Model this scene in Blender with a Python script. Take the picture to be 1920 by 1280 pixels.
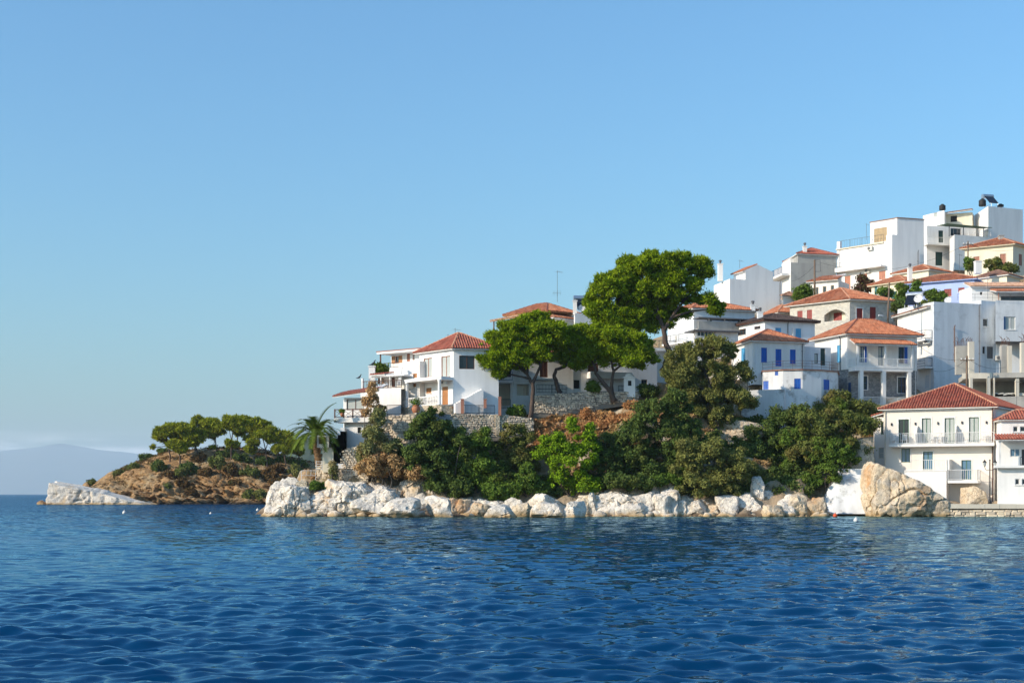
import bpy, bmesh, math, random
import numpy as np
from mathutils import Vector, Matrix

for o in list(bpy.data.objects): bpy.data.objects.remove(o)
R = math.radians
SC = bpy.context.scene
COL = SC.collection

# ---------------------------------------------------------------- camera, sky, sun, exposure
CAMZ, FPX, HORY = 2.0, 1920 * 50 / 36, 926.0
cam_d = bpy.data.cameras.new('camera'); cam = bpy.data.objects.new('camera', cam_d); COL.objects.link(cam)
cam.location = (0, 0, CAMZ); cam.rotation_euler = (R(90), 0, 0)
cam_d.lens = 50; cam_d.sensor_width = 36; cam_d.shift_y = (HORY - 640) / 1920
cam_d.clip_start = 0.5; cam_d.clip_end = 90000
SC.camera = cam

SUN_A, SUN_E = 26.0, 25.0     # degrees: from the left, a little behind the camera; elevation
sdir = Vector((-math.cos(R(SUN_A)) * math.cos(R(SUN_E)), -math.sin(R(SUN_A)) * math.cos(R(SUN_E)), math.sin(R(SUN_E))))
sun_d = bpy.data.lights.new('sun', 'SUN'); sun = bpy.data.objects.new('sun', sun_d); COL.objects.link(sun)
sun_d.energy = 3.4; sun_d.angle = R(0.53); sun_d.color = (1.0, 0.86, 0.68)
sun.rotation_euler = (-sdir).to_track_quat('-Z', 'Y').to_euler()

W = bpy.data.worlds.new('World'); SC.world = W; W.use_nodes = True
nt = W.node_tree; nt.nodes.clear()
sky = nt.nodes.new('ShaderNodeTexSky'); sky.sky_type = 'NISHITA'; sky.sun_disc = False
sky.sun_elevation = R(SUN_E); sky.sun_rotation = math.atan2(sdir.x, sdir.y)
sky.air_density = 1.5; sky.dust_density = 1.6; sky.ozone_density = 9.2; sky.altitude = 0
bg = nt.nodes.new('ShaderNodeBackground'); bg.inputs['Strength'].default_value = 0.15
wo = nt.nodes.new('ShaderNodeOutputWorld')
# a low bank of fair-weather cloud far out over the sea, all round the horizon
tc = nt.nodes.new('ShaderNodeTexCoord')
mp = nt.nodes.new('ShaderNodeMapping'); mp.inputs['Scale'].default_value = (9, 9, 62)
no = nt.nodes.new('ShaderNodeTexNoise'); no.inputs['Scale'].default_value = 1.6; no.inputs['Detail'].default_value = 5; no.inputs['Roughness'].default_value = .55
sx = nt.nodes.new('ShaderNodeSeparateXYZ')
mr = nt.nodes.new('ShaderNodeMapRange'); mr.inputs['From Min'].default_value = .043; mr.inputs['From Max'].default_value = .030
cr = nt.nodes.new('ShaderNodeMapRange'); cr.inputs['From Min'].default_value = .44; cr.inputs['From Max'].default_value = .66; cr.inputs['To Max'].default_value = .8
mu = nt.nodes.new('ShaderNodeMath'); mu.operation = 'MULTIPLY'
mx = nt.nodes.new('ShaderNodeMix'); mx.data_type = 'RGBA'; mx.inputs['B'].default_value = (5.8, 5.8, 5.8, 1)
nt.links.new(tc.outputs['Generated'], mp.inputs['Vector']); nt.links.new(mp.outputs[0], no.inputs['Vector'])
nt.links.new(tc.outputs['Generated'], sx.inputs[0]); nt.links.new(sx.outputs['Z'], mr.inputs['Value'])
nt.links.new(no.outputs['Fac'], cr.inputs['Value']); nt.links.new(mr.outputs[0], mu.inputs[0]); nt.links.new(cr.outputs[0], mu.inputs[1])
ti = nt.nodes.new('ShaderNodeMix'); ti.data_type = 'RGBA'; ti.blend_type = 'MULTIPLY'; ti.inputs['Factor'].default_value = 1; ti.inputs['B'].default_value = (.935, 1.05, 1.0, 1); nt.links.new(sky.outputs[0], ti.inputs['A'])
nt.links.new(mu.outputs[0], mx.inputs['Factor']); nt.links.new(ti.outputs['Result'], mx.inputs['A'])
nt.links.new(mx.outputs['Result'], bg.inputs['Color']); nt.links.new(bg.outputs[0], wo.inputs['Surface'])

vs = SC.view_settings; vs.view_transform = 'Standard'; vs.look = 'None'; vs.gamma = 1; vs.use_curve_mapping = False; vs.exposure = 0.48
cy = SC.cycles; cy.max_bounces = 6; cy.diffuse_bounces = 3; cy.glossy_bounces = 3; cy.transmission_bounces = 3; cy.volume_bounces = 1
cy.use_denoising = True; cy.caustics_reflective = False; cy.caustics_refractive = False

# ---------------------------------------------------------------- helpers
def PX(px, Y): return (px - 960) / FPX * Y
def PZ(py, Y): return CAMZ + (HORY - py) / FPX * Y
def P(px, py, Y): return (PX(px, Y), Y, PZ(py, Y))
def pt(px, Y): return (PX(px, Y), Y)
REG = dict(A=(1560, 340, .1875), B=(1300, 440, .1875), C=(1560, 540, .1875), D=(1320, 580, .1875), E=(1560, 720, 360 / 1772), F=(1200, 760, .21875),
           L=(600, 560, .1875), M=(880, 480, .1875), N=(1060, 460, .1875), O=(880, 640, .1875), Q=(480, 760, .21875), S=(0, 760, .21875), T=(260, 740, .1875), U=(800, 780, 460 / 1920))
def q(r, *v):
    x0, y0, s = REG[r]
    return [(x0 if i % 2 == 0 else y0) + t * s for i, t in enumerate(v)]
def hashn(ix, iy, iz, seed):
    h = (ix * 374761393 + iy * 668265263 + iz * 2147483647 + seed * 974634777) & 0xFFFFFFFF
    h = ((h ^ (h >> 13)) * 1274126177) & 0xFFFFFFFF
    h = ((h ^ (h >> 16)) * 2246822519) & 0xFFFFFFFF
    return ((h ^ (h >> 15)) & 0xFFFFFF) / float(0xFFFFFF) * 2 - 1
def vnoise(p, seed=0):
    p = np.asarray(p, float); i = np.floor(p).astype(np.int64); f = p - i; f = f * f * (3 - 2 * f)
    r = 0
    for dx in (0, 1):
        for dy in (0, 1):
            for dz in (0, 1):
                w = (f[:, 0] if dx else 1 - f[:, 0]) * (f[:, 1] if dy else 1 - f[:, 1]) * (f[:, 2] if dz else 1 - f[:, 2])
                r = r + w * hashn(i[:, 0] + dx, i[:, 1] + dy, i[:, 2] + dz, seed)
    return r
def fbm(p, octv=4, seed=0, gain=.5, ridged=False):
    p = np.asarray(p, float); r = 0; a = 1
    for k in range(octv):
        n = vnoise(p * 2 ** k + 17.3 * k, seed + k)
        r = r + a * ((1 - 2 * abs(n)) if ridged else n); a *= gain
    return r

# ---------------------------------------------------------------- materials
MATS = {}
def ramp_mix(n, l, fac, c1, c2, lo=.35, hi=.65):
    m = n.new('ShaderNodeMapRange'); m.inputs['From Min'].default_value = lo; m.inputs['From Max'].default_value = hi
    l.new(fac, m.inputs['Value'])
    x = n.new('ShaderNodeMix'); x.data_type = 'RGBA'
    for k, c in (('A', c1), ('B', c2)):
        if isinstance(c, tuple): x.inputs[k].default_value = (*c[:3], 1)
        else: l.new(c, x.inputs[k])
    l.new(m.outputs[0], x.inputs['Factor'])
    return x.outputs['Result']
def noise_fac(n, l, scale, detail=4, stretch=(1, 1, 1), rough=.55):
    g = n.new('ShaderNodeNewGeometry'); m = n.new('ShaderNodeMapping'); m.inputs['Scale'].default_value = stretch
    l.new(g.outputs['Position'], m.inputs['Vector'])
    t = n.new('ShaderNodeTexNoise'); t.inputs['Scale'].default_value = scale; t.inputs['Detail'].default_value = detail; t.inputs['Roughness'].default_value = rough
    l.new(m.outputs[0], t.inputs['Vector'])
    return t.outputs['Fac']
def base(name):
    m = bpy.data.materials.new(name); m.use_nodes = True
    n = m.node_tree.nodes; l = m.node_tree.links
    b = n['Principled BSDF']; MATS[name] = m
    return m, n, l, b
def bump(n, l, b, fac, strength, dist):
    u = n.new('ShaderNodeBump'); u.inputs['Strength'].default_value = strength; u.inputs['Distance'].default_value = dist
    l.new(fac, u.inputs['Height']); l.new(u.outputs[0], b.inputs['Normal'])
def pmat(name, c1, c2=None, scale=1.5, rough=.8, bmp=0, bscale=6, bdist=.05, stretch=(1, 1, 1), c3=None, s3=.4, metal=0, lo=.35, hi=.65, lo3=.55, hi3=.7):
    m, n, l, b = base(name)
    b.inputs['Roughness'].default_value = rough; b.inputs['Metallic'].default_value = metal
    c2 = c2 or tuple(x * .82 for x in c1)
    c = ramp_mix(n, l, noise_fac(n, l, scale, 5, stretch), c1, c2, lo, hi)
    if c3: c = ramp_mix(n, l, noise_fac(n, l, s3, 6, (1, 1, 1), .65), c, c3, lo3, hi3)
    l.new(c, b.inputs['Base Color'])
    if bmp: bump(n, l, b, noise_fac(n, l, bscale, 5), bmp, bdist)
    return m
def stucco(name, c, stain=.82, sc3=None, amount=(.5, .8)):
    d = tuple(x * stain for x in c)
    return pmat(name, c, d, scale=.9, rough=.9, bmp=.25, bscale=9, bdist=.02, stretch=(1.6, 1.6, .22), c3=sc3, s3=.8, lo=.42, hi=.85, lo3=amount[0], hi3=amount[1])
stucco('white_wall', (.82, .79, .75), .80, (.60, .58, .55), (.60, .82))
stucco('bright_white_wall', (.86, .84, .81), .84, (.66, .65, .63), (.62, .84))
stucco('cool_white_wall', (.76, .77, .78), .80, (.55, .55, .55), (.58, .82))
stucco('weathered_shaded_wall', (.66, .69, .72), .72, (.42, .44, .45), (.56, .78))  # weather streaks, with the cool grey of shade put into the base colour
stucco('whitewash', (.74, .75, .75), .72, (.33, .32, .30), (.53, .68))
stucco('cream_wall', (.78, .70, .54), .88)
stucco('beige_wall', (.80, .73, .65), .93)
stucco('lavender_wall', (.42, .52, .84), .88)
stucco('grey_render', (.40, .39, .36), .72, (.25, .25, .24), (.5, .75))
stucco('concrete', (.42, .40, .36), .7, (.22, .21, .2), (.5, .75))
stucco('concrete_light', (.60, .55, .46), .8)
pmat('shade_void', (.03, .028, .026), rough=.95)  # near-black colour standing for the shade inside openings
def stonemat(name, c1, c2, mortar, scale, bs=.8):
    m, n, l, b = base(name); b.inputs['Roughness'].default_value = .92
    g = n.new('ShaderNodeNewGeometry'); mp_ = n.new('ShaderNodeMapping'); mp_.inputs['Scale'].default_value = (1, 1, 1.7); l.new(g.outputs['Position'], mp_.inputs[0])
    v = n.new('ShaderNodeTexVoronoi'); v.inputs['Scale'].default_value = scale; l.new(mp_.outputs[0], v.inputs['Vector'])
    v2 = n.new('ShaderNodeTexVoronoi'); v2.feature = 'DISTANCE_TO_EDGE'; v2.inputs['Scale'].default_value = scale; l.new(mp_.outputs[0], v2.inputs['Vector'])
    s = n.new('ShaderNodeSeparateColor'); l.new(v.outputs['Color'], s.inputs[0])
    c = ramp_mix(n, l, s.outputs[0], c1, c2, 0, 1)
    c = ramp_mix(n, l, v2.outputs['Distance'], mortar, c, .02, .09)
    l.new(c, b.inputs['Base Color'])
    mm = n.new('ShaderNodeMapRange'); mm.inputs['From Max'].default_value = .15; l.new(v2.outputs['Distance'], mm.inputs['Value'])
    bump(n, l, b, mm.outputs[0], bs, .06)
    return m
stonemat('grey_stonework', (.20, .20, .21), (.42, .40, .38), (.30, .30, .30), 3.6)
stonemat('pale_stonework', (.44, .41, .36), (.62, .57, .48), (.55, .53, .48), 2.6, .5)
stonemat('warm_stonework', (.50, .40, .27), (.70, .60, .45), (.45, .38, .28), 3.0)
def rubblemat():
    m, n, l, b = base('rubble_stone'); b.inputs['Roughness'].default_value = .95; g = n.new('ShaderNodeNewGeometry')
    c = ramp_mix(n, l, g.outputs['Random Per Island'], (.74, .62, .46), (.42, .35, .28), .1, 1); c = ramp_mix(n, l, noise_fac(n, l, 3, 5), c, (.55, .45, .33), .5, .75); l.new(c, b.inputs['Base Color']); bump(n, l, b, noise_fac(n, l, 7, 5), .5, .05)
rubblemat()
pmat('rubble_mortar', (.27, .23, .18), (.18, .16, .13), scale=2)
def tilemat(name, c1, c2, c3):
    m, n, l, b = base(name); b.inputs['Roughness'].default_value = .85; g = n.new('ShaderNodeNewGeometry')
    c = ramp_mix(n, l, g.outputs['Random Per Island'], tuple(x * 1.12 for x in c1), tuple(x * .86 for x in c2), 0, 1)
    c = ramp_mix(n, l, noise_fac(n, l, 1.1, 6, (1, 1, 1), .65), c, c3, .48, .72); c = ramp_mix(n, l, noise_fac(n, l, .6, 6), c, tuple(x * .6 for x in c2), .58, .78)
    l.new(c, b.inputs['Base Color']); return m
tilemat('orange_tile', (.50, .18, .085), (.38, .125, .06), (.56, .27, .155))
tilemat('red_tile', (.42, .115, .07), (.31, .085, .055), (.42, .17, .11))
tilemat('hotel_tile', (.40, .105, .060), (.29, .07, .04), (.44, .17, .10))
tilemat('old_tile', (.34, .16, .10), (.22, .11, .075), (.40, .26, .18))
tilemat('dark_tile', (.075, .045, .038), (.05, .034, .03), (.10, .07, .06))
tilemat('pale_tile', (.58, .36, .24), (.46, .26, .17), (.62, .45, .33))
pmat('ridge_mortar', (.62, .33, .20), (.50, .22, .12), scale=4)
pmat('dark_ridge', (.26, .08, .05), (.18, .06, .04), scale=4)
for nm, c in dict(blue_paint=(.012, .12, .52), light_blue_paint=(.10, .40, .68), navy_paint=(.015, .075, .20), green_paint=(.055, .15, .085), red_paint=(.30, .035, .025),
                  brown_paint=(.36, .135, .075), wood_paint=(.44, .19, .065), dark_wood=(.11, .04, .022), tan_shutter=(.50, .36, .20), salmon_paint=(.50, .20, .12),
                  white_paint=(.82, .80, .77), cream_paint=(.74, .66, .52), teal_paint=(.06, .22, .24), dark_green=(.012, .05, .045), black_iron=(.02, .02, .022), grey_iron=(.14, .14, .15),
                  rust_iron=(.16, .07, .04), terracotta=(.44, .17, .08), plastic_black=(.012, .012, .013), awning_green=(.06, .13, .07), orange_buoy=(.75, .10, .03), white_buoy=(.8, .78, .72),
                  bird_black=(.012, .014, .02), pole_wood=(.17, .11, .07), brick_red=(.38, .16, .10), ac_white=(.72, .70, .64)).items():
    pmat(nm, c, tuple(x * .78 for x in c), scale=5, rough=.55 if 'paint' in nm else .7, stretch=(1, 1, .3))
pmat('galvanised', (.62, .63, .65), (.5, .51, .53), scale=3, rough=.35, metal=.9)
def glassmat(name, c, r=.06):
    m, n, l, b = base(name); b.inputs['Base Color'].default_value = (*c, 1); b.inputs['Roughness'].default_value = r; b.inputs['IOR'].default_value = 1.5
glassmat('window_glass', (.025, .035, .045)); glassmat('curtain_glass', (.42, .44, .42), .12); glassmat('blue_glass', (.10, .20, .30), .06); glassmat('solar_glass', (.012, .014, .02), .12)
def leafmat(name, c1, c2, c3=None, trans=.35):
    m, n, l, b = base(name)
    g = n.new('ShaderNodeNewGeometry')
    c = ramp_mix(n, l, g.outputs['Random Per Island'], c1, c2, 0, 1)
    if c3: c = ramp_mix(n, l, noise_fac(n, l, .55, 3), c, c3, .5, .72)
    n.remove(b)
    d = n.new('ShaderNodeBsdfDiffuse'); t = n.new('ShaderNodeBsdfTranslucent'); x = n.new('ShaderNodeMixShader'); x.inputs[0].default_value = trans
    l.new(c, d.inputs[0]); l.new(c, t.inputs[0]); l.new(d.outputs[0], x.inputs[1]); l.new(t.outputs[0], x.inputs[2])
    l.new(x.outputs[0], n['Material Output'].inputs[0])
leafmat('pine_needles', (.155, .245, .010), (.29, .37, .018), (.22, .28, .014), .2)
leafmat('young_pine_needles', (.14, .25, .012), (.24, .36, .022), None, .2)
leafmat('far_pine_needles', (.20, .245, .020), (.37, .38, .03), (.24, .235, .03), .2)
leafmat('olive_leaves', (.15, .165, .045), (.26, .265, .075), (.21, .195, .06), .2)
leafmat('dark_leaves', (.062, .105, .026), (.135, .185, .046), (.13, .145, .038), .2)
leafmat('mid_leaves', (.08, .14, .022), (.15, .23, .04), (.15, .16, .035), .2)
leafmat('shrub_leaves', (.10, .13, .033), (.19, .215, .055), (.20, .165, .055), .2)
leafmat('rust_leaves', (.13, .075, .03), (.20, .12, .05), (.09, .085, .03), .2)
leafmat('dry_grass', (.40, .25, .11), (.58, .39, .19), (.46, .23, .11), .2)
leafmat('bracken', (.42, .20, .085), (.60, .34, .15), (.56, .37, .16), .2)
leafmat('reed_leaves', (.20, .215, .075), (.32, .32, .13), (.38, .29, .15), .2)
leafmat('palm_leaves', (.08, .13, .02), (.15, .20, .035), None, .2)
leafmat('flower_leaves', (.13, .05, .05), (.10, .10, .03), (.20, .06, .07), .2)
pmat('pine_bark', (.115, .075, .055), (.06, .045, .038), scale=4, rough=.95, bmp=.8, bscale=9, bdist=.06, stretch=(1, 1, .4))
pmat('grey_bark', (.13, .11, .09), (.07, .06, .05), scale=4, rough=.95, bmp=.6, bscale=9)
pmat('palm_bark', (.26, .155, .075), (.16, .09, .045), scale=6, rough=.95, bmp=.8, bscale=12)
def rockmat(name, pale, grey, ochre, crack, tide=True, vs_=.6):
    m, n, l, b = base(name); b.inputs['Roughness'].default_value = .9
    c = ramp_mix(n, l, noise_fac(n, l, .7, 7, (1, 1, 1), .62), pale, grey, .48, .70)
    c = ramp_mix(n, l, noise_fac(n, l, .38, 6, (1, 1, .8), .6), c, ochre, .56, .70)
    cf = noise_fac(n, l, 1.5, 8, (1, 1, .55), .7)
    a = n.new('ShaderNodeMath'); a.operation = 'SUBTRACT'; a.inputs[1].default_value = .5; l.new(cf, a.inputs[0])
    ab = n.new('ShaderNodeMath'); ab.operation = 'ABSOLUTE'; l.new(a.outputs[0], ab.inputs[0])
    c = ramp_mix(n, l, ab.outputs[0], crack, c, .0, .018)
    if tide:
        g = n.new('ShaderNodeNewGeometry'); s = n.new('ShaderNodeSeparateXYZ'); l.new(g.outputs['Position'], s.inputs[0])
        nz = noise_fac(n, l, 1.3, 4)
        mm = n.new('ShaderNodeMath'); mm.operation = 'MULTIPLY_ADD'; mm.inputs[1].default_value = -.9; l.new(nz, mm.inputs[0]); l.new(s.outputs['Z'], mm.inputs[2])
        c = ramp_mix(n, l, mm.outputs[0], (.44, .30, .15), c, -.35, .05)
        c = ramp_mix(n, l, mm.outputs[0], (.07, .05, .03), c, -.62, -.36)
    l.new(c, b.inputs['Base Color'])
    bump(n, l, b, noise_fac(n, l, 2.2, 8, (1, 1, 1.2), .65), .75, .22)
rockmat('white_rock', (.76, .68, .575), (.52, .48, .43), (.66, .48, .29), (.20, .15, .11))
rockmat('ochre_rock', (.66, .53, .37), (.50, .44, .37), (.55, .30, .13), (.20, .12, .07))
rockmat('bluff_rock', (.34, .20, .10), (.22, .135, .075), (.40, .26, .13), (.10, .06, .035))

# ---------------------------------------------------------------- mesh building
ORG = {}
def thing(name, label, cat, loc, group=None):
    o = bpy.data.objects.new(name, None); COL.objects.link(o); o.location = loc; o.empty_display_size = .3
    o['label'] = label; o['category'] = cat
    if group: o['group'] = group
    ORG[o.name] = Vector(loc)
    return o
def tag(o, label, cat, group=None):
    o['label'] = label; o['category'] = cat
    if group: o['group'] = group
    return o
def mesh_np(name, V, Fq, mat, parent=None, smooth=False, loc=None):
    V = np.asarray(V, float); me = bpy.data.meshes.new(name)
    o = Vector((0, 0, 0))
    if parent is not None: o = ORG[parent.name]
    elif loc is not None: o = Vector(loc)
    V = V - np.array(o)
    Fq = np.asarray(Fq, np.int32); k = Fq.shape[1]; nf = len(Fq)
    me.vertices.add(len(V)); me.vertices.foreach_set('co', V.ravel())
    me.loops.add(nf * k); me.loops.foreach_set('vertex_index', Fq.ravel())
    me.polygons.add(nf); me.polygons.foreach_set('loop_start', np.arange(0, nf * k, k, dtype=np.int32))
    me.update(calc_edges=True)
    me.materials.append(MATS[mat])
    if smooth: me.polygons.foreach_set('use_smooth', np.ones(nf, bool))
    ob = bpy.data.objects.new(name, me); COL.objects.link(ob)
    ORG[ob.name] = o
    if parent is not None: ob.parent = parent
    else: ob.location = o
    return ob
class MB:
    def __init__(s): s.v = []; s.f = []
    def add(s, vs_, fs):
        b = len(s.v); s.v += [tuple(x) for x in vs_]; s.f += [tuple(b + i for i in f) for f in fs]; return s
    def hexa(s, p):   # 8 points: bottom 4 then top 4, counter-clockwise seen from above
        return s.add(p, [(3, 2, 1, 0), (4, 5, 6, 7), (0, 1, 5, 4), (1, 2, 6, 5), (2, 3, 7, 6), (3, 0, 4, 7)])
    def box(s, x0, x1, y0, y1, z0, z1):
        return s.hexa([(x0, y0, z0), (x1, y0, z0), (x1, y1, z0), (x0, y1, z0), (x0, y0, z1), (x1, y0, z1), (x1, y1, z1), (x0, y1, z1)])
    def fbox(s, f, a0, a1, d0, d1, z0, z1):   # in a face frame: a along the wall, d outwards
        q4 = [f.p(a0, d1), f.p(a1, d1), f.p(a1, d0), f.p(a0, d0)]
        return s.hexa([(*c, z0) for c in q4] + [(*c, z1) for c in q4])
    def prism(s, poly, z0, z1):
        n = len(poly); s.add([(x, y, z0) for x, y in poly] + [(x, y, z1) for x, y in poly],
                             [tuple(range(n - 1, -1, -1)), tuple(range(n, 2 * n))] + [(i, (i + 1) % n, n + (i + 1) % n, n + i) for i in range(n)]); return s
    def tube(s, pts, rad, n=6, cap=True):
        pts = [Vector(p) for p in pts]; rad = rad if isinstance(rad, (list, tuple)) else [rad] * len(pts); b = len(s.v); prev = None
        for i, p in enumerate(pts):
            d = (pts[min(i + 1, len(pts) - 1)] - pts[max(i - 1, 0)]).normalized()
            if prev is None: a = d.orthogonal().normalized()
            else: a = (prev - d * prev.dot(d)).normalized()
            prev = a; c = d.cross(a)
            for k in range(n):
                t = 2 * math.pi * k / n; s.v.append(tuple(p + (a * math.cos(t) + c * math.sin(t)) * rad[i]))
        for i in range(len(pts) - 1):
            for k in range(n):
                s.f.append((b + i * n + k, b + i * n + (k + 1) % n, b + (i + 1) * n + (k + 1) % n, b + (i + 1) * n + k))
        if cap: s.f.append(tuple(b + k for k in range(n - 1, -1, -1))); e = b + (len(pts) - 1) * n; s.f.append(tuple(e + k for k in range(n)))
        return s
    def lathe(s, c, prof, n=10):
        b = len(s.v)
        for r, z in prof:
            for k in range(n): t = 2 * math.pi * k / n; s.v.append((c[0] + r * math.cos(t), c[1] + r * math.sin(t), c[2] + z))
        for i in range(len(prof) - 1):
            for k in range(n): s.f.append((b + i * n + k, b + i * n + (k + 1) % n, b + (i + 1) * n + (k + 1) % n, b + (i + 1) * n + k))
        s.f.append(tuple(b + k for k in range(n - 1, -1, -1))); e = b + (len(prof) - 1) * n; s.f.append(tuple(e + k for k in range(n)))
        return s
    def build(s, name, mat, parent=None, smooth=False, loc=None):
        o = Vector((0, 0, 0))
        if parent is not None: o = ORG[parent.name]
        elif loc is not None: o = Vector(loc)
        me = bpy.data.meshes.new(name); me.from_pydata([(x - o.x, y - o.y, z - o.z) for x, y, z in s.v], [], s.f); me.update()
        me.materials.append(MATS[mat])
        if smooth: me.polygons.foreach_set('use_smooth', np.ones(len(me.polygons), bool))
        ob = bpy.data.objects.new(name, me); COL.objects.link(ob); ORG[ob.name] = o
        if parent is not None: ob.parent = parent
        else: ob.location = o
        return ob
class Face:
    def __init__(s, a, b):
        s.a = a; s.L = math.hypot(b[0] - a[0], b[1] - a[1]); s.u = ((b[0] - a[0]) / s.L, (b[1] - a[1]) / s.L); s.n = (s.u[1], -s.u[0])
    def p(s, t, d=0): return (s.a[0] + s.u[0] * t + s.n[0] * d, s.a[1] + s.u[1] * t + s.n[1] * d)
    def hit(s, px, py, d=0):      # where a picture point lies on this wall (metres along it, height)
        k = (px - 960) / FPX; ax, ay = s.p(0, d)
        t = (k * ay - ax) / (s.u[0] - k * s.u[1]); Y = ay + s.u[1] * t
        return t, PZ(py, Y)
    def rect(s, x0, y0, x1, y1, d=0):
        a, zt = s.hit(x0, y0, d); b, _ = s.hit(x1, y0, d); m, zb = s.hit((x0 + x1) / 2, y1, d); _, zt = s.hit((x0 + x1) / 2, y0, d)
        return a, b, zb, zt
# ---------------------------------------------------------------- houses
class Vol:
    """A walled block; pts run left to right along its visible walls, openings are cut through and lined."""
    def __init__(s, root, pts, z0, z1, mat, depth=None, name='wall', cap=None, back=None):
        s.root, s.pts, s.z0, s.z1, s.mat, s.name = root, pts, z0, z1, mat, name
        s.faces = [Face(pts[i], pts[i + 1]) for i in range(len(pts) - 1)]
        s.ops = [[] for _ in s.faces]
        if back: s.back = back
        elif len(pts) == 2:
            f = s.faces[0]; s.back = [f.p(f.L, -depth), f.p(0, -depth)]
        else:
            l, c, r = pts[0], pts[1], pts[-1]; c2 = pts[-2]
            s.back = [(l[0] + r[0] - c[0], l[1] + r[1] - c[1])] if len(pts) == 3 else [(r[0] + l[0] - c[0], r[1] + l[1] - c[1])]
        s.poly = list(pts) + s.back
        s.cap = cap
    def quad(s): return s.poly[:4]
    def hole(s, fi, rc, depth=.16): s.ops[fi].append((*rc, depth))
    def finish(s):
        m = MB(); z0, z1 = s.z0, s.z1
        for fi, f in enumerate(s.faces):
            ops = [(max(a, .03), min(b, f.L - .03), max(c, z0 + .02), min(d, z1 - .02), dp) for a, b, c, d, dp in s.ops[fi]]
            ops = [o for o in ops if o[1] > o[0] and o[3] > o[2]]
            ts = sorted({0, f.L, *[o[0] for o in ops], *[o[1] for o in ops]}); zs = sorted({z0, z1, *[o[2] for o in ops], *[o[3] for o in ops]})
            for i in range(len(ts) - 1):
                for j in range(len(zs) - 1):
                    tm, zm = (ts[i] + ts[i + 1]) / 2, (zs[j] + zs[j + 1]) / 2
                    if any(o[0] < tm < o[1] and o[2] < zm < o[3] for o in ops): continue
                    a, b = f.p(ts[i]), f.p(ts[i + 1])
                    m.add([(*a, zs[j]), (*b, zs[j]), (*b, zs[j + 1]), (*a, zs[j + 1])], [(0, 1, 2, 3)])
            for a, b, c, d, dp in ops:
                o4 = [(*f.p(a), c), (*f.p(b), c), (*f.p(b), d), (*f.p(a), d)]; i4 = [(*f.p(a, -dp), c), (*f.p(b, -dp), c), (*f.p(b, -dp), d), (*f.p(a, -dp), d)]
                m.add(o4 + i4, [(0, 4, 5, 1), (1, 5, 6, 2), (2, 6, 7, 3), (3, 7, 4, 0), (4, 7, 6, 5)])
        ps = [s.pts[-1]] + s.back + [s.pts[0]]
        for a, b in zip(ps, ps[1:]): m.add([(*a, z0), (*b, z0), (*b, z1), (*a, z1)], [(0, 1, 2, 3)])
        m.add([(*p, z1) for p in s.poly], [tuple(range(len(s.poly)))])
        ob = m.build(s.name, s.mat, s.root)
        if s.cap:
            h, oh, mt = s.cap; n = len(s.poly); cx = sum(p[0] for p in s.poly) / n; cyy = sum(p[1] for p in s.poly) / n
            pl = [(p[0] + (p[0] - cx) / max(.1, math.hypot(p[0] - cx, p[1] - cyy)) * oh, p[1] + (p[1] - cyy) / max(.1, math.hypot(p[0] - cx, p[1] - cyy)) * oh) for p in s.poly]
            MB().prism(pl, z1 + .004, z1 + h).build('coping', mt, s.root)
        return ob
def leafboard(root, f, a0, a1, z0, z1, d, mat, name='shutter', slats=True):
    m = MB(); t = .035; w = a1 - a0
    fr = min(.07, w * .18)
    m.fbox(f, a0, a0 + fr, d, d + t, z0, z1); m.fbox(f, a1 - fr, a1, d, d + t, z0, z1)
    for zz in (z0, (z0 + z1) / 2 - fr / 2, z1 - fr): m.fbox(f, a0 + fr, a1 - fr, d, d + t, zz, zz + fr)
    if slats:
        n = max(3, int((z1 - z0) / .12))
        for i in range(n):
            zc = z0 + (z1 - z0) * (i + .5) / n; hh = (z1 - z0) / n * .38
            m.add([(*f.p(a0 + fr, d + .004), zc + hh), (*f.p(a1 - fr, d + .004), zc + hh), (*f.p(a1 - fr, d + .026), zc - hh), (*f.p(a0 + fr, d + .026), zc - hh)], [(3, 2, 1, 0)])
        m.fbox(f, a0 + fr, a1 - fr, d - .01, d + .001, z0 + fr, z1 - fr)
    else: m.fbox(f, a0 + fr, a1 - fr, d, d + t * .5, z0 + fr, z1 - fr)
    return m.build(name, mat, root)
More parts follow.
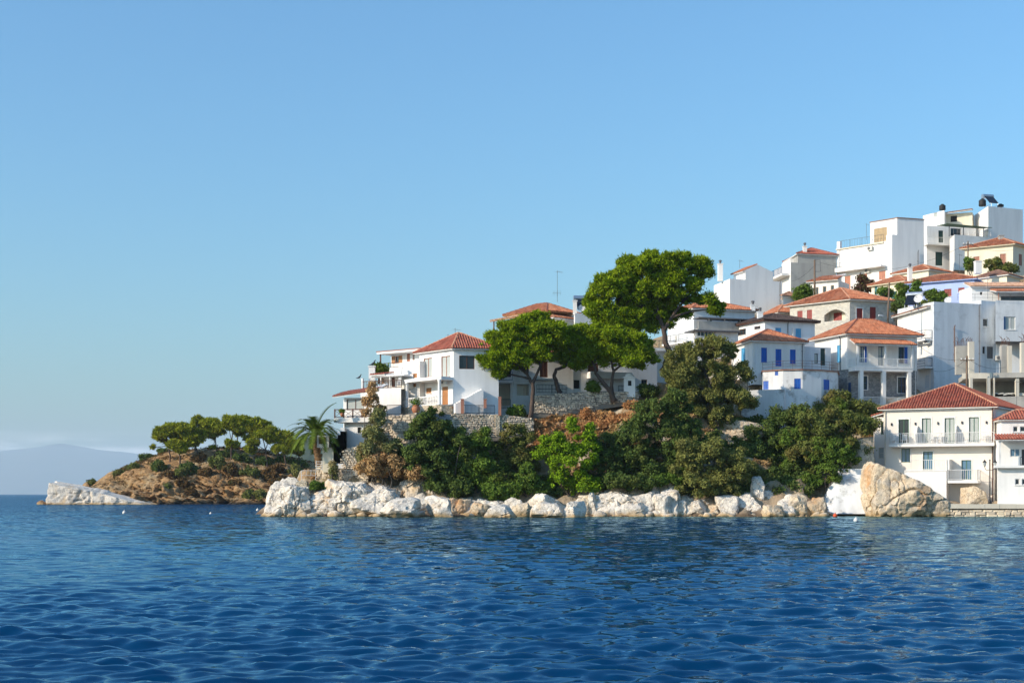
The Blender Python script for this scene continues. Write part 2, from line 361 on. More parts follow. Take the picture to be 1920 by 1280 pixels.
def win(v, fi, rc, style='glass', frame='white_paint', pane='window_glass', bars=(1, 1), sill='white_paint', depth=.16, surround=None, leaf=None, name=None, rect=None):
    """rc is a picture rectangle on wall fi of block v."""
    f = v.faces[fi]; a, b, c, d = rect or f.rect(*rc)
    if a > b: a, b = b, a
    root = v.root; v.hole(fi, (a, b, c, d), depth)
    if style == 'shutter':
        mid = (a + b) / 2
        leafboard(root, f, a + .01, mid - .008, c + .01, d - .01, -.06, frame); leafboard(root, f, mid + .008, b - .01, c + .01, d - .01, -.06, frame)
    elif style == 'board': leafboard(root, f, a + .01, b - .01, c + .01, d - .01, -.08, frame, name or 'door', slats=False)
    elif style == 'dark': MB().fbox(f, a, b, -depth - .02, -depth + .012, c, d).build(name or 'shade_panel', 'shade_void', root)  # dark panel, the shade of the interior painted as its colour
    else:
        m = MB(); w = .065; d0, d1 = -depth + .03, -depth + .09
        m.fbox(f, a + .005, a + w, d0, d1, c + .005, d - .005); m.fbox(f, b - w, b - .005, d0, d1, c + .005, d - .005); m.fbox(f, a + w, b - w, d0, d1, d - w, d - .005); m.fbox(f, a + w, b - w, d0, d1, c + .005, c + w)
        for i in range(1, bars[0] + 1):
            t = a + (b - a) * i / (bars[0] + 1); m.fbox(f, t - .03, t + .03, d0, d1 - .004, c + w, d - w)
        for i in range(1, bars[1] + 1):
            t = c + (d - c) * i / (bars[1] + 1); m.fbox(f, a + w, b - w, d0, d1 - .012, t - .02, t + .02)
        wo_ = m.build(name or 'window', frame, root)
        n = bars[0] + 1
        for i in range(n):
            t0, t1 = a + w * .6 + (b - a - w * 1.2) * i / n, a + w * .6 + (b - a - w * 1.2) * (i + 1) / n
            MB().fbox(f, t0 + .004, t1 - .004, d0 - .004, d0 + .02, c + w * .6, d - w * .6).build('pane', pane, wo_)
    if leaf:
        for side in leaf[0]:
            w2 = (b - a) / 2 * leaf[2] if len(leaf) > 2 else (b - a) / 2
            if side == 'l': leafboard(root, f, a - w2, a - .01, c, d, .012, leaf[1])
            else: leafboard(root, f, b + .01, b + w2, c, d, .012, leaf[1])
    if sill: MB().fbox(f, a - .08, b + .08, -.02, .07, c - .07, c - .003).build('sill', sill, root)
    if surround:
        m = MB(); w = .12
        m.fbox(f, a - w, a - .004, .003, .03, c, d + w); m.fbox(f, b + .004, b + w, .003, .03, c, d + w); m.fbox(f, a - .004, b + .004, .003, .03, d + .004, d + w)
        m.build('surround', surround, root)
def tile_slope(m, E0, E1, T0, T1, pitch=.25, course=.42, rnd=random):
    E0, E1, T0, T1 = map(Vector, (E0, E1, T0, T1)); u = E1 - E0; L = u.length; u.normalize()
    w = T0 - E0; a = w.dot(u); w = w - u * a; h = w.length; v = w.normalized(); b = (T1 - E0).dot(u); n = u.cross(v)
    if n.z < 0: n = -n
    def vm(s): return max(0, h if a <= s <= b else (s / a * h if s < a else (L - s) / max(L - b, 1e-6) * h))
    N = max(2, round(L / pitch)); pw = L / N; prof = [(0, .0), (.22, .42), (.5, .56), (.78, .42), (1, .0)]
    for i in range(N):
        ss = [(i + k) * pw for k, _ in prof]; hs = [x * pw for _, x in prof]; vv = [vm(min(max(s, 0), L)) for s in ss]; top = max(vv); k = 0
        while k * course < top - .02:
            v0 = k * course - (.03 if k else .06); v1 = (k + 1) * course + .02; j = rnd.uniform(-.012, .012); lift = .035 + rnd.uniform(-.008, .012)
            bt = [E0 + u * (s + j) + v * min(v0, x) + n * (hh + lift) for s, hh, x in zip(ss, hs, vv)]
            tp = [E0 + u * (s + j) + v * min(v1, x) + n * (hh + .008) for s, hh, x in zip(ss, hs, vv)]
            bs = len(m.v); m.v += [tuple(p) for p in bt + tp]
            m.f += [(bs + x, bs + x + 1, bs + x + 6, bs + x + 5) for x in range(4)]
            m.f.append((bs + 4, bs + 3, bs + 2, bs + 1, bs))
            k += 1
def slope_faces_cam(E0, E1, T0):
    n = (Vector(E1) - Vector(E0)).cross(Vector(T0) - Vector(E0))
    if n.z < 0: n = -n
    return n.dot(Vector((0, 0, CAMZ)) - Vector(E0)) > -2
def hip_roof(root, quad, z, rise, oh=.4, tile='orange_tile', ridge='ridge_mortar', soffit='white_wall', along=None, pitch=.25, gable=0.0):
    L, C, Rr, B = [Vector((*p, z)) for p in quad]
    a = (C - L); b = (Rr - C); al, bl = a.length, b.length; au, bu = a / al, b / bl
    L, C, Rr, B = L - au * oh - bu * oh, C + au * oh - bu * oh, Rr + au * oh + bu * oh, B - au * oh + bu * oh
    al += 2 * oh; bl += 2 * oh; up = Vector((0, 0, rise))
    if (along or ('b' if bl >= al else 'a')) == 'b':
        k = min(al / 2, bl / 2 - .02) * (1 - gable)
        r0 = (L + C) / 2 + bu * k + up; r1 = (Rr + B) / 2 - bu * k + up
        sl = [(C, Rr, r0, r1), (L, C, r0, r0), (Rr, B, r1, r1), (B, L, r1, r0)]; hips = [(r0, r1), (C, r0), (L, r0), (Rr, r1), (B, r1)]
    else:
        k = min(bl / 2, al / 2 - .02) * (1 - gable)
        r0 = (L + B) / 2 + au * k + up; r1 = (C + Rr) / 2 - au * k + up
        sl = [(L, C, r0, r1), (C, Rr, r1, r1), (B, L, r0, r0), (Rr, B, r1, r0)]; hips = [(r0, r1), (C, r1), (L, r0), (Rr, r1), (B, r0)]
    m = MB(); dz = Vector((0, 0, .1))
    for e0, e1, t0, t1 in sl:
        if (t0 - t1).length < 1e-4: m.add([e0, e1, t0], [(0, 1, 2)])
        else: m.add([e0, e1, t1, t0], [(0, 1, 2, 3)])
    m.add([L - dz, C - dz, Rr - dz, B - dz, L, C, Rr, B], [(3, 2, 1, 0), (0, 1, 5, 4), (1, 2, 6, 5), (2, 3, 7, 6), (3, 0, 4, 7)])
    ro = m.build('roof', soffit, root)
    t = MB(); rnd = random.Random(int(abs(L.x * 91 + L.y * 37)))
    for e0, e1, t0, t1 in sl:
        if slope_faces_cam(e0, e1, t0): tile_slope(t, e0, e1, t0, t1, pitch, rnd=rnd)
    to = t.build('roof_tiles', tile, ro); to['kind'] = 'stuff'
    for h0, h1 in hips:
        d = h1 - h0
        if d.length < .1: continue
        cz = Vector((0, 0, .07)); n = max(2, int(d.length / .45)); pts = []; rr = []
        for i in range(n):
            pts += [h0 + d * (i / n) + cz, h0 + d * ((i + .95) / n) + cz]; rr += [.125, .095]
        MB().tube(pts, rr, 7).build('ridge_cap', ridge, ro)
    return ro
def shed_roof(root, E0, E1, T0, T1, tile='orange_tile', soffit='white_paint', thick=.09, name='canopy_roof', pitch=.25):
    E0, E1, T0, T1 = map(Vector, (E0, E1, T0, T1)); dz = Vector((0, 0, thick))
    ro = MB().hexa([E0 - dz, E1 - dz, T1 - dz, T0 - dz, E0, E1, T1, T0]).build(name, soffit, root)
    t = MB(); tile_slope(t, E0, E1, T0, T1, pitch, rnd=random.Random(7)); to = t.build('roof_tiles', tile, ro); to['kind'] = 'stuff'
    return ro
def railing(root, p0, p1, z, h=.95, mat='black_iron', sp=.13, r=.014, name='railing', separate=False, rails=(0.08, 1.0), posts=1.8, rr=.026):
    p0, p1 = Vector((*p0, z)), Vector((*p1, z)); d = p1 - p0; L = d.length; m = MB(); up = Vector((0, 0, 1))
    for k in rails: m.tube([p0 + up * h * k, p1 + up * h * k], rr, 5)
    n = max(1, round(L / posts))
    for i in range(n + 1): q_ = p0 + d * i / n; m.tube([q_, q_ + up * h], rr, 5)
    k = int(L / sp) if sp else 0
    if not separate:
        for i in range(1, k): q_ = p0 + d * i / k; m.tube([q_ + up * h * rails[0], q_ + up * h], r, 4, False)
    ro = m.build(name, mat, root)
    if separate:
        a = p0 + up * h * rails[0]
        me = None
        for i in range(1, k):
            q_ = p0 + d * i / k
            if me is None:
                b_ = MB().tube([Vector((0, 0, 0)), up * (h * (1 - rails[0]))], r, 4).build('picket', mat, ro); me = b_.data
                me.transform(Matrix.Translation(ORG[ro.name])); pk = b_
            else: pk = bpy.data.objects.new('picket', me); COL.objects.link(pk); pk.parent = ro
            pk.location = q_ + up * h * rails[0] - ORG[ro.name]
    return ro
def downpipe(root, f, a, z0, z1, mat='grey_iron'):
    m = MB(); m.tube([(*f.p(a, .10), z0), (*f.p(a, .10), z1 - .25), (*f.p(a, .22), z1)], .045, 6)
    k = z0 + .8
    while k < z1 - .4: m.fbox(f, a - .07, a + .07, .0, .12, k, k + .05); k += 1.4
    m.build('downpipe', mat, root)
def chimney(root, px, py0, py1, Y, w=.6, mat='white_wall', pot=True, d=None):
    x = PX(px, Y); d = d or w; z0, z1 = PZ(py1, Y), PZ(py0, Y); m = MB().box(x - w / 2, x + w / 2, Y - d / 2, Y + d / 2, z0, z1).box(x - w / 2 - .06, x + w / 2 + .06, Y - d / 2 - .06, Y + d / 2 + .06, z1 + .002, z1 + .1)
    c = m.build('chimney', mat, root)
    if pot: MB().lathe((x, Y, z1 + .1), [(.13, 0), (.13, .3), (.22, .32), (.2, .42), (.04, .52)], 8).build('cowl', 'grey_iron', c)
# ---------------------------------------------------------------- small things on the houses
def ac_unit(px, py, Y, ang, label, s=1.0):
    x, y, z = P(px, py, Y); t = thing('air_conditioner', label, 'air conditioner', (x, y, z)); u = Vector((math.cos(ang), math.sin(ang), 0)); n = Vector((u.y, -u.x, 0))
    f = Face((x, y), (x + u.x, y + u.y))
    MB().fbox(f, -.42 * s, .42 * s, .02, .34, -.3 * s + z, .3 * s + z).build('casing', 'ac_white', t)
    c = Vector((x, y, z)) + n * .35 - u * .1; MB().tube([c, c + n * .03], .22 * s, 14).build('fan_grille', 'grey_iron', t)
def antenna(px, py0, py1, Y, label, n=5, w=.5, y2=True):
    x = PX(px, Y); z0, z1 = PZ(py1, Y), PZ(py0, Y); t = thing('television_antenna', label, 'antenna', (x, Y, z0))
    MB().tube([(x, Y, z0), (x, Y, z1)], .022, 5).build('mast', 'grey_iron', t)
    m = MB(); zz = z1 - .15; m.tube([(x - .1, Y - .3, zz), (x + .5, Y + .5, zz)], .01, 4)
    for i in range(n):
        k = i / (n - 1); cx, cy_ = x - .1 + .6 * k, Y - .3 + .8 * k; ww = w * .6 * (1 - .35 * k); m.tube([(cx - ww * .8, cy_ + ww * .6, zz), (cx + ww * .8, cy_ - ww * .6, zz)], .006, 4)
    m.build('boom', 'grey_iron', t)
    if z1 - z0 > 3:
        m = MB(); zz = z1 - (z1 - z0) * .72; m.tube([(x - .5, Y - .1, zz), (x + .4, Y + .1, zz)], .014, 4)
        for i in range(6): m.tube([(x - .45 + i * .16, Y, zz - .3), (x - .45 + i * .16, Y, zz + .3)], .008, 4)
        m.build('lower_boom', 'grey_iron', t)
def dish(px, py, Y, label, r=.42, aim=(-.45, -.8, .3)):
    x, y, z = P(px, py, Y); t = thing('satellite_dish', label, 'satellite dish', (x, y, z - .8)); d = Vector(aim).normalized(); a = d.orthogonal().normalized(); b = d.cross(a); m = MB(); c = Vector((x, y, z)); n = 14
    m.v.append(tuple(c - d * .1))
    for j, (rr, dd) in enumerate(((.5, -.07), (1, .04))):
        for k in range(n): th = 2 * math.pi * k / n; m.v.append(tuple(c + (a * math.cos(th) + b * math.sin(th)) * r * rr + d * dd))
    for k in range(n): m.f += [(0, 1 + k, 1 + (k + 1) % n), (1 + k, 1 + n + k, 1 + n + (k + 1) % n, 1 + (k + 1) % n)]
    m.build('reflector', 'white_paint', t, True); MB().tube([c - d * .1, c - d * .2, (x, y + .1, z - .8)], .03, 5).build('bracket', 'galvanised', t)
    MB().tube([c - b * r * .9, c + d * .4], .014, 4).build('feed_arm', 'grey_iron', t)
def solar(px, py, Y, ang, label, s=1.0):
    """tank lying on top of a tilted collector; px,py is the foot of the stand"""
    x, y, z = P(px, py, Y); t = thing('solar_water_heater', label, 'solar heater', (x, y, z)); u = Vector((math.cos(ang), math.sin(ang), 0)); n = Vector((u.y, -u.x, 0)); o = Vector((x, y, z)); up = Vector((0, 0, 1))
    h = 1.35 * s; bk = -n * .75 * s
    MB().tube([o - u * .75 * s + bk + up * h, o + u * .75 * s + bk + up * h], .29 * s, 14).build('tank', 'galvanised', t)
    a, b = o + n * .7 * s + up * .25 * s, o + bk * .6 + up * h * .95; k = (b - a).cross(u).normalized() * .05
    MB().hexa([a - u * .6 * s - k, a + u * .6 * s - k, b + u * .6 * s - k, b - u * .6 * s - k, a - u * .6 * s + k, a + u * .6 * s + k, b + u * .6 * s + k, b - u * .6 * s + k]).build('collector', 'solar_glass', t)
    m = MB()
    for e in (-.55, .55): m.tube([o + u * e * s + bk, o + u * e * s + bk + up * h * .9], .03, 5); m.tube([o + u * e * s + n * .7 * s, a + u * e * s], .03, 5); m.tube([o + u * e * s + bk, o + u * e * s + n * .7 * s], .03, 5)
    m.build('stand', 'galvanised', t)
def pot(px, py, Y, label, r=.3, h=.55, plant=True, seed=1):
    x, y, z = P(px, py, Y); t = thing('plant_pot', label, 'plant pot', (x, y, z))
    MB().lathe((x, y, z), [(r * .5, 0), (r * .85, h * .3), (r, h * .62), (r * .7, h * .85), (r * .62, h * .92), (r * .82, h)], 12).build('jar', 'terracotta', t, True)
    if plant: leaves('plant', 'mid_leaves', t, [(x, y, z + h + r * .6, r * 1.3, r * 1.3, r)], 160, .11, seed)
def cable(a, b, sag, label, r=.016):
    a, b = Vector(a), Vector(b); pts = [a.lerp(b, i / 14) - Vector((0, 0, sag * 4 * (i / 14) * (1 - i / 14))) for i in range(15)]
    o = MB().tube(pts, r, 4).build('overhead_cable', 'black_iron', loc=a); tag(o, label, 'cable')
def pole(px, py0, py1, Y, label, r=.13, mat='pole_wood', arm=True, lean=0):
    x, z0, z1 = PX(px, Y), PZ(py1, Y) - .6, PZ(py0, Y); t = thing('utility_pole', label, 'utility pole', (x, Y, z0)); MB().tube([(x, Y, z0), (x + lean, Y, z1)], [r, r * .72], 9).build('post', mat, t, True)
    if arm:
        MB().box(x - .7 + lean, x + .7 + lean, Y - .16, Y - .06, z1 - .5, z1 - .4).build('crossarm', mat, t)
        for e in (-.6, -.2, .2, .6): MB().lathe((x + e + lean, Y - .11, z1 - .4), [(.05, 0), (.06, .1), (.03, .18)], 6).build('insulator', 'white_paint', t)
    return t
# ---------------------------------------------------------------- vegetation
def leaves(name, mat, parent, blobs, n, size, seed=0, loc=None, outward=.55, aspect=1.7, shell=.35, up=.15, radial=0.0):
    n = int(n * 1.7); rng = np.random.default_rng(seed); B = np.array([b[:6] for b in blobs], float)
    wt = (B[:, 3] * B[:, 4] * B[:, 5]) ** (2 / 3); cnt = np.maximum(3, (n * wt / wt.sum())).astype(int); idx = np.repeat(np.arange(len(B)), cnt); N = len(idx)
    d = rng.normal(size=(N, 3)); d /= np.linalg.norm(d, axis=1)[:, None]
    r = shell + (1 - shell) * rng.random(N) ** .6
    r = r * (1 + .24 * rng.normal(size=N))
    c = B[idx, :3] + d * r[:, None] * B[idx, 3:6]
    nn = rng.normal(size=(N, 3)); nn /= np.linalg.norm(nn, axis=1)[:, None]
    nn = nn * (1 - outward) + d * outward + np.array([0, 0, up]); nn /= np.linalg.norm(nn, axis=1)[:, None] + 1e-9
    t = rng.normal(size=(N, 3))
    if radial: t = t * (1 - radial) + (d + np.array([0, 0, .35])) * radial * 1.6; nn = np.cross(t, rng.normal(size=(N, 3))); nn /= np.linalg.norm(nn, axis=1)[:, None] + 1e-9
    t -= nn * (t * nn).sum(1)[:, None]; t /= np.linalg.norm(t, axis=1)[:, None] + 1e-9; s = np.cross(nn, t)
    sz = size * (.55 + .9 * rng.random(N))[:, None]
    V = np.stack([c - t * sz * .45 * aspect - s * sz * .5, c - t * sz * .45 * aspect + s * sz * .5, c + t * sz * .55 * aspect], 1).reshape(-1, 3)
    return mesh_np(name, V, np.arange(N * 3).reshape(N, 3), mat, parent, loc=loc)
def clumps(big, per, rs, seed, upper=-.2, flat=.75):
    """small clumps spread over big ellipsoids: (x,y,z,rx,ry,rz)"""
    rng = np.random.default_rng(seed); out = []
    tot = sum((b[3] * b[4] * b[5]) ** (2 / 3) for b in big)
    for b in big:
        n = max(2, int(per * (b[3] * b[4] * b[5]) ** (2 / 3) / tot))
        k = 0
        while k < n:
            d = rng.normal(size=3); d /= np.linalg.norm(d)
            if d[2] < upper and rng.random() < .8: continue
            rr = .5 + .55 * rng.random(); r = rs * (.4 + 1.2 * rng.random() ** 1.6)
            out.append((b[0] + d[0] * b[3] * rr, b[1] + d[1] * b[4] * rr, b[2] + d[2] * b[5] * rr, r, r, r * flat)); k += 1
    return out
def pxblobs(r, Y, lst, deep=.8):
    s = REG[r][2] if r else 1; out = []
    for e in lst:
        x, y = q(r, e[0], e[1]) if r else e[:2]; yy = Y + (e[4] if len(e) > 4 else 0); k = yy / FPX
        out.append((PX(x, yy), yy, PZ(y, yy), e[2] * s * k, max(e[2], e[3]) * s * k * deep, e[3] * s * k))
    return out
def limb(m, a, b, r0, r1, rng, n=5, wig=.12, sag=0.0, sides=6):
    a, b = Vector(a), Vector(b); L = (b - a).length; pts = []
    for i in range(n + 1):
        k = i / n; w = math.sin(k * math.pi) * L * wig
        pts.append(a.lerp(b, k) + Vector((rng.uniform(-1, 1) * w, rng.uniform(-1, 1) * w, rng.uniform(-1, 1) * w * .6 - sag * math.sin(k * math.pi))))
    m.tube(pts, [r0 + (r1 - r0) * i / n for i in range(n + 1)], sides, False)
    return pts
def tree(name, label, cat, trunks, big, leaf='pine_needles', bark='pine_bark', nclump=120, rs=.7, nleaf=9000, size=.2, seed=1, group=None, nlimb=26, upper=-.2, flat=.75, radial=.55, aspect=2.3):
    """trunks: list of (points, r0, r1) in world; limbs run from the trunks to the clumps"""
    rng = random.Random(seed); p0 = trunks[0][0][0]; t = thing(name, label, cat, p0, group)
    m = MB(); ends = []
    for pts, r0, r1 in trunks:
        P_ = [Vector(p) for p in pts]; fine = []
        for i in range(len(P_) - 1):
            for k in range(3): fine.append(P_[i].lerp(P_[i + 1], k / 3) + Vector((rng.uniform(-1, 1), rng.uniform(-1, 1), 0)) * r0 * .15)
        fine.append(P_[-1]); n = len(fine); m.tube(fine, [(r0 + (r1 - r0) * i / (n - 1)) * (1.35 if i == 0 else 1) for i in range(n)], 9); ends += [(f, r0 + (r1 - r0) * i / (n - 1)) for i, f in enumerate(fine) if i > n * .45]
    m.build('trunk', bark, t, True)
    cl = clumps(big, nclump, rs, seed, upper, flat)
    lm = MB()
    for c in rng.sample(cl, min(nlimb, len(cl))):
        e = min(ends, key=lambda s: (s[0] - Vector(c[:3])).length * rng.uniform(.8, 1.3)); pts = limb(lm, e[0], c[:3], min(e[1] * .55, .14), .025, rng, 5, .1)
        for _ in range(2):
            c2 = rng.choice(cl)
            if (Vector(c2[:3]) - pts[3]).length < rs * 4: limb(lm, pts[3], c2[:3], .05, .015, rng, 3, .1, 0, 4)
    lm.build('limbs', bark, t, True)['kind'] = 'stuff'
    leaves('crown', leaf, t, cl, int(nleaf * .86), size * 1.06, seed, radial=radial, aspect=aspect)
    return t
def bush(name, label, cat, big, leaf, nclump=60, rs=.55, nleaf=5000, size=.16, seed=1, group=None, bark='grey_bark', upper=-.5, stems=6, aspect=1.7, outward=.5):
    xs = [b[0] for b in big]; zb = min(b[2] - b[5] for b in big); yy = sum(b[1] for b in big) / len(big); x = sum(xs) / len(xs)
    zg = min(ground(x, yy), zb + .3); t = thing(name, label, cat, (x, yy, zg), group); rng = random.Random(seed)
    cl = clumps(big, nclump, rs, seed, upper, .85); m = MB()
    for i in range(stems):
        c = rng.choice(cl); limb(m, (x + rng.uniform(-.3, .3), yy + rng.uniform(-.2, .2), zg - .2), c[:3], .07, .02, rng, 4, .1, 0, 5)
    m.build('stems', bark, t, True)
    leaves('foliage', leaf, t, cl, int(nleaf * .8), size * 1.1, seed, outward=outward, aspect=aspect)
    return t
# ---------------------------------------------------------------- rocks
_ico = {}
def ico(n):
    if n not in _ico:
        b = bmesh.new(); bmesh.ops.create_icosphere(b, subdivisions=n, radius=1); V = np.array([v.co[:] for v in b.verts]); F_ = np.array([[v.index for v in f.verts] for f in b.faces]); b.free(); _ico[n] = (V, F_)
    return _ico[n]
def rock_mesh(name, mat, c, rx, ry, rz, planes, seed, sub=4, rough=.09, parent=None, soft=30, smooth=False, cap=1.3):
    """planes: (normal, distance) in the unit space of the rock; a star shape cut by them, then weathered"""
    D, Fc = ico(sub); N = np.array([p[0] for p in planes], float); ds = np.array([p[1] for p in planes], float); nl = np.linalg.norm(N, axis=1); N /= nl[:, None]
    dots = D @ N.T
    with np_err():
        rr = np.where(dots > .05, ds[None, :] / np.maximum(dots, .05), 4.0)
    rr = np.concatenate([rr, np.full((len(D), 1), cap)], 1)
    r = -np.log(np.exp(-soft * rr).sum(1)) / soft
    V = D * r[:, None] * np.array([rx, ry, rz]) + np.array(c)
    s = (rx * ry * rz) ** (1 / 3)
    dn = fbm(V / s * 2.4 + seed, 5, seed, .6); rg = fbm(V / s * 1.9 * np.array([1, 1, 1.5]) + seed * 3, 4, seed + 5, .55, True) - .5
    cr = fbm(V / s * 1.0 + seed * 7, 2, seed + 9); crk = -np.exp(-(cr / .045) ** 2)
    fis = fbm(V / s * np.array([2.2, 2.2, .7]) + seed * 5, 3, seed + 13); fisk = -np.exp(-(fis / .06) ** 2)
    V = V + D * ((dn * rough * .5 + rg * rough * .4 + crk * rough * .9 + fisk * rough * .7) * s)[:, None]
    return V, Fc
class np_err:
    def __enter__(s): s.o = np.seterr(all='ignore')
    def __exit__(s, *a): np.seterr(**s.o)
def rand_planes(rng, n=11, lo=.72, hi=1.0):
    out = []
    for _ in range(n):
        v = np.array([rng.gauss(0, 1), rng.gauss(0, 1), rng.gauss(0, .8)]); out.append((v / np.linalg.norm(v), rng.uniform(lo, hi)))
    return out
def boulder(x0, y0, x1, y1, Y, label, seed, mat='white_rock', deep=.8, sub=4, rough=.085, lean=0, group='boulders along the shore', zlow=None, name='boulder'):
    rng = random.Random(seed); cx, cyy = (x0 + x1) / 2, (y0 + y1) / 2; k = Y / FPX; rx = (x1 - x0) / 2 * k * 1.06; zt = PZ(y0, Y); zb = PZ(y1, Y) - .35 if zlow is None else zlow
    rz = (zt - zb) / 2 * 1.05; ry = max(rx * deep, .6); c = (PX(cx, Y), Y + ry * .5, (zt + zb) / 2)
    pl = rand_planes(rng, 9, .45, 1.0); pl += [((rng.uniform(-.5, .2), -.85, rng.uniform(.1, .6)), rng.uniform(.7, .85)), ((rng.uniform(-.3, .3), -.2, 1), .9), ((.9, -.3, rng.uniform(-.1, .4)), rng.uniform(.75, .95))]
    V, Fc = rock_mesh(name, mat, c, rx, ry, rz, pl, seed, sub, rough, soft=55)
    if lean: V[:, 0] += (V[:, 2] - c[2]) * lean
    o = mesh_np(name, V, Fc, mat, None, True, loc=(c[0], c[1], zb)); o.data.polygons.foreach_set('use_smooth', np.ones(len(Fc), bool))
    try: o.data.set_sharp_from_angle(angle=R(24))
    except Exception: pass
    return tag(o, label, 'rock', group)
ORDN = 'first second third fourth fifth sixth seventh eighth ninth tenth eleventh twelfth thirteenth fourteenth fifteenth sixteenth seventeenth eighteenth nineteenth twentieth twenty-first twenty-second twenty-third twenty-fourth twenty-fifth twenty-sixth twenty-seventh twenty-eighth twenty-ninth thirtieth thirty-first thirty-second thirty-third thirty-fourth thirty-fifth thirty-sixth'.split()
def stone_wall(root, f, a0, a1, ztop, zbot, rng, d=.0, h=.26, w=.38, name='stones', mat='rubble_stone'):
    """irregular stones in rough courses on the face; ztop/zbot are functions of the distance along the wall"""
    m = MB(); z = min(zbot(a0), zbot(a1)); zmax = max(ztop(a0), ztop(a1), ztop((a0 + a1) / 2))
    while z < zmax:
        hr = h * rng.uniform(.75, 1.25); a = a0 + rng.uniform(-.3, 0)
        while a < a1:
            ww = w * rng.uniform(.5, 1.7); hh = hr * rng.uniform(.75, 1.35)
            t = a + ww / 2
            if zbot(t) - hh < z and z + hh * .6 < ztop(t) and t < a1:
                g = .018; pr = rng.uniform(.03, .12)
                j = lambda k=.05: rng.uniform(-k, k)
                o4 = [(a + g + j(), z + g + j()), (a + ww - g + j(), z + g + j()), (a + ww - g + j(), z + hh - g + j()), (a + g + j(), z + hh - g + j())]
                i4 = [(t + (x - t) * .72 + j(.01), z + hh / 2 + (y - z - hh / 2) * .7) for x, y in o4]
                b = len(m.v); m.v += [(*f.p(x, d), y) for x, y in o4] + [(*f.p(x, d + pr), y) for x, y in i4]
                m.f += [(b + 4, b + 5, b + 6, b + 7)] + [(b + i, b + (i + 1) % 4, b + 4 + (i + 1) % 4, b + 4 + i) for i in range(4)]
            a += ww
        z += hr
    o = m.build(name, mat, root); o['kind'] = 'stuff'
    return o
# ---------------------------------------------------------------- terrain of the town's point
CTRL = []
def cp(px, Y, z): CTRL.append((PX(px, Y), Y, z))
for px_ in (470, 490, 510): cp(px_, 122, -3); cp(px_, 127, -2.2); cp(px_, 131, -1.2); cp(px_, 136, -1.5)
for px_ in (1545, 1580, 1615, 1650): cp(px_, 128.5, -1.6); cp(px_, 131, -.9); cp(px_, 132.2, .6)
for px_ in range(530, 1520, 40):
    cp(px_, 124.5, -1.6); cp(px_, 128.5, -.1); cp(px_, 130.6, 1.3); cp(px_, 132, 2.6)
for px_ in range(1560, 2150, 40): cp(px_, 119, -2.5); cp(px_, 124, -2.5); cp(px_, 127 - (px_ - 1560) * .003, -1.6)
for px_ in (380, 440, 480):
    for Y_ in (125, 135, 150, 175, 200): cp(px_, Y_, -3)
for a in [(530, 133, .6), (560, 136, 2.6), (560, 142, 1.0), (580, 134, 4.2), (600, 136, 4.4), (620, 133, 3.6), (620, 150, 2), (560, 160, -2), (640, 165, 0), (660, 132.5, 3.6), (660, 137, 6), (720, 132.5, 4.2), (720, 135, 6.4), (700, 140, 8), (760, 140, 9), (780, 134, 5.2), (800, 132, 4),
          (820, 135, 6.6), (820, 139, 9), (840, 142, 9.3), (900, 134, 4.6), (900, 136.2, 7), (900, 139, 9.2), (960, 134.5, 5.6), (960, 138, 8.9), (1000, 134.5, 6.0), (1000, 137, 8.8), (1040, 139.8, 9.3), (1040, 142, 11.2), (1100, 134.5, 6), (1100, 137.5, 8.6), (1100, 139.6, 10.0), (1100, 142, 11.3),
          (1180, 134, 6), (1190, 137.5, 9.4), (1190, 139.6, 10.8), (1200, 143, 11.6), (1250, 134, 5), (1260, 139, 10.2), (1260, 142, 13.2), (1300, 134, 5), (1300, 140, 10), (1360, 136, 6.2), (1360, 140, 9), (1350, 146, 12), (1420, 137, 5.4), (1420, 143, 9.2),
          (1480, 136, 3.6), (1480, 141, 6), (1480, 144, 9.0), (1540, 135, 2.4), (1560, 141, 6.6), (1560, 146, 9.6), (1600, 134.5, 3.2), (1600, 139, 5.4), (1620, 147, 10.6), (1640, 143, 8.2), (1700, 149, 11),
          (1650, 131.5, .3), (1720, 130.5, .3), (1700, 134, 1), (1800, 131.5, .6), (1860, 132, .6), (1960, 131.5, .6), (2060, 131, .6), (1750, 140, 1.2), (1850, 140, 1.2), (1960, 140, 1.4), (2060, 140, 1.4), (1700, 143, 3), (1800, 145, 9.8), (1900, 144, 9.8), (2050, 144, 10),
          (900, 150, 10.5), (1000, 150, 12), (760, 150, 8), (700, 155, 3), (800, 165, 6), (900, 175, 9), (1100, 150, 13), (1200, 150, 14), (1100, 175, 16), (1300, 152, 14.4), (1250, 160, 16.2), (1350, 160, 17.2), (1300, 178, 22),
          (1420, 151, 14), (1480, 155, 16), (1400, 168, 19), (1480, 163, 18.6), (1560, 160, 16.4), (1640, 158, 14.6), (1700, 152, 12.4), (1750, 153, 12.4), (1850, 152, 12), (1950, 152, 12), (2080, 152, 12), (1560, 169, 19.8), (1640, 165, 20), (1720, 166, 21.6), (1800, 170, 22), (1900, 170, 22.5), (2050, 171, 23), (1760, 161, 13), (1820, 162, 12), (1880, 163, 12), (1950, 163, 12), (2050, 163, 12),
          (1400, 182, 25.2), (1480, 176, 23.6), (1480, 190, 27.5), (1560, 180, 25), (1560, 190, 27), (1640, 178, 25), (1720, 178, 26.5), (1820, 176, 26.5), (1900, 181, 29.5), (2050, 185, 31), (1640, 196, 29), (1740, 192, 31), (1800, 196, 32), (1900, 200, 33), (2060, 200, 34), (1600, 215, 31), (1800, 225, 35), (2050, 230, 37), (1400, 215, 25), (1200, 215, 14), (1000, 215, 6), (800, 215, 0), (600, 215, -3), (1700, 260, 30), (1200, 260, 6), (600, 260, -4), (2100, 260, 34)]: cp(*a)
CT = np.array(CTRL)
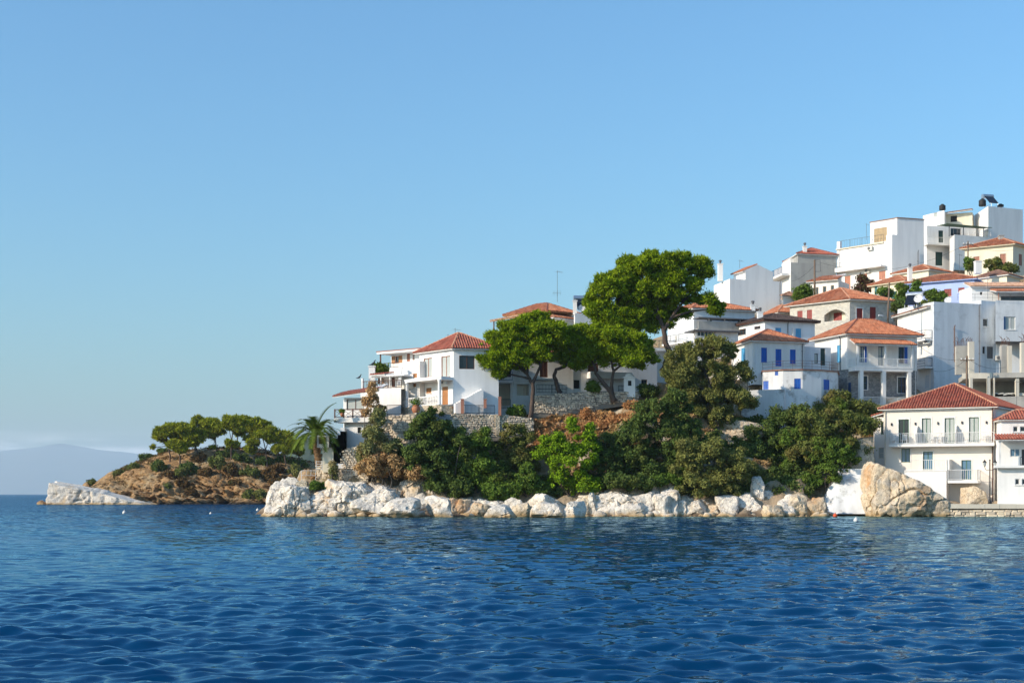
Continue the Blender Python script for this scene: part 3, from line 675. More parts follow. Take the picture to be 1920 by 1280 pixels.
def hgt(x, y):
    x = np.asarray(x, float); y = np.asarray(y, float)
    d2 = (x[..., None] - CT[:, 0]) ** 2 + (y[..., None] - CT[:, 1]) ** 2 + .4
    w = d2 ** -2.2
    return (w * CT[:, 2]).sum(-1) / w.sum(-1)
def ground(x, y): return float(hgt(np.array([x]), np.array([y]))[0])

def land_material():
    m, n, l, b = base('hillside_soil'); b.inputs['Roughness'].default_value = .95
    c = ramp_mix(n, l, noise_fac(n, l, .8, 6), (.34, .22, .12), (.22, .17, .09), .4, .6)
    c = ramp_mix(n, l, noise_fac(n, l, .5, 5), c, (.62, .54, .42), .52, .66)
    g = n.new('ShaderNodeNewGeometry'); s = n.new('ShaderNodeSeparateXYZ'); l.new(g.outputs['Position'], s.inputs[0])
    c = ramp_mix(n, l, s.outputs['Z'], (.36, .27, .18), c, 1.0, 3.0)
    c = ramp_mix(n, l, s.outputs['Z'], (.14, .09, .05), c, .15, .6)
    l.new(c, b.inputs['Base Color']); bump(n, l, b, noise_fac(n, l, 2.5, 8), .8, .25)
land_material()
gx = np.arange(-34, 112, .45); gy = np.concatenate([np.arange(119, 150, .35), np.arange(150, 262, .9)])
GX, GY = np.meshgrid(gx, gy); GZ = np.zeros_like(GX)
for i in range(len(gy)): GZ[i] = hgt(GX[i], GY[i])
pp = np.stack([GX.ravel(), GY.ravel(), GZ.ravel()], 1)
nz = fbm(pp * .45, 5, 3).reshape(GX.shape); rgd = fbm(pp * np.array([.8, .8, .8]), 4, 7, .55, True).reshape(GX.shape); GZ = GZ + nz * np.clip(.5 - GZ * .012, .2, .5) + rgd * .55 * np.clip(1 - abs(GZ - 2) / 4, 0, 1)
nx, ny = len(gx), len(gy); ii = np.arange(nx * ny).reshape(ny, nx)
FQ = np.stack([ii[:-1, :-1], ii[:-1, 1:], ii[1:, 1:], ii[1:, :-1]], -1).reshape(-1, 4)
land = mesh_np('hillside', np.stack([GX.ravel(), GY.ravel(), GZ.ravel()], 1), FQ, 'hillside_soil', None, True); land['kind'] = 'structure'

# ---------------------------------------------------------------- sea
def sea_material():
    m, n, l, b = base('sea_water')
    n.remove(b); dif = n.new('ShaderNodeBsdfDiffuse'); glo = n.new('ShaderNodeBsdfGlossy'); glo.inputs['Roughness'].default_value = .045; glo.inputs['Color'].default_value = (.50, .80, .98, 1); fre = n.new('ShaderNodeFresnel'); fre.inputs['IOR'].default_value = 1.34; mxs = n.new('ShaderNodeMixShader')
    fm_ = n.new('ShaderNodeMath'); fm_.operation = 'MULTIPLY'; fm_.inputs[1].default_value = .80; l.new(fre.outputs[0], fm_.inputs[0]); l.new(fm_.outputs[0], mxs.inputs[0]); l.new(dif.outputs[0], mxs.inputs[1]); l.new(glo.outputs[0], mxs.inputs[2]); l.new(mxs.outputs[0], n['Material Output'].inputs[0])
    c = ramp_mix(n, l, noise_fac(n, l, .03, 4, (.5, 1.2, 1)), (.0005, .026, .080), (.0007, .040, .110), .35, .65)
    # paler, greener water over the shallow shelf by the shore
    g = n.new('ShaderNodeNewGeometry'); s = n.new('ShaderNodeSeparateXYZ'); l.new(g.outputs['Position'], s.inputs[0])
    my = n.new('ShaderNodeMapRange'); my.inputs['From Min'].default_value = 112; my.inputs['From Max'].default_value = 126; l.new(s.outputs['Y'], my.inputs['Value'])
    mx_ = n.new('ShaderNodeMapRange'); mx_.inputs['From Min'].default_value = -26; mx_.inputs['From Max'].default_value = -19; l.new(s.outputs['X'], mx_.inputs['Value'])
    ml = n.new('ShaderNodeMath'); ml.operation = 'MULTIPLY'; l.new(my.outputs[0], ml.inputs[0]); l.new(mx_.outputs[0], ml.inputs[1])
    c = ramp_mix(n, l, ml.outputs[0], c, (.03, .06, .045), 0, 1)
    l.new(c, dif.inputs['Color'])
    # slope field of the ripples too fine for the mesh; stronger where the mesh no longer carries the chop
    mpn = n.new('ShaderNodeMapping'); mpn.inputs['Scale'].default_value = (.55, 1, 1); l.new(g.outputs['Position'], mpn.inputs[0])
    tn_ = n.new('ShaderNodeTexNoise'); tn_.inputs['Scale'].default_value = 2.4; tn_.inputs['Detail'].default_value = 3; l.new(mpn.outputs[0], tn_.inputs['Vector'])
    sb = n.new('ShaderNodeVectorMath'); sb.operation = 'SUBTRACT'; sb.inputs[1].default_value = (.5, .5, .5); l.new(tn_.outputs['Color'], sb.inputs[0])
    md = n.new('ShaderNodeMapRange'); md.inputs['From Min'].default_value = 22; md.inputs['From Max'].default_value = 160; md.inputs['To Min'].default_value = .18; md.inputs['To Max'].default_value = 2.2; l.new(s.outputs['Y'], md.inputs['Value'])
    sc_ = n.new('ShaderNodeVectorMath'); sc_.operation = 'SCALE'; l.new(sb.outputs[0], sc_.inputs[0]); l.new(md.outputs[0], sc_.inputs['Scale'])
    fl = n.new('ShaderNodeVectorMath'); fl.operation = 'MULTIPLY'; fl.inputs[1].default_value = (1, 1, 0); l.new(sc_.outputs[0], fl.inputs[0])
    ad = n.new('ShaderNodeVectorMath'); ad.operation = 'ADD'; l.new(fl.outputs[0], ad.inputs[0]); l.new(g.outputs['Normal'], ad.inputs[1])
    nm_ = n.new('ShaderNodeVectorMath'); nm_.operation = 'NORMALIZE'; l.new(ad.outputs[0], nm_.inputs[0]); [l.new(nm_.outputs[0], x.inputs['Normal']) for x in (dif, glo, fre)]
sea_material()
rows = [-28, -10, 0, 6, 10]; y_ = 12.5
while y_ < 60: rows.append(y_); y_ *= 1.0040
while y_ < 320: rows.append(y_); y_ += .26 + (y_ - 60) * .0036
rows += [330, 350, 400, 600, 1000, 2000, 5000, 12000, 45000]; rows = np.array(rows)
tn = np.concatenate([[-40, -12, -4, -1.5, -.8, -.55], np.linspace(-.37, .37, 480), [.55, .8, 1.5, 4, 12, 40]])
SX = (rows[:, None] + 30) * tn[None, :]; SY = np.repeat(rows[:, None], len(tn), 1); SX = np.where(abs(SX) > 30000, np.sign(SX) * 30000, SX)
rng_ = np.random.default_rng(11); SZ = np.zeros_like(SX)
spc = np.gradient(rows)[:, None] + np.zeros_like(SX)
for k in range(130):
    lam = math.exp(rng_.uniform(math.log(.24), math.log(.8))) if k < 95 else math.exp(rng_.uniform(math.log(.95), math.log(2.6))); th = R(264) + rng_.normal() * .55; kk = 2 * math.pi / lam
    amp = (.0074 if k < 95 else .0030) * lam ** .95 * (.5 + rng_.random()); ph = rng_.uniform(0, 6.28)
    fade = np.clip((lam / np.maximum(spc, 1e-3) - 2.0) / 2, 0, 1)
    arg = kk * (math.cos(th) * SX + math.sin(th) * SY) + ph
    SZ += amp * fade * np.sin(arg)
grp = fbm(np.stack([SX.ravel() * .05, SY.ravel() * .08, SX.ravel() * 0], 1), 3, 21).reshape(SX.shape); SZ *= (1 + .55 * np.clip(grp, -1, 1)) * .55
inb = (abs(tn)[None, :] <= .371) & (rows[:, None] >= 12) & (rows[:, None] < 325); SZ = np.where(inb, SZ, 0)
ii = np.arange(SX.size).reshape(SX.shape); FQ = np.stack([ii[:-1, :-1], ii[:-1, 1:], ii[1:, 1:], ii[1:, :-1]], -1).reshape(-1, 4)
sea = mesh_np('sea', np.stack([SX.ravel(), SY.ravel(), SZ.ravel()], 1), FQ, 'sea_water', None, True); sea['kind'] = 'structure'

# ---------------------------------------------------------------- far mountains
pmat('far_forest', (.06, .08, .045), (.09, .09, .055), scale=.002, rough=1)
pmat('near_forest', (.035, .06, .03), (.06, .08, .04), scale=.02, rough=1)
def ridge(name, Y, prof, depth, mat, seed, amp, n=160, layers=10):
    pxs = np.linspace(prof[0][0], prof[-1][0], n); pys = np.interp(pxs, [p[0] for p in prof], [p[1] for p in prof]); V = []
    for j in range(layers):
        k = j / (layers - 1)
        yy = Y + depth * k; hfac = math.sin(min(1, k * 2) * math.pi / 2) if k <= .5 else math.cos((k - .5) * math.pi)
        for i in range(n):
            z = max(0, PZ(pys[i], Y + depth / 2)) * hfac; V.append((PX(pxs[i], Y + depth / 2), yy, z - 3))
    V = np.array(V); V[:, 2] += fbm(V / amp[0], 4, seed) * amp[1] * np.clip(V[:, 2] / (V[:, 2].max() + 1), 0, 1)
    ii = np.arange(n * layers).reshape(layers, n); FQ = np.stack([ii[:-1, :-1], ii[:-1, 1:], ii[1:, 1:], ii[1:, :-1]], -1).reshape(-1, 4)
    o = mesh_np(name, V, FQ, mat, None, True); o['kind'] = 'structure'
ridge('mountains', 21000, [(-700, 900), (-400, 868), (-150, 850), (0, 843), (60, 838), (125, 832), (170, 839), (215, 843), (265, 850), (330, 868), (400, 885), (520, 905), (640, 926)], 6000, 'far_forest', 5, (1800, 60))
ridge('hill', 1300, [(420, 926), (480, 893), (520, 862), (548, 838), (575, 822), (600, 818), (640, 826), (700, 845), (780, 880), (880, 926)], 300, 'near_forest', 8, (30, 8), 240, 14)

# ---------------------------------------------------------------- the bare headland across the bay
HP = [(165, 915), (185, 899), (210, 886), (235, 879), (262, 866), (285, 858), (310, 850), (350, 846), (400, 841), (450, 840), (500, 846), (540, 858), (580, 868), (640, 872), (720, 880)]
def head_top(px): return float(np.interp(px, [p[0] for p in HP], [p[1] for p in HP]))
H0 = 283.0
def head_z(x, y, noise_=True):
    px = 960 + x / y * FPX
    top = np.interp(px, [p[0] for p in HP], [p[1] for p in HP]); zt = CAMZ + (HORY - top) / FPX * 306 
    zt = np.where(px < 165, np.clip(5 - (165 - px) * .12, -4, 5), zt)
    t = np.clip((y - H0) / 23.0, -.3, 1); s = np.where(t < 0, t * .6, np.where(t < .32, t / .32 * .38, .38 + (1 - (1 - np.clip((t - .32) / .68, 0, 1)) ** 1.7) * .62))
    z = zt * s - np.clip(170 - px, 0, 200) * .03
    z = np.where(y > 306, zt - ((y - 306) * .16) ** 1.5 * .5, z)
    z = np.where(y > 335, np.minimum(z, zt - ((335 - 306) * .16) ** 1.5 * .5 - (y - 335) * .4), z)
    return z
hx = np.arange(-108, -18, .42); hy = np.concatenate([np.arange(276, 312, .32), np.arange(312, 360, 1.2)])
HX, HY = np.meshgrid(hx, hy); HZ = head_z(HX, HY); pp = np.stack([HX.ravel(), HY.ravel(), HZ.ravel()], 1)
n1 = fbm(pp * .3, 6, 31).reshape(HX.shape); st = fbm((pp + np.stack([pp[:, 2] * .8, pp[:, 2] * 0, pp[:, 0] * .25], 1)) * np.array([.35, .35, 1.1]) + 3, 5, 35, .6, True).reshape(HX.shape); bg_ = fbm(pp * .07, 2, 77).reshape(HX.shape)
steep = np.clip(1 - (HY - H0) / 24, 0, 1) * np.clip((HY - H0 + 3) / 4, 0, 1)
fine = fbm((pp + np.stack([pp[:, 2] * .8, pp[:, 2] * 0, pp[:, 0] * .25], 1)) * np.array([.9, .9, 2.4]), 4, 41, .65, True).reshape(HX.shape); DY = -(st * 1.6 + bg_ * 2.4 + fine * .8) * steep; HZ2 = HZ + n1 * (.35 + .6 * steep) + fine * .3 * steep
ii = np.arange(HX.size).reshape(HX.shape); FQ = np.stack([ii[:-1, :-1], ii[:-1, 1:], ii[1:, 1:], ii[1:, :-1]], -1).reshape(-1, 4)
def head_material():
    m, n, l, b = base('headland_rock'); b.inputs['Roughness'].default_value = .95
    c = ramp_mix(n, l, noise_fac(n, l, .35, 7, (1, 1, 2.2), .65), (.66, .40, .18), (.44, .25, .11), .42, .66)
    c = ramp_mix(n, l, noise_fac(n, l, .16, 6), c, (.60, .46, .27), .52, .68)
    c = ramp_mix(n, l, noise_fac(n, l, .5, 5, (1, 1, 1.5)), c, (.20, .13, .06), .60, .70)
    g = n.new('ShaderNodeNewGeometry'); s = n.new('ShaderNodeSeparateXYZ'); l.new(g.outputs['Position'], s.inputs[0])
    c = ramp_mix(n, l, s.outputs['Z'], (.05, .035, .02), c, .3, .9)
    l.new(c, b.inputs['Base Color']); bump(n, l, b, noise_fac(n, l, 1.2, 9, (1, 1, 2.2), .75), 1.0, 1.1)
head_material()
hd = mesh_np('headland', np.stack([HX.ravel(), (HY + DY).ravel(), HZ2.ravel()], 1), FQ, 'headland_rock', None, True); hd['kind'] = 'structure'
# ---------------------------------------------------------------- houses: the shore hotel
def house(name, label, px, py, Y): return thing(name, label, 'house', P(px, py, Y))
def slab(root, f, a0, a1, d0, d1, z0, z1, mat='white_wall', name='balcony_slab'): return MB().fbox(f, a0, a1, d0, d1, z0, z1).build(name, mat, root)

h = house('shore_hotel', 'large cream three-storey house with long white balcony above the big shore rock', 1760, 940, 134)
v = Vol(h, [pt(1657, 136.3), pt(1863.8, 132), pt(1925, 141.5)], .3, PZ(764.5, 132), 'beige_wall')
f = v.faces[0]
for rc in ((615, 325, 710, 545), (830, 315, 912, 545), (1040, 312, 1130, 545), (1265, 305, 1355, 538)):
    win(v, 0, q('E', *rc), 'glass', 'green_paint', 'curtain_glass' if rc[0] != 615 else 'window_glass', (1, 0), None, surround='white_paint', name='balcony_door')
for rc, nm in (((640, 592, 720, 720), 'window'), ((840, 622, 930, 790), 'balcony_door'), ((1195, 700, 1285, 880), 'balcony_door')): win(v, 0, q('E', *rc), 'glass', 'green_paint', 'blue_glass', (1, 0), None, surround='white_paint', name=nm)
v.finish()
hip_roof(h, v.quad(), v.z1 + .12, 2.55, .42, 'hotel_tile', 'ridge_mortar', 'white_wall'); downpipe(h, f, f.L - .12, 1.2, v.z1, 'dark_wood'); downpipe(h, f, .15, 3.2, v.z1, 'cream_paint')
MB().prism([(x, y) for x, y in [f.p(-.1, .12), f.p(f.L + .1, .12), f.p(f.L + .1, -.3), f.p(-.1, -.3)]], v.z1 - .12, v.z1 + .02).build('eaves_band', 'white_wall', h)
a0, _ = f.hit(*q('E', 530, 560), .9); a1, _ = f.hit(*q('E', 1497, 545), .9); _, zs = f.hit(*q('E', 1000, 548), .9)
slab(h, f, a0, a1, .002, 1.15, zs - .26, zs)
railing(h, f.p(a0 + .05, 1.1), f.p(a1 - .03, 1.1), zs, 1.0, 'white_paint', .17, .021, separate=True, posts=2.4)
railing(h, f.p(a0 + .05, .05), f.p(a0 + .05, 1.1), zs, 1.0, 'white_paint', .17, .02)
for zx in (790, 1150):
    a, _ = f.hit(*q('E', zx, 400)); m = MB(); n = 8; prof = [(0, 1.75), (.25, 1.7), (.5, 1.5), (.72, 1.2), (.85, .95)]
    for i in range(len(prof) - 1): m.fbox(f, a - .05, a + .05, prof[i][0] + .004, prof[i + 1][0] + .004, zs + .002, zs + (prof[i][1] + prof[i + 1][1]) / 2)
    m.build('balcony_screen', 'white_wall', h)
for k, zx in enumerate((580, 680, 930, 1000, 1410)):      # garden chairs behind the rail
    a, _ = f.hit(*q('E', zx, 500)); t = thing('garden_chair', ['white garden chair at the left end of the long balcony', 'white garden chair by the first green balcony door', 'white garden chair right of the second green balcony door', 'white garden chair before the third green balcony door', 'white garden chair at the right end of the long balcony'][k], 'chair', (*f.p(a, .6), zs), 'white chairs on the long balcony')
    MB().fbox(f, a - .22, a + .22, .4, .82, zs + .4, zs + .45).build('seat', 'white_paint', t)
    m = MB()
    for i in range(4): m.fbox(f, a - .2 + i * .11, a - .13 + i * .11, .40, .43, zs + .45, zs + .85)
    m.fbox(f, a - .22, a + .22, .395, .435, zs + .85, zs + .92); m.build('backrest', 'white_paint', t)
    for e in (-.2, .2):
        for dd in (.43, .79): MB().fbox(f, a + e - .02, a + e + .02, dd - .02, dd + .02, zs, zs + .4).build('leg', 'white_paint', t)
# lower balcony on a solid white plinth, and the small hung balcony over the cave
a0, _ = f.hit(*q('E', 735, 790), 1.2); a1, _ = f.hit(*q('E', 1062, 790), 1.2); _, zs2 = f.hit(*q('E', 900, 792), 1.2)
slab(h, f, a0 - .6, a1, .002, 1.6, .3, zs2 - .12, 'bright_white_wall', 'plinth'); slab(h, f, a0 - .6, a1 + .05, .002, 1.66, zs2 - .118, zs2)
railing(h, f.p(a0, 1.6), f.p(a1, 1.6), zs2, .95, 'white_paint', .17, .02, separate=True)
MB().fbox(f, a1 - .02, a1 + .25, .004, 1.5, zs2 + .002, zs2 + 1.0).build('balcony_screen', 'white_wall', h)
a0, _ = f.hit(*q('E', 1072, 890), 1.6); a1, _ = f.hit(*q('E', 1350, 890), 1.6); _, zs3 = f.hit(*q('E', 1200, 888), 1.6)
slab(h, f, a0, a1, .002, 1.9, zs3 - .24, zs3)
railing(h, f.p(a0 + .05, 1.85), f.p(a1 - .05, 1.85), zs3, .98, 'white_paint', .17, .02, separate=True); railing(h, f.p(a1 - .05, .05), f.p(a1 - .05, 1.85), zs3, .98, 'white_paint', .17, .02)
for k, (zx, zy) in enumerate(((550, 370), (770, 365), (978, 360), (1200, 354), (1425, 352))):
    a, z = f.hit(*q('E', zx, zy)); MB().fbox(f, a - .06, a + .06, .002, .12, z - .12, z + .12).build('wall_lamp', 'black_iron', h)
v2 = Vol(h, [pt(1638, 140.5), pt(1639, 137.4), pt(1657.3, 136.9)], 1.0, PZ(782, 137), 'beige_wall', name='side_wing')
win(v2, 1, q('E', 450, 345, 483, 465), 'glass', 'green_paint', 'window_glass', (0, 0), None); win(v2, 1, q('E', 430, 585, 485, 685), 'glass', 'cream_paint', 'curtain_glass', (0, 1), None); v2.finish()
ff = v2.faces[1]; shed_roof(h, (*ff.p(-.25, .2), v2.z1 + .08), (*ff.p(ff.L + .1, .2), v2.z1 + .42), (*ff.p(-.25, -3.4), v2.z1 + .3), (*ff.p(ff.L + .1, -3.4), v2.z1 + .64), 'hotel_tile')

# ---- the white house at the right edge
h = house('quay_house', 'white house at the right edge of the quay with canopy of red tiles', 1890, 940, 129)
v = Vol(h, [pt(1869, 133), pt(1870.5, 128.6), pt(2010, 127.6)], .3, PZ(877, 128.6), 'bright_white_wall')
for rc in ((1690, 872, 1732, 928), (1752, 872, 1800, 928)): win(v, 1, q('E', *rc), 'glass', 'white_paint', 'window_glass', (0, 0), 'white_paint')
v.finish(); f = v.faces[1]
slab(h, f, -.35, f.L, -.02, .55, v.z1, v.z1 + .22, 'bright_white_wall', 'terrace_slab')
vu = Vol(h, [f.p(.35, -2.9), f.p(.35, -1.3), f.p(f.L, -1.3)], v.z1 + .1, PZ(822, 130), 'bright_white_wall', name='terrace_wall')
win(vu, 1, q('E', 1645, 595, 1735, 670), 'glass', 'white_paint', 'blue_glass', (1, 0), None); win(vu, 1, q('E', 1750, 600, 1815, 760), 'glass', 'grey_iron', 'window_glass', (0, 0), None, name='terrace_door'); vu.finish()
for a in (.05, 4.4): MB().fbox(f, a, a + .2, .1, .3, v.z1 + .22, PZ(826, 128.5)).build('terrace_post', 'white_paint', h)
ze, zt_ = PZ(824, 128.2), PZ(815, 129.6); shed_roof(h, (*f.p(-.3, .5), ze), (*f.p(f.L, .5), ze), (*f.p(-.1, -1.3), zt_), (*f.p(f.L, -1.3), zt_), 'red_tile')
railing(h, f.p(1.9, .5), f.p(f.L, .5), v.z1 + .22, .75, 'black_iron', .12, .012)
vt = Vol(h, [f.p(.55, -4.5), f.p(.55, -1.35), f.p(f.L, -1.35)], PZ(822, 130) - .3, PZ(789, 130), 'bright_white_wall', name='upper_wall')
for rc in ((1672, 388, 1718, 440), (1735, 388, 1790, 440)): win(vt, 1, q('E', *rc), 'glass', 'white_paint', 'window_glass', (0, 0), 'white_paint')
vt.finish(); hip_roof(h, vt.quad(), vt.z1 + .1, .9, .3, 'red_tile', soffit='white_wall')

# ---- quay wall and promenade
t = thing('quay_wall', 'low stone quay wall with pale coping blocks at the water', 'quay', P(1850, 966, 126.5))
qa, qb = pt(1781, 127.6), pt(2080, 125.2); f = Face(qa, qb); rg = random.Random(4)
MB().fbox(f, 0, f.L, -6, 0, -.6, PZ(955, 127)).build('core', 'rubble_mortar', t)
stone_wall(t, f, 0, f.L, lambda a: PZ(953.5, 127), lambda a: -.1, rg, 0, .24, .62, 'stones', 'rubble_stone')
a = 0; zc = PZ(953, 127)
while a < f.L:
    w_ = rg.uniform(1.0, 1.7); d_ = rg.uniform(0, .06); MB().fbox(f, a + .012, min(a + w_, f.L), -.9, .1 + d_, zc, zc + .42 + rg.uniform(-.03, .02)).build('coping_block', 'concrete_light', t); a += w_
MB().fbox(f, .1, f.L, -6, -.92, zc - .1, zc + .36).build('paving', 'concrete_light', t)

# ---- whitewashed slope beside the rock
t = thing('whitewashed_wall', 'blotchy whitewashed sea wall between the scrub and the big rock', 'wall', P(1590, 960, 130))
m = MB(); N = 16; rg = random.Random(3)
def wtop(k): return np.interp(k, [0, .12, .3, .6, 1], [945, 915, 894, 890, 884])
pts_ = []
for j in range(9):
    for i in range(N + 1):
        k = i / N; px_ = 1541 + (1648 - 1541) * k; pyt = wtop(k); py_ = pyt + (963 - pyt) * (1 - j / 8); Y_ = 131.2 + (j / 8) * 1.5 + rg.uniform(-.12, .12) - .8 * k; pts_.append(P(px_, py_, Y_))
m.add(pts_, [(j * (N + 1) + i, j * (N + 1) + i + 1, (j + 1) * (N + 1) + i + 1, (j + 1) * (N + 1) + i) for j in range(8) for i in range(N)])
back_ = [(p[0] + .2, p[1] + 2.5, p[2]) for p in pts_[-(N + 1):]]; b0 = len(m.v); m.v += back_; m.f += [(8 * (N + 1) + i, 8 * (N + 1) + i + 1, b0 + i + 1, b0 + i) for i in range(N)]
m.build('face', 'whitewash', t, True)
f = Face(pt(1571, 132.9), pt(1640, 132.2)); MB().fbox(f, 0, f.L, -.4, 0, PZ(892, 132.5), PZ(878.5, 132.5)).build('parapet', 'bright_white_wall', t)

# ---- the verandah house
h = house('verandah_house', 'white house with blue shutters over a stone ground floor with white pillars', 1640, 757, 150)
zmid = PZ(692, 150)
v = Vol(h, [pt(1527.8, 156), pt(1588.5, 150), pt(1719.4, 152)], zmid, PZ(628, 150), 'white_wall'); f = v.faces[1]
win(v, 1, q('C', 275, 582, 325, 740), 'glass', 'navy_paint', 'curtain_glass', (1, 1), 'white_paint', leaf=('r', 'blue_paint', .8)); win(v, 1, q('C', 462, 582, 540, 780), 'glass', 'navy_paint', 'curtain_glass', (1, 1), None, name='verandah_door')
win(v, 1, q('C', 665, 590, 722, 752), 'glass', 'navy_paint', 'window_glass', (1, 1), 'white_paint', leaf=('r', 'blue_paint', 1.1)); win(v, 0, q('C', 50, 570, 90, 745), 'shutter', 'light_blue_paint'); v.finish()
hip_roof(h, v.quad(), v.z1 + .1, 2.0, .5, 'orange_tile', 'dark_ridge'); downpipe(h, v.faces[0], v.faces[0].L - 1.2, zmid, v.z1); downpipe(h, f, f.L - .25, zmid - 3, v.z1, 'white_paint')
vl = Vol(h, [pt(1530, 155.6), pt(1588.9, 150.1), pt(1719, 152.1)], PZ(757, 150) - 2.5, zmid - .01, 'grey_stonework', name='stone_ground_floor')
win(vl, 1, q('C', 312, 880, 352, 1015), 'glass', 'navy_paint', 'window_glass', (0, 1), 'white_paint', surround='white_paint'); win(vl, 1, q('C', 658, 892, 738, 1050), 'glass', 'navy_paint', 'window_glass', (1, 1), 'white_paint', surround='white_paint'); win(vl, 0, q('D', 1440, 730, 1465, 865), 'shutter', 'navy_paint', sill=None); vl.finish()
D_ = 1.55; a0, _ = f.hit(*q('C', 235, 800), D_); a1, _ = f.hit(*q('C', 808, 800), D_); _, zsl = f.hit(*q('C', 520, 790), D_)
slab(h, f, a0, a1, .002, D_, zsl - .42, zsl, 'white_wall'); MB().fbox(f, a0 - .02, a1 + .02, D_ - .12, D_ + .05, zsl - .1, zsl + .06).build('balcony_edge', 'white_wall', h)
railing(h, f.p(a0 + .1, D_ - .05), f.p(a1 - .1, D_ - .05), zsl + .06, .85, 'white_paint', .14, .012); railing(h, f.p(a0 + .1, .05), f.p(a0 + .1, D_ - .05), zsl + .06, .85, 'white_paint', .14, .012)
zc1, zc0 = f.hit(*q('C', 520, 566), D_)[1], f.hit(*q('C', 520, 520), .2)[1]
shed_roof(h, (*f.p(a0 - .25, D_ + .3), zc1), (*f.p(a1 + .35, D_ + .3), zc1), (*f.p(a0 + .1, .03), zc0), (*f.p(a1 + .1, .03), zc0), 'orange_tile', name='verandah_roof')
for zx, w_ in ((258, .2), (530, .2), (800, .18)):
    a, _ = f.hit(*q('C', zx, 700), D_ - .15); MB().fbox(f, a - w_ / 2, a + w_ / 2, D_ - .25, D_ - .05, zsl, zc1 - .05).build('verandah_post', 'white_paint', h)
for zx in (290, 515, 768):
    a, _ = f.hit(*q('C', zx, 1000), D_ - .2); MB().fbox(f, a - .2, a + .2, D_ - .42, D_ - .02, PZ(762, 149) - 1.5, zsl - .42).build('pillar', 'white_wall', h)
a0, z_ = f.hit(*q('C', 310, 1165), D_); a1, _ = f.hit(*q('C', 830, 1165), D_); railing(h, f.p(a0, D_ + .05), f.p(a1, D_ + .05), z_, .8, 'white_paint', .13, .014)
MB().fbox(f, -.4, f.L + .4, -.1, D_ + .3, z_ - 2.5, z_).build('terrace', 'rubble_stone', h)

# ---- the blue-shuttered house
h = house('blue_shutter_house', 'white house with bright blue shutters and a curved lower terrace', 1470, 770, 146)
v = Vol(h, [pt(1372, 153.5), pt(1411, 147.5), pt(1508.4, 149.3)], PZ(720, 147), PZ(640.5, 147.5), 'white_wall')
for rc, s_ in (((572, 382, 630, 530), 'shutter'), ((715, 395, 775, 568), 'shutter'), ((860, 400, 917, 545), 'shutter')): win(v, 1, q('D', *rc), s_, 'blue_paint', sill=None if rc[3] > 560 else 'white_paint')
win(v, 0, q('D', 372, 385, 412, 535), 'shutter', 'light_blue_paint'); v.finish(); hip_roof(h, v.quad(), v.z1 + .1, 1.55, .35, 'orange_tile', 'dark_ridge'); downpipe(h, v.faces[1], .2, v.z0, v.z1, 'white_paint'); downpipe(h, v.faces[1], v.faces[1].L - .3, v.z0, v.z1)
pl = [pt(1429, 147.9), pt(1430, 145.4), pt(1468, 143.9), pt(1505, 143.6), pt(1540, 144.4), pt(1570, 146.2)]
vl = Vol(h, pl, PZ(775, 144) - 2, PZ(694.5, 144), 'whitewash', name='lower_wall', back=[pt(1572, 150), pt(1432, 151)])
win(vl, 1, q('D', 592, 715, 645, 800), 'shutter', 'blue_paint', sill=None); win(vl, 1, q('D', 708, 618, 742, 660), 'shutter', 'blue_paint', sill=None); win(vl, 2, q('D', 902, 690, 968, 795), 'shutter', 'blue_paint', sill=None); win(vl, 4, q('D', 1195, 700, 1255, 805), 'shutter', 'blue_paint', sill=None); vl.finish()
cx_ = sum(p[0] for p in vl.poly) / 8; cy_ = sum(p[1] for p in vl.poly) / 8
MB().prism([(p[0] + (p[0] - cx_) * .035, p[1] + (p[1] - cy_) * .05) for p in vl.poly], vl.z1, vl.z1 + .12).build('terrace_edge', 'old_tile', h)
for a_, b_ in zip(pl[1:], pl[2:]): railing(h, a_, b_, vl.z1 + .12, .85, 'rust_iron', .0, .01, rails=(.35, .68, 1.0), posts=1.1, rr=.017)
f = Face(pt(1390, 144.5), pt(1470, 142.9)); MB().fbox(f, 0, f.L, -2.5, 0, PZ(815, 144), PZ(731, 144)).build('rough_base', 'whitewash', h)
# little yard building between the two blue houses
t = house('yard_shed', 'small weathered yard wall and dark door between the two blue-shuttered houses', 1545, 690, 151)
v = Vol(t, [pt(1508.8, 150.2), pt(1558, 151.4)], PZ(700, 151), PZ(651, 151), 'weathered_shaded_wall', 1.5); win(v, 0, q('D', 1165, 390, 1212, 560), 'board', 'dark_green', sill=None); win(v, 0, q('D', 1103, 440, 1140, 540), 'glass', 'grey_iron', 'curtain_glass', (0, 0), None); v.finish()

# ---- dark-roofed white house
h = house('dark_roof_house', 'white house with a blackish roof and pale blue shutters above the terraces', 1470, 655, 161)
v = Vol(h, [pt(1366, 166.5), pt(1434, 160), pt(1527.8, 162)], PZ(668, 160), PZ(601.5, 160), 'cool_white_wall')
win(v, 1, q('B', 820, 930, 878, 1000), 'shutter', 'light_blue_paint'); win(v, 1, q('B', 1022, 937, 1078, 1045), 'shutter', 'light_blue_paint'); win(v, 0, q('B', 430, 945, 525, 1005), 'glass', 'dark_wood', 'window_glass', (2, 0)); win(v, 0, q('B', 610, 915, 670, 945), 'glass', 'dark_wood', 'window_glass', (1, 0)); v.finish()
hip_roof(h, v.quad(), v.z1 + .08, 1.15, .45, 'dark_tile', 'dark_tile', 'dark_wood'); downpipe(h, v.faces[1], v.faces[1].L * .45, v.z0, v.z1); chimney(h, 1425, 586, 603, 162, .6, 'cool_white_wall'); f = v.faces[1]; a, z_ = f.hit(*q('B', 992, 930)); MB().fbox(f, a - .06, a + .1, .003, .14, PZ(640, 161), z_).build('flue', 'white_paint', h)
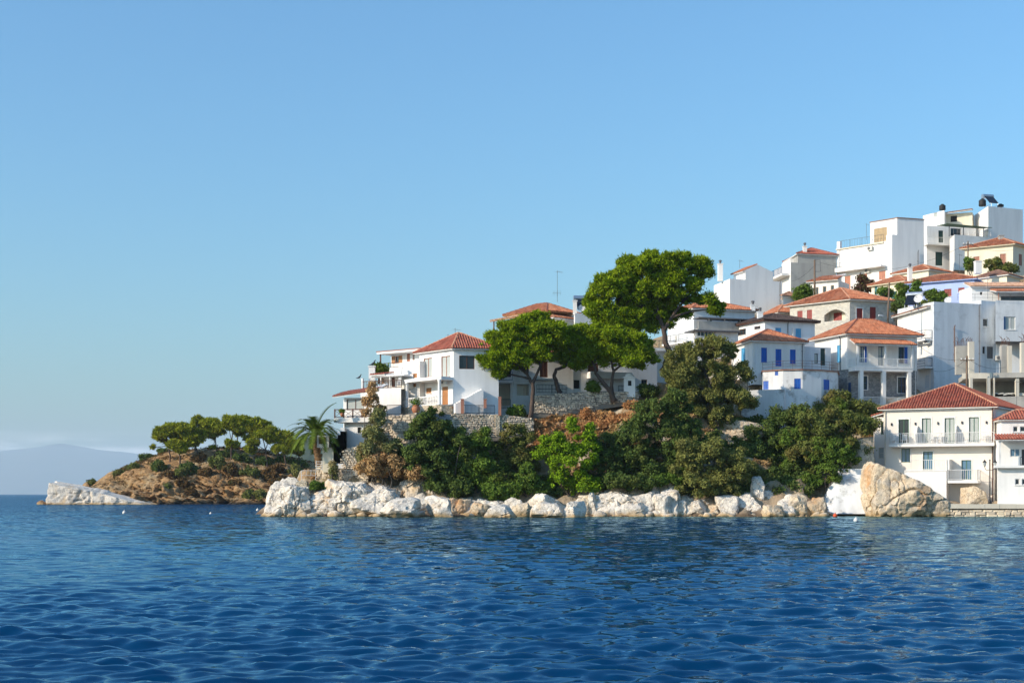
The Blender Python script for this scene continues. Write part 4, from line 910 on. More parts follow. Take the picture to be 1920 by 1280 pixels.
# ---- the stone house with red shutters
h = house('red_shutter_house', 'stone house with dark red shutters and an arched corner loggia', 1590, 625, 168)
v = Vol(h, [pt(1481, 174), pt(1593.4, 168), pt(1675, 170.2)], PZ(650, 168), PZ(563, 168), 'pale_stonework')
for rc in ((1040, 760, 1092, 850), (1135, 750, 1187, 850)): win(v, 0, q('B', *rc), 'shutter', 'red_paint')
win(v, 0, q('B', 1310, 745, 1520, 860), 'dark', None, depth=1.3, sill=None, name='loggia_shade'); win(v, 1, q('B', 1632, 735, 1692, 850), 'shutter', 'red_paint', surround='white_paint'); win(v, 1, q('B', 1765, 722, 1825, 840), 'shutter', 'red_paint'); v.finish(); f = v.faces[0]
a0, a1, zb_, zt_ = f.rect(*q('B', 1310, 745, 1520, 860)); m = MB()
for i in range(10):     # arched head of the loggia
    k0, k1 = i / 10, (i + 1) / 10; ar = lambda k: zt_ - .02 - .62 * (1 - math.sin(math.pi * k)) ** 1.0 * .9
    m.add([(*f.p(a0 + (a1 - a0) * k0, .002), ar(k0)), (*f.p(a0 + (a1 - a0) * k1, .002), ar(k1)), (*f.p(a0 + (a1 - a0) * k1, .002), zt_), (*f.p(a0 + (a1 - a0) * k0, .002), zt_),
           (*f.p(a0 + (a1 - a0) * k0, -.3), ar(k0)), (*f.p(a0 + (a1 - a0) * k1, -.3), ar(k1)), (*f.p(a0 + (a1 - a0) * k1, -.3), zt_), (*f.p(a0 + (a1 - a0) * k0, -.3), zt_)], [(0, 1, 2, 3), (0, 4, 5, 1)])
m.build('arch', 'pale_stonework', h); MB().fbox(f, a0 + .02, a1 - .02, -1.27, -1.2, zb_, zt_).build('loggia_wall', 'cream_wall', h)
b0, b1, zb2, zt2 = f.rect(*q('B', 1350, 745, 1430, 856)); leafboard(h, f, b0, (b0 + b1) / 2 - .01, zb2, zt2 - .3, -1.19, 'red_paint'); leafboard(h, f, (b0 + b1) / 2 + .01, b1, zb2, zt2 - .3, -1.19, 'red_paint')
hip_roof(h, v.quad(), v.z1 + .1, 1.9, .45, 'orange_tile', 'ridge_mortar', along='b')
fr = v.faces[1]; MB().fbox(fr, 0, fr.L + 1, .0, 1.3, PZ(650, 168), PZ(602, 168)).build('terrace', 'grey_stonework', h)
# low roof left of it
h = house('small_tiled_house', 'small white house with orange roof left of the red-shuttered stone house', 1460, 590, 175)
v = Vol(h, [pt(1430, 179), pt(1460, 175), pt(1500, 176.5)], PZ(610, 175), PZ(586, 175), 'white_wall'); v.finish(); hip_roof(h, v.quad(), v.z1, 1.2, .4, 'orange_tile')
# ---- big white gabled block
h = house('blank_gable_house', 'tall white house with blank grey-shaded gable wall and white chimney', 1410, 580, 184)
v = Vol(h, [pt(1338.5, 189.5), pt(1368.5, 183.5), pt(1467, 186)], PZ(600, 183), PZ(522.5, 183.5), 'bright_white_wall'); v.finish(); f = v.faces[1]; fl = v.faces[0]; downpipe(h, f, f.L - .4, v.z0, v.z1)
a0, _ = f.hit(*q('B', 520, 440)); a1, _ = f.hit(*q('B', 800, 440)); am, za = f.hit(*q('B', 645, 300)); ze0, ze1 = f.hit(*q('B', 520, 358))[1], f.hit(*q('B', 800, 375))[1]
m = MB(); dp = 3.2; z0_ = v.z1 - .3; A = [(a0, z0_), (a1, z0_), (a1, ze1), (am, za), (a0, ze0)]; m.add([(*f.p(a, -.003), z) for a, z in A] + [(*f.p(a, -dp), z) for a, z in A], [(0, 1, 2, 3, 4), (5, 9, 8, 7, 6), (0, 4, 9, 5), (1, 6, 7, 2), (2, 7, 8, 3), (4, 3, 8, 9)]); m.build('gable_room', 'bright_white_wall', h)
shed_roof(h, (*f.p(a0 - .35, -dp - .1), ze0 - .1), (*f.p(a0 - .35, -.02), ze0 - .1), (*f.p(am, -dp - .1), za + .04), (*f.p(am, -.02), za + .04), 'orange_tile', name='roof')
chimney(h, 1350.5, 496, 527, 186, .62, 'bright_white_wall')
t = house('lean_to', 'small tiled lean-to against the blank white gable house', 1480, 560, 181); v = Vol(t, [pt(1467.5, 184), pt(1468, 181), pt(1492, 182)], PZ(575, 181), PZ(555, 181), 'white_wall'); v.finish(); hip_roof(t, v.quad(), v.z1, .7, .25, 'old_tile')
# ---- grey rendered house
h = house('grey_render_house', 'tall bare grey cement house with white terraces on its left side', 1520, 550, 195)
v = Vol(h, [pt(1451, 202), pt(1483, 195), pt(1568, 196.5)], PZ(565, 195), PZ(492, 195), 'grey_render', cap=None); win(v, 0, q('B', 918, 448, 942, 525), 'shutter', 'brown_paint'); v.finish()
MB().fbox(v.faces[0], .05, v.faces[0].L - .02, .002, .03, PZ(562, 195), v.z1 + .02).build('white_side', 'white_wall', h)
w_ = Vol(h, [pt(1471, 203), pt(1496, 196.2), pt(1568.5, 197.4)], v.z1 - .2, PZ(476, 196), 'grey_render', name='upper_wall'); w_.finish(); hip_roof(h, w_.quad(), w_.z1 + .02, 1.35, .25, 'red_tile', 'dark_ridge'); chimney(h, 1509, 463, 480, 197, .5, 'white_wall'); f0 = v.faces[0]
MB().fbox(f0, 0, f0.L * .96, .03, 1.2, PZ(522, 198), PZ(518, 198)).build('balcony_slab', 'white_wall', h); railing(h, f0.p(0, 1.15), f0.p(f0.L * .96, 1.15), PZ(518, 198), .9, 'navy_paint', .14, .015)
MB().fbox(w_.faces[0], .3, w_.faces[0].L * .7, .002, .5, v.z1, PZ(490, 198) + .4).build('terrace_wall', 'white_wall', h)
# ---- small white house below
h = house('low_orange_house', 'low white house with orange roof beside the wooden utility pole', 1545, 556, 187)
v = Vol(h, [pt(1519, 188.5), pt(1572, 186.5)], PZ(575, 187), PZ(526, 187), 'white_wall', 4.5)
for rc in ((1225, 525, 1252, 612), (1295, 515, 1330, 600), (1375, 505, 1408, 585)): win(v, 0, q('B', *rc), 'glass', 'tan_shutter', 'window_glass', (0, 0))
v.finish(); f = v.faces[0]; shed_roof(h, (*f.p(-.4, .4), v.z1 + .02), (*f.p(f.L + .1, .4), v.z1 + .02), (*f.p(.7, -3), v.z1 + 1.05), (*f.p(f.L + .1, -3), v.z1 + 1.25), 'orange_tile', name='roof')
# ---- modern white block
h = house('white_terrace_block', 'large blank white block of flats with roof terrace railing and tan shutter', 1640, 535, 192)
v = Vol(h, [pt(1569, 197.5), pt(1672.5, 191), pt(1732.5, 192.5)], PZ(560, 191), PZ(439, 191), 'bright_white_wall', name='wall')
f = v.faces[0]
for rc in ((128, 945, 185, 1100), (293, 925, 353, 1012), (470, 895, 535, 982)): win(v, 0, q('A', *rc), 'shutter', 'salmon_paint', sill=None)
v.z1 = PZ(455, 192); v.finish(); downpipe(h, v.faces[1], v.faces[1].L * .8, v.z0 + 3, v.z1 - 1.0); downpipe(h, f, .5, v.z0, v.z1, 'white_paint')
vr = Vol(h, [f.p(f.L - .9, -3.0), f.p(f.L - .9, -.003), f.p(f.L, -.003), v.faces[1].p(v.faces[1].L)], v.z1 - .1, PZ(439.5, 191), 'bright_white_wall', name='corner_wall', back=[v.faces[1].p(v.faces[1].L, -3)]); vr.finish()
fu = f.hit(1634, 430, -1.2)[0]
vu = Vol(h, [f.p(fu, -4.6), f.p(fu, -.9), f.p(f.L - .25, -.9), (v.faces[1].p(v.faces[1].L * .16, -.01)), v.faces[1].p(v.faces[1].L, -.01)], v.z1 - .1, PZ(411, 192), 'bright_white_wall', name='penthouse_wall', back=[v.faces[1].p(v.faces[1].L, -5.5)], cap=(.12, .1, 'old_tile'))
win(vu, 1, q('A', 420, 465, 550, 605), 'shutter', 'tan_shutter', sill=None); vu.finish()
zt_ = v.z1; railing(h, f.p(.3, -.15), f.p(fu + 2.6, -.15), zt_ + .05, 1.1, 'grey_iron', .4, .012, rr=.022); MB().fbox(f, 0, .5, -.5, 0, zt_, zt_ + 1.1).build('pier', 'bright_white_wall', h)
MB().fbox(f, -.05, f.L * .86, -.02, .22, zt_ - .06, zt_ + .06).build('terrace_edge', 'cream_wall', h)
_, zb_ = f.hit(*q('A', 300, 872)); MB().fbox(f, .2, f.L - 1.0, .002, 1.1, zb_ - .22, zb_).build('balcony_slab', 'bright_white_wall', h); MB().fbox(f, .2, f.L - 1.0, 1.0, 1.1, zb_, zb_ + .35).build('balcony_parapet', 'bright_white_wall', h); railing(h, f.p(.25, 1.05), f.p(f.L - 1.05, 1.05), zb_ + .35, .65, 'grey_iron', .3, .01, rr=.016)
AB = math.atan2(f.u[1], f.u[0])
c_ = f.p(f.hit(*q('A', 390, 672))[0], .0); ac_unit(*q('A', 388, 672), c_[1], AB, 'air conditioner high under the roof terrace of the white block', .9); c_ = f.p(f.hit(*q('A', 362, 897))[0], 0); ac_unit(*q('A', 362, 897), c_[1], AB, 'air conditioner under the long balcony of the white block', .9)
# ---- summit complex
h = house('summit_house', 'highest white house on the hilltop with blank wall, balconies and pergola', 1800, 500, 203)
v = Vol(h, [pt(1822, 212), pt(1853, 204), pt(1918, 206.5)], PZ(480, 204), PZ(386.5, 204), 'bright_white_wall'); v.finish()
v = Vol(h, [pt(1731, 207), pt(1738, 206), pt(1830, 208)], PZ(505, 206), PZ(423, 206), 'white_wall', name='middle_wall')
win(v, 1, q('A', 1065, 492, 1112, 612), 'board', 'dark_green', sill=None); win(v, 1, q('A', 1035, 706, 1105, 842), 'board', 'dark_green', sill=None); win(v, 1, q('A', 1190, 690, 1215, 835), 'board', 'dark_green', sill=None); win(v, 1, q('A', 1185, 470, 1290, 545), 'glass', 'grey_iron', 'window_glass', (2, 0), None); v.finish(); f = v.faces[1]
_, zb_ = f.hit(*q('A', 1080, 640)); a0, _ = f.hit(*q('A', 945, 640), 1); a1, _ = f.hit(*q('A', 1225, 640), 1); MB().fbox(f, a0, a1, .002, 1.3, zb_ - .2, zb_).build('balcony_slab', 'white_wall', h); railing(h, f.p(a0, 1.25), f.p(a1 - 1.2, 1.25), zb_, .9, 'white_paint', .25, .012)
vp = Vol(h, [pt(1780.5, 205), pt(1789.7, 201.5), pt(1856, 203.5)], PZ(507, 202), PZ(441, 202), 'white_wall', name='balcony_block'); vp.finish()
vt = Vol(h, [pt(1730.5, 211), pt(1770.5, 207), pt(1776, 211)], PZ(430, 207), PZ(394.5, 207), 'bright_white_wall', name='roof_room'); win(vt, 0, q('A', 1015, 312, 1052, 358), 'glass', 'white_paint', 'curtain_glass', (0, 0)); vt.finish()
vk = Vol(h, [pt(1772, 209.5), pt(1823, 208)], PZ(430, 208), PZ(398, 208), 'cream_wall', 2.5, name='loggia_wall'); win(vk, 0, q('A', 1185, 345, 1250, 405), 'dark', None, sill=None); vk.finish(); f = vk.faces[0]
shed_roof(h, (*f.p(-.2, .9), vk.z1 - .05), (*f.p(f.L, .9), vk.z1 + .25), (*f.p(-.2, -2), vk.z1 + .45), (*f.p(f.L, -2), vk.z1 + .75), 'old_tile', name='loggia_roof')
m = MB(); zp = PZ(423.5, 203)
P0, P1 = pt(1766, 203), pt(1850, 204.2); fp = Face(P0, P1); awn = MB().hexa([(*fp.p(0, 1.6), zp), (*fp.p(fp.L, 1.6), zp - .35), (*fp.p(fp.L, -1.6), zp + .1), (*fp.p(0, -1.6), zp + .3), (*fp.p(0, 1.6), zp + .06), (*fp.p(fp.L, 1.6), zp - .29), (*fp.p(fp.L, -1.6), zp + .16), (*fp.p(0, -1.6), zp + .36)]).build('pergola_roof', 'awning_green', h)
for a in (1.0, 1.8 + 1.4, fp.L - .6):
    MB().fbox(fp, a, a + .09, .1, .19, PZ(441, 202), zp + .05).build('pergola_post', 'grey_iron', h)
railing(h, fp.p(fp.L * .5, 1.2), fp.p(fp.L, 1.2), PZ(441, 202), .9, 'white_paint', .0, .01, rails=(.25, .5, .75, 1), rr=.03)
solar(1858, 386.5, 207, .25, 'solar water heater on the highest white roof of the hilltop', 1.15)
for px_, py_, Y_, r_, hh, lb in ((1842, 386.5, 206, .5, .95, 'black water tank lying beside the hilltop solar heater'), (1767, 394, 208.5, .45, .75, 'round black water tank on the white hilltop roof room'), (1876, 388, 208, .45, .35, 'small black tank at the right of the hilltop solar heater')):
    x, y, z = P(px_, py_, Y_); t = thing('water_tank', lb, 'water tank', (x, y, z)); MB().lathe((x, y, z), [(r_, 0), (r_ * 1.05, hh * .2), (r_, hh * .5), (r_ * 1.05, hh * .8), (r_ * .7, hh), (r_ * .25, hh * 1.05)], 14).build('drum', 'plastic_black', t, True); MB().lathe((x, y, z + hh * 1.05), [(.2, 0), (.2, .08)], 10).build('lid', 'plastic_black', t)
# ---- cream house right
h = house('cream_hip_house', 'cream house with orange hipped roof and brown shutters under the hilltop', 1870, 500, 184)
v = Vol(h, [pt(1809, 187.5), pt(1899.4, 184), pt(1945, 188.5)], PZ(515, 184), PZ(459, 184), 'cream_wall')
for rc in ((1415, 752, 1475, 870), (1680, 725, 1738, 840)): win(v, 0, q('A', *rc), 'shutter', 'brown_paint', surround='cream_paint')
win(v, 1, q('A', 1868, 727, 1900, 845), 'shutter', 'brown_paint'); v.finish(); hip_roof(h, v.quad(), v.z1 + .08, 1.5, .45, 'orange_tile', 'ridge_mortar', 'cream_wall'); chimney(h, 1877, 443, 458, 187, .6, 'grey_render', False)
# ---- roofs stepping down in the middle of the hill
h = house('back_hip_house', 'house showing mostly its orange hipped roof below the white block', 1741, 520, 182); v = Vol(h, [pt(1676, 186), pt(1741, 182), pt(1788, 185.5)], PZ(530, 182), PZ(505.5, 182), 'cream_wall'); v.finish(); hip_roof(h, v.quad(), v.z1, 1.15, .35, 'orange_tile')
h = house('cream_chimney_house', 'cream house with orange roof and tall white chimney among the shrubs', 1665, 560, 176)
v = Vol(h, [pt(1634, 180), pt(1695, 176), pt(1735, 179)], PZ(580, 176), PZ(528, 176), 'cream_wall'); win(v, 0, q('A', 590, 1100, 650, 1185), 'shutter', 'teal_paint'); win(v, 0, q('A', 425, 1045, 455, 1150), 'board', 'teal_paint', sill=None); v.finish(); hip_roof(h, v.quad(), v.z1 + .05, 1.15, .4, 'orange_tile', 'ridge_mortar', 'cream_wall'); chimney(h, 1706, 503, 528, 174.5, .5, 'white_wall')
h = house('lavender_house', 'long lavender-blue house with low orange roof and red shutters', 1760, 565, 171)
v = Vol(h, [pt(1694.5, 174.5), pt(1827, 170), pt(1850, 175.5)], PZ(590, 170), PZ(523.5, 170), 'lavender_wall')
for rc in ((990, 1090, 1055, 1150), (1120, 1075, 1195, 1150), (1262, 1062, 1325, 1105)): win(v, 0, q('A', *rc), 'shutter', 'red_paint')
v.finish(); hip_roof(h, v.quad(), v.z1 + .06, 1.2, .4, 'orange_tile', 'ridge_mortar', 'lavender_wall')
h = house('old_tile_house', 'small cream house with mottled old brown tiles below the cream hip house', 1870, 530, 173); v = Vol(h, [pt(1828, 176.5), pt(1888, 173), pt(1912, 176)], PZ(545, 173), PZ(515.5, 173), 'cream_wall'); v.finish(); hip_roof(h, v.quad(), v.z1 + .04, .95, .35, 'old_tile', 'old_tile'); chimney(h, 1833.5, 491, 513, 173, .75, 'white_wall', False)
h = house('terrace_roof_house', 'white house with pale tile roof and orange canopy over its roof terrace', 1860, 560, 162)
v = Vol(h, [pt(1799, 166), pt(1822, 163), pt(1960, 163)], PZ(575, 163), PZ(538, 163), 'bright_white_wall'); win(v, 1, q('A', 1480, 1105, 1505, 1135), 'dark', None, sill=None); v.finish(); f = v.faces[1]
shed_roof(h, (*f.p(-.3, .4), v.z1), (*f.p(f.L, .4), v.z1), (*f.p(-.2, -2.5), v.z1 + .8), (*f.p(f.L, -2.5), v.z1 + .8), 'pale_tile', name='roof')
a0 = f.hit(*q('A', 1632, 1090), 2)[0]; z_ = f.hit(*q('A', 1700, 1100), 2.4)[1]; shed_roof(h, (*f.p(a0, 2.4), z_), (*f.p(f.L, 2.4), z_), (*f.p(a0, .03), z_ + .5), (*f.p(f.L, .03), z_ + .5), 'orange_tile', name='canopy_roof')
MB().fbox(f, a0 + .3, a0 + .38, 2.1, 2.18, PZ(580, 160), z_).build('canopy_post', 'brown_paint', h); MB().fbox(f, a0 + 1.3, f.L, .05, .1, PZ(580, 163), z_ - .25).build('void_panel', 'window_glass', h)  # dark glass panel stands for the shaded void under the canopy
# ---- cement-grey white building
h = house('weathered_cement_house', 'tall blank weathered white building with streaked wall above the unfinished floor', 1790, 735, 157)
v = Vol(h, [pt(1683, 163.5), pt(1751, 157), pt(1840, 159)], PZ(745, 157), PZ(565.5, 157), 'weathered_shaded_wall'); v.z1 = PZ(565.5, 157)
v.finish(); f0 = v.faces[0]; downpipe(h, v.faces[1], v.faces[1].L - .3, v.z0, v.z1); downpipe(h, v.faces[1], v.faces[1].L * .42, v.z0 + 4, v.z1 - 2.5, 'rust_iron')
vw = Vol(h, [f0.p(0, .02), f0.p(f0.L - .5, .02)], PZ(742, 157), PZ(580, 160), 'white_wall', .6, name='lit_wall')  # sunlit left side given a whiter colour than the shaded front
for rc in ((728, 345, 768, 440), (838, 318, 880, 440), (960, 300, 1005, 440), (865, 610, 890, 740), (960, 600, 1000, 740), (930, 870, 970, 1000)): win(vw, 0, q('C', *rc), 'shutter', 'ac_white' if rc[1] < 500 else 'brown_paint', sill=None)
vw.finish(); f = vw.faces[0]
for zy in (520, 795):
    z_ = f.hit(*q('C', 930, zy))[1]; a0 = f.hit(*q('C', 800, zy), .8)[0]; MB().fbox(f, a0, f.L + .3, .002, 1.0, z_ - .2, z_).build('balcony_slab', 'white_wall', h); railing(h, f.p(a0, .95), f.p(f.L + .25, .95), z_, .95, 'black_iron', .16 if zy > 600 else 0, .012, rails=(.08, .4, .7, 1)); railing(h, f.p(f.L + .25, .05), f.p(f.L + .25, .95), z_, .95, 'black_iron', .16, .012)
shed_roof(h, (*f.p(-.5, .5), PZ(589, 161)), (*f.p(f.L, .5), PZ(578, 157) + .2), (*f.p(-.3, -2.5), PZ(583, 161)), (*f.p(f.L, -2.5), PZ(570, 157) + .4), 'old_tile', name='eaves_roof')
vr = Vol(h, [v.pts[2], pt(1866.5, 160)], PZ(745, 157), PZ(563, 159), 'weathered_shaded_wall', 3, name='recessed_wall'); win(vr, 0, q('C', 1510, 305, 1560, 385), 'glass', 'white_paint', 'window_glass', (0, 0)); win(vr, 0, q('C', 1505, 585, 1535, 655), 'dark', None); win(vr, 0, q('C', 1550, 585, 1610, 705), 'shutter', 'grey_iron'); vr.finish()
vb = Vol(h, [pt(1866.5, 160), pt(1866.8, 157.2), pt(1990, 157.8)], PZ(640, 157.5), PZ(563.5, 157.5), 'weathered_shaded_wall', name='upper_wall'); win(vb, 1, q('C', 1735, 285, 1835, 415), 'glass', 'white_paint', 'curtain_glass', (1, 0), 'white_paint', leaf=('l', 'navy_paint', .35)); vb.finish()
vc = Vol(h, [pt(1866.5, 160), pt(1985, 160.2)], PZ(745, 160), PZ(640, 157.5), 'cool_white_wall', 3, name='lower_wall'); vc.finish()
railing(h, pt(1795, 156.7), pt(1960, 157), PZ(564, 157), .7, 'grey_iron', 0, .01, rails=(.5, 1), rr=.015)
solar(1711, 578, 160, -.5, 'solar water heater on the tiled eaves of the weathered building', 1.2); dish(1721.5, 560, 159, 'larger white satellite dish beside the tilted solar heater', .48); dish(1777, 563, 158, 'small white satellite dish on the weathered blank roof edge', .38)
ac_unit(1872, 671, 159.9, .02, 'air conditioner on the recessed wall behind the bare columns', .9); ac_unit(1739, 640, 157.6, -.7, 'air conditioner under the upper balcony of the weathered building', .9)
# ---- unfinished concrete floor
h = thing('unfinished_building', 'unfinished concrete frame with rusty rebar tops behind the hotel roof', 'building', P(1860, 740, 145))
fz = Face(pt(1810, 145.5), pt(2000, 143.5)); zs = PZ(699, 145)
MB().fbox(fz, 0, fz.L, -7, 0, zs - .5, zs).build('slab', 'concrete', h); MB().fbox(fz, -.3, 2.6, -.2, .05, zs - .55, zs + .02).build('edge_beam', 'concrete_light', h)
def col_(px0, px1, py0, py1, Y, dp, mat='concrete_light'): MB().box(PX(px0, Y), PX(px1, Y), Y, Y + dp, PZ(py1, Y), PZ(py0, Y)).build('column', mat, h)
col_(1817, 1827, 640, 702, 146, .5); col_(1793, 1816.5, 648, 702, 147, .5, 'concrete'); col_(1878, 1890, 646, 702, 147.5, .5, 'concrete'); col_(1890.3, 1897.5, 648, 700, 147.3, .5); col_(1915, 1926, 642, 702, 146.5, .5)  # grey and pale neighbours carry shade and light in their concrete colour
for x0_, x1_ in ((1819, 1824), (1852.5, 1857), (1864, 1865.5), (1905, 1911)): col_(x0_, x1_, 708, 745, 144.6, .4)
MB().box(PX(1815, 150), PX(2000, 150), 150.5, 150.8, PZ(750, 150), zs - .5).build('rear_wall', 'concrete', h); MB().fbox(fz, -1.4, fz.L, -7, .5, PZ(752, 145) - 2, PZ(744, 145)).build('lower_slab', 'concrete', h)
rg = random.Random(8)
for px0, px1, py, Y_ in ((1793, 1828, 648, 147), (1878, 1897, 646, 147.4), (1915, 1926, 642, 146.7)):
    m = MB()
    for i in range(int((px1 - px0) / 2)):
        x = PX(px0 + i * 2 + rg.uniform(-.5, .5), Y_); z = PZ(py, Y_) - .1; hh = rg.uniform(.6, 1.1); m.tube([(x, Y_ + .2, z), (x + rg.uniform(-.1, .1), Y_ + .2, z + hh * .7), (x + rg.uniform(-.25, .25), Y_ + .2, z + hh)], .022, 4)
    m.build('rebar', 'rust_iron', h)['kind'] = 'stuff'
rg = random.Random(5)
for i in range(7):
    px_ = 1866 + i * 8; x, y, z = P(px_, 743, 145.2); m = MB(); m.hexa([(x + rg.uniform(-.5, .5) * (1 if k % 4 in (1, 2) else 1) + (.5 if k % 4 in (1, 2) else -.5), y + (.4 if k % 4 > 1 else -.4), z + (rg.uniform(.1, .4) if k > 3 else 0)) for k in range(8)]); o = m.build('rubble_heap', 'concrete_light', loc=(x, y, z)); tag(o, 'lump of pale rubble on the unfinished floor, %s from the left' % ORDN[i], 'rubble', 'rubble on the unfinished floor')
# ---------------------------------------------------------------- the houses on the left of the point
h = house('balustrade_house', 'white house with red hipped roof, brown french doors and a white balustrade', 850, 762, 137)
v = Vol(h, [pt(786.6, 140.3), pt(850.3, 136), pt(935, 136.9)], PZ(775, 136) - 2, PZ(655, 136), 'bright_white_wall'); f = v.faces[0]
win(v, 0, q('L', 1035, 592, 1120, 786), 'glass', 'brown_paint', 'curtain_glass', (1, 0), None, name='french_door'); win(v, 0, q('L', 1212, 572, 1303, 786), 'glass', 'brown_paint', 'curtain_glass', (1, 0), None, name='french_door')
win(v, 1, q('L', 1392, 568, 1547, 702), 'glass', 'dark_wood', 'window_glass', (1, 0), None); win(v, 0, q('L', 1222, 878, 1280, 1058), 'board', 'wood_paint', sill=None); win(v, 0, q('L', 1062, 890, 1114, 945), 'shutter', 'wood_paint'); v.finish()
hip_roof(h, v.quad(), v.z1 + .08, 1.75, .4, 'red_tile', 'ridge_mortar', along='b'); 
# porch slab with rounded corner, columns, balustrade
zp = f.hit(*q('L', 1150, 805), .9)[1]; zf = PZ(761, 137)
c0 = [f.p(-1.9, -.2), f.p(-1.9, .7), f.p(-1.2, 1.35), f.p(-.1, 1.75), f.p(1.6, 1.8), f.p(f.L - .5, 1.75), f.p(f.L - .05, 1.4), f.p(f.L - .05, .004), f.p(0, .004)]
MB().prism(c0, zp - .14, zp + .16).build('porch_slab', 'bright_white_wall', h); MB().prism(c0, zf - 2.2, zf).build('porch_floor', 'warm_stonework', h)
for a, d in ((-1.7, .55), (.15, 1.6), (f.L - .3, 1.45)):
    x, y = f.p(a, d); MB().lathe((x, y, zf), [(.19, 0), (.17, .1), (.15, .2), (.15, zp - zf - .35), (.2, zp - zf - .2), (.2, zp - zf - .14)], 12).build('porch_column', 'bright_white_wall', h, True)
bal = None
for A_, B_ in ((c0[1], c0[2]), (c0[2], c0[3]), (c0[3], c0[4]), (c0[4], c0[5]), (c0[5], c0[6])):
    fb = Face(A_, B_); m = MB().fbox(fb, 0, fb.L, -.2, -.04, zf + .78, zf + .9).fbox(fb, 0, fb.L, -.2, -.04, zf + .002, zf + .1); bo = m.build('balustrade', 'white_paint', h); n = max(2, int(fb.L / .24))
    for i in range(n):
        x, y = fb.p((i + .5) * fb.L / n, -.12); MB().lathe((x, y, zf + .1), [(.05, 0), (.035, .08), (.075, .28), (.04, .5), (.06, .68)], 7).build('baluster', 'white_paint', bo, True)
vg = Vol(h, [pt(748, 141.5), pt(786.8, 139.2)], PZ(775, 140) - 1, PZ(678, 140), 'white_wall', 2.5, name='side_wing')
win(vg, 0, q('L', 895, 747, 970, 792), 'shutter', 'wood_paint'); win(vg, 0, q('L', 895, 846, 962, 882), 'shutter', 'wood_paint'); vg.finish()
# outside stair on the front wall
f1 = v.faces[1]; a0, z0_ = f1.hit(*q('L', 1345, 1058), .6); a1, z1_ = f1.hit(*q('L', 1625, 905), .6); n = 13
for i in range(n): MB().fbox(f1, a0 + (a1 - a0) * i / n, a0 + (a1 - a0) * (i + 1) / n - .002, .003, 1.1, z0_ - 2.5, z0_ + (z1_ - z0_) * (i + 1) / n).build('stair_step', 'bright_white_wall', h)
antenna(853.5, 615, 634, 139, 'television antenna on the ridge of the red hipped roof'); antenna(840, 626, 640, 141, 'small antenna left of the red hipped roof ridge', 4, .35)
ac_unit(*q('L', 1258, 838), 136.4, math.atan2(f.u[1], f.u[0]), 'dark wall unit above the orange porch door', .55)

h = house('flat_terrace_house', 'white upper house with thin flat roof and wooden shutters behind the balustrade house', 770, 690, 146)
v = Vol(h, [pt(733, 150), pt(734.5, 147.5), pt(800, 144.5)], PZ(700, 146), PZ(662, 146), 'white_wall'); f = v.faces[1]
win(v, 1, q('L', 752, 572, 790, 645), 'glass', 'brown_paint', 'window_glass', (0, 0), None, leaf=('lr', 'wood_paint', 1.7)); win(v, 1, q('L', 868, 546, 900, 627), 'board', 'brown_paint', sill=None); win(v, 1, q('L', 926, 552, 948, 612), 'glass', 'brown_paint', 'curtain_glass', (0, 0), None); v.finish()
MB().fbox(f, -1.0, f.L + .2, -3, 1.2, v.z1 + .004, v.z1 + .22).build('flat_roof', 'bright_white_wall', h); MB().fbox(f, -1.05, f.L + .2, -3.05, 1.25, v.z1 + .224, v.z1 + .30).build('roof_edge', 'red_tile', h)
MB().fbox(f, -.75, -.63, .9, 1.0, PZ(690, 146), v.z1).build('post', 'dark_wood', h); MB().fbox(f, -1.0, f.L, .0, 1.3, PZ(698, 145) - .4, PZ(686, 145) - .1).build('terrace', 'bright_white_wall', h); railing(h, f.p(-1, 1.25), f.p(2.2, 1.25), PZ(686, 145) - .1, .5, 'dark_wood', .2, .02)

h = house('pergola_terrace_house', 'white terrace building with brown railing and square chimney left of the balustrade', 710, 765, 140)
v = Vol(h, [pt(676, 144), pt(678, 140.5), pt(752, 138.5)], PZ(790, 139) - 1, PZ(728, 139.5), 'white_wall'); v.finish(); f = v.faces[1]
vu = Vol(h, [f.p(1.6, -2.5), f.p(1.6, -1.6), f.p(f.L + .4, -1.6)], v.z1, PZ(703, 141), 'white_wall', name='terrace_room'); win(vu, 1, q('L', 715, 780, 748, 880), 'board', 'dark_wood', sill=None); win(vu, 1, q('L', 575, 795, 650, 850), 'glass', 'wood_paint', 'window_glass', (2, 0), None); vu.finish()
railing(h, f.p(0, -.05), f.p(f.L, -.05), v.z1, .75, 'dark_wood', .18, .022, rr=.035); MB().fbox(f, .9, f.L + .2, -1.8, -.2, PZ(706, 140), PZ(704, 140)).build('pergola_roof', 'bright_white_wall', h); shed_roof(h, (*f.p(.9, -.1), PZ(704, 140) + .05), (*f.p(2.6, -.1), PZ(703, 140) + .05), (*f.p(1.2, -2), PZ(698, 140)), (*f.p(2.6, -2), PZ(698, 140)), 'red_tile', name='tile_strip')
for a in (1.0, 1.95, 3.0): MB().fbox(f, a, a + .09, -.4, -.31, v.z1, PZ(706, 140)).build('pergola_post', 'white_paint', h)
chimney(h, 697.5, 688, 735, 141.5, .62, 'bright_white_wall', False); MB().fbox(f, -.05, .1, -.3, -.02, v.z1, PZ(708, 140)).build('end_pier', 'bright_white_wall', h)
for i in range(7): MB().box(PX(744 + i * 1.6, 139.2), PX(752.5, 139.2), 138.9 + i * .12, 139.6 + i * .12, PZ(716 - i * 5 + 5, 139), PZ(716 - i * 5, 139)).build('stair_step', 'bright_white_wall', h)
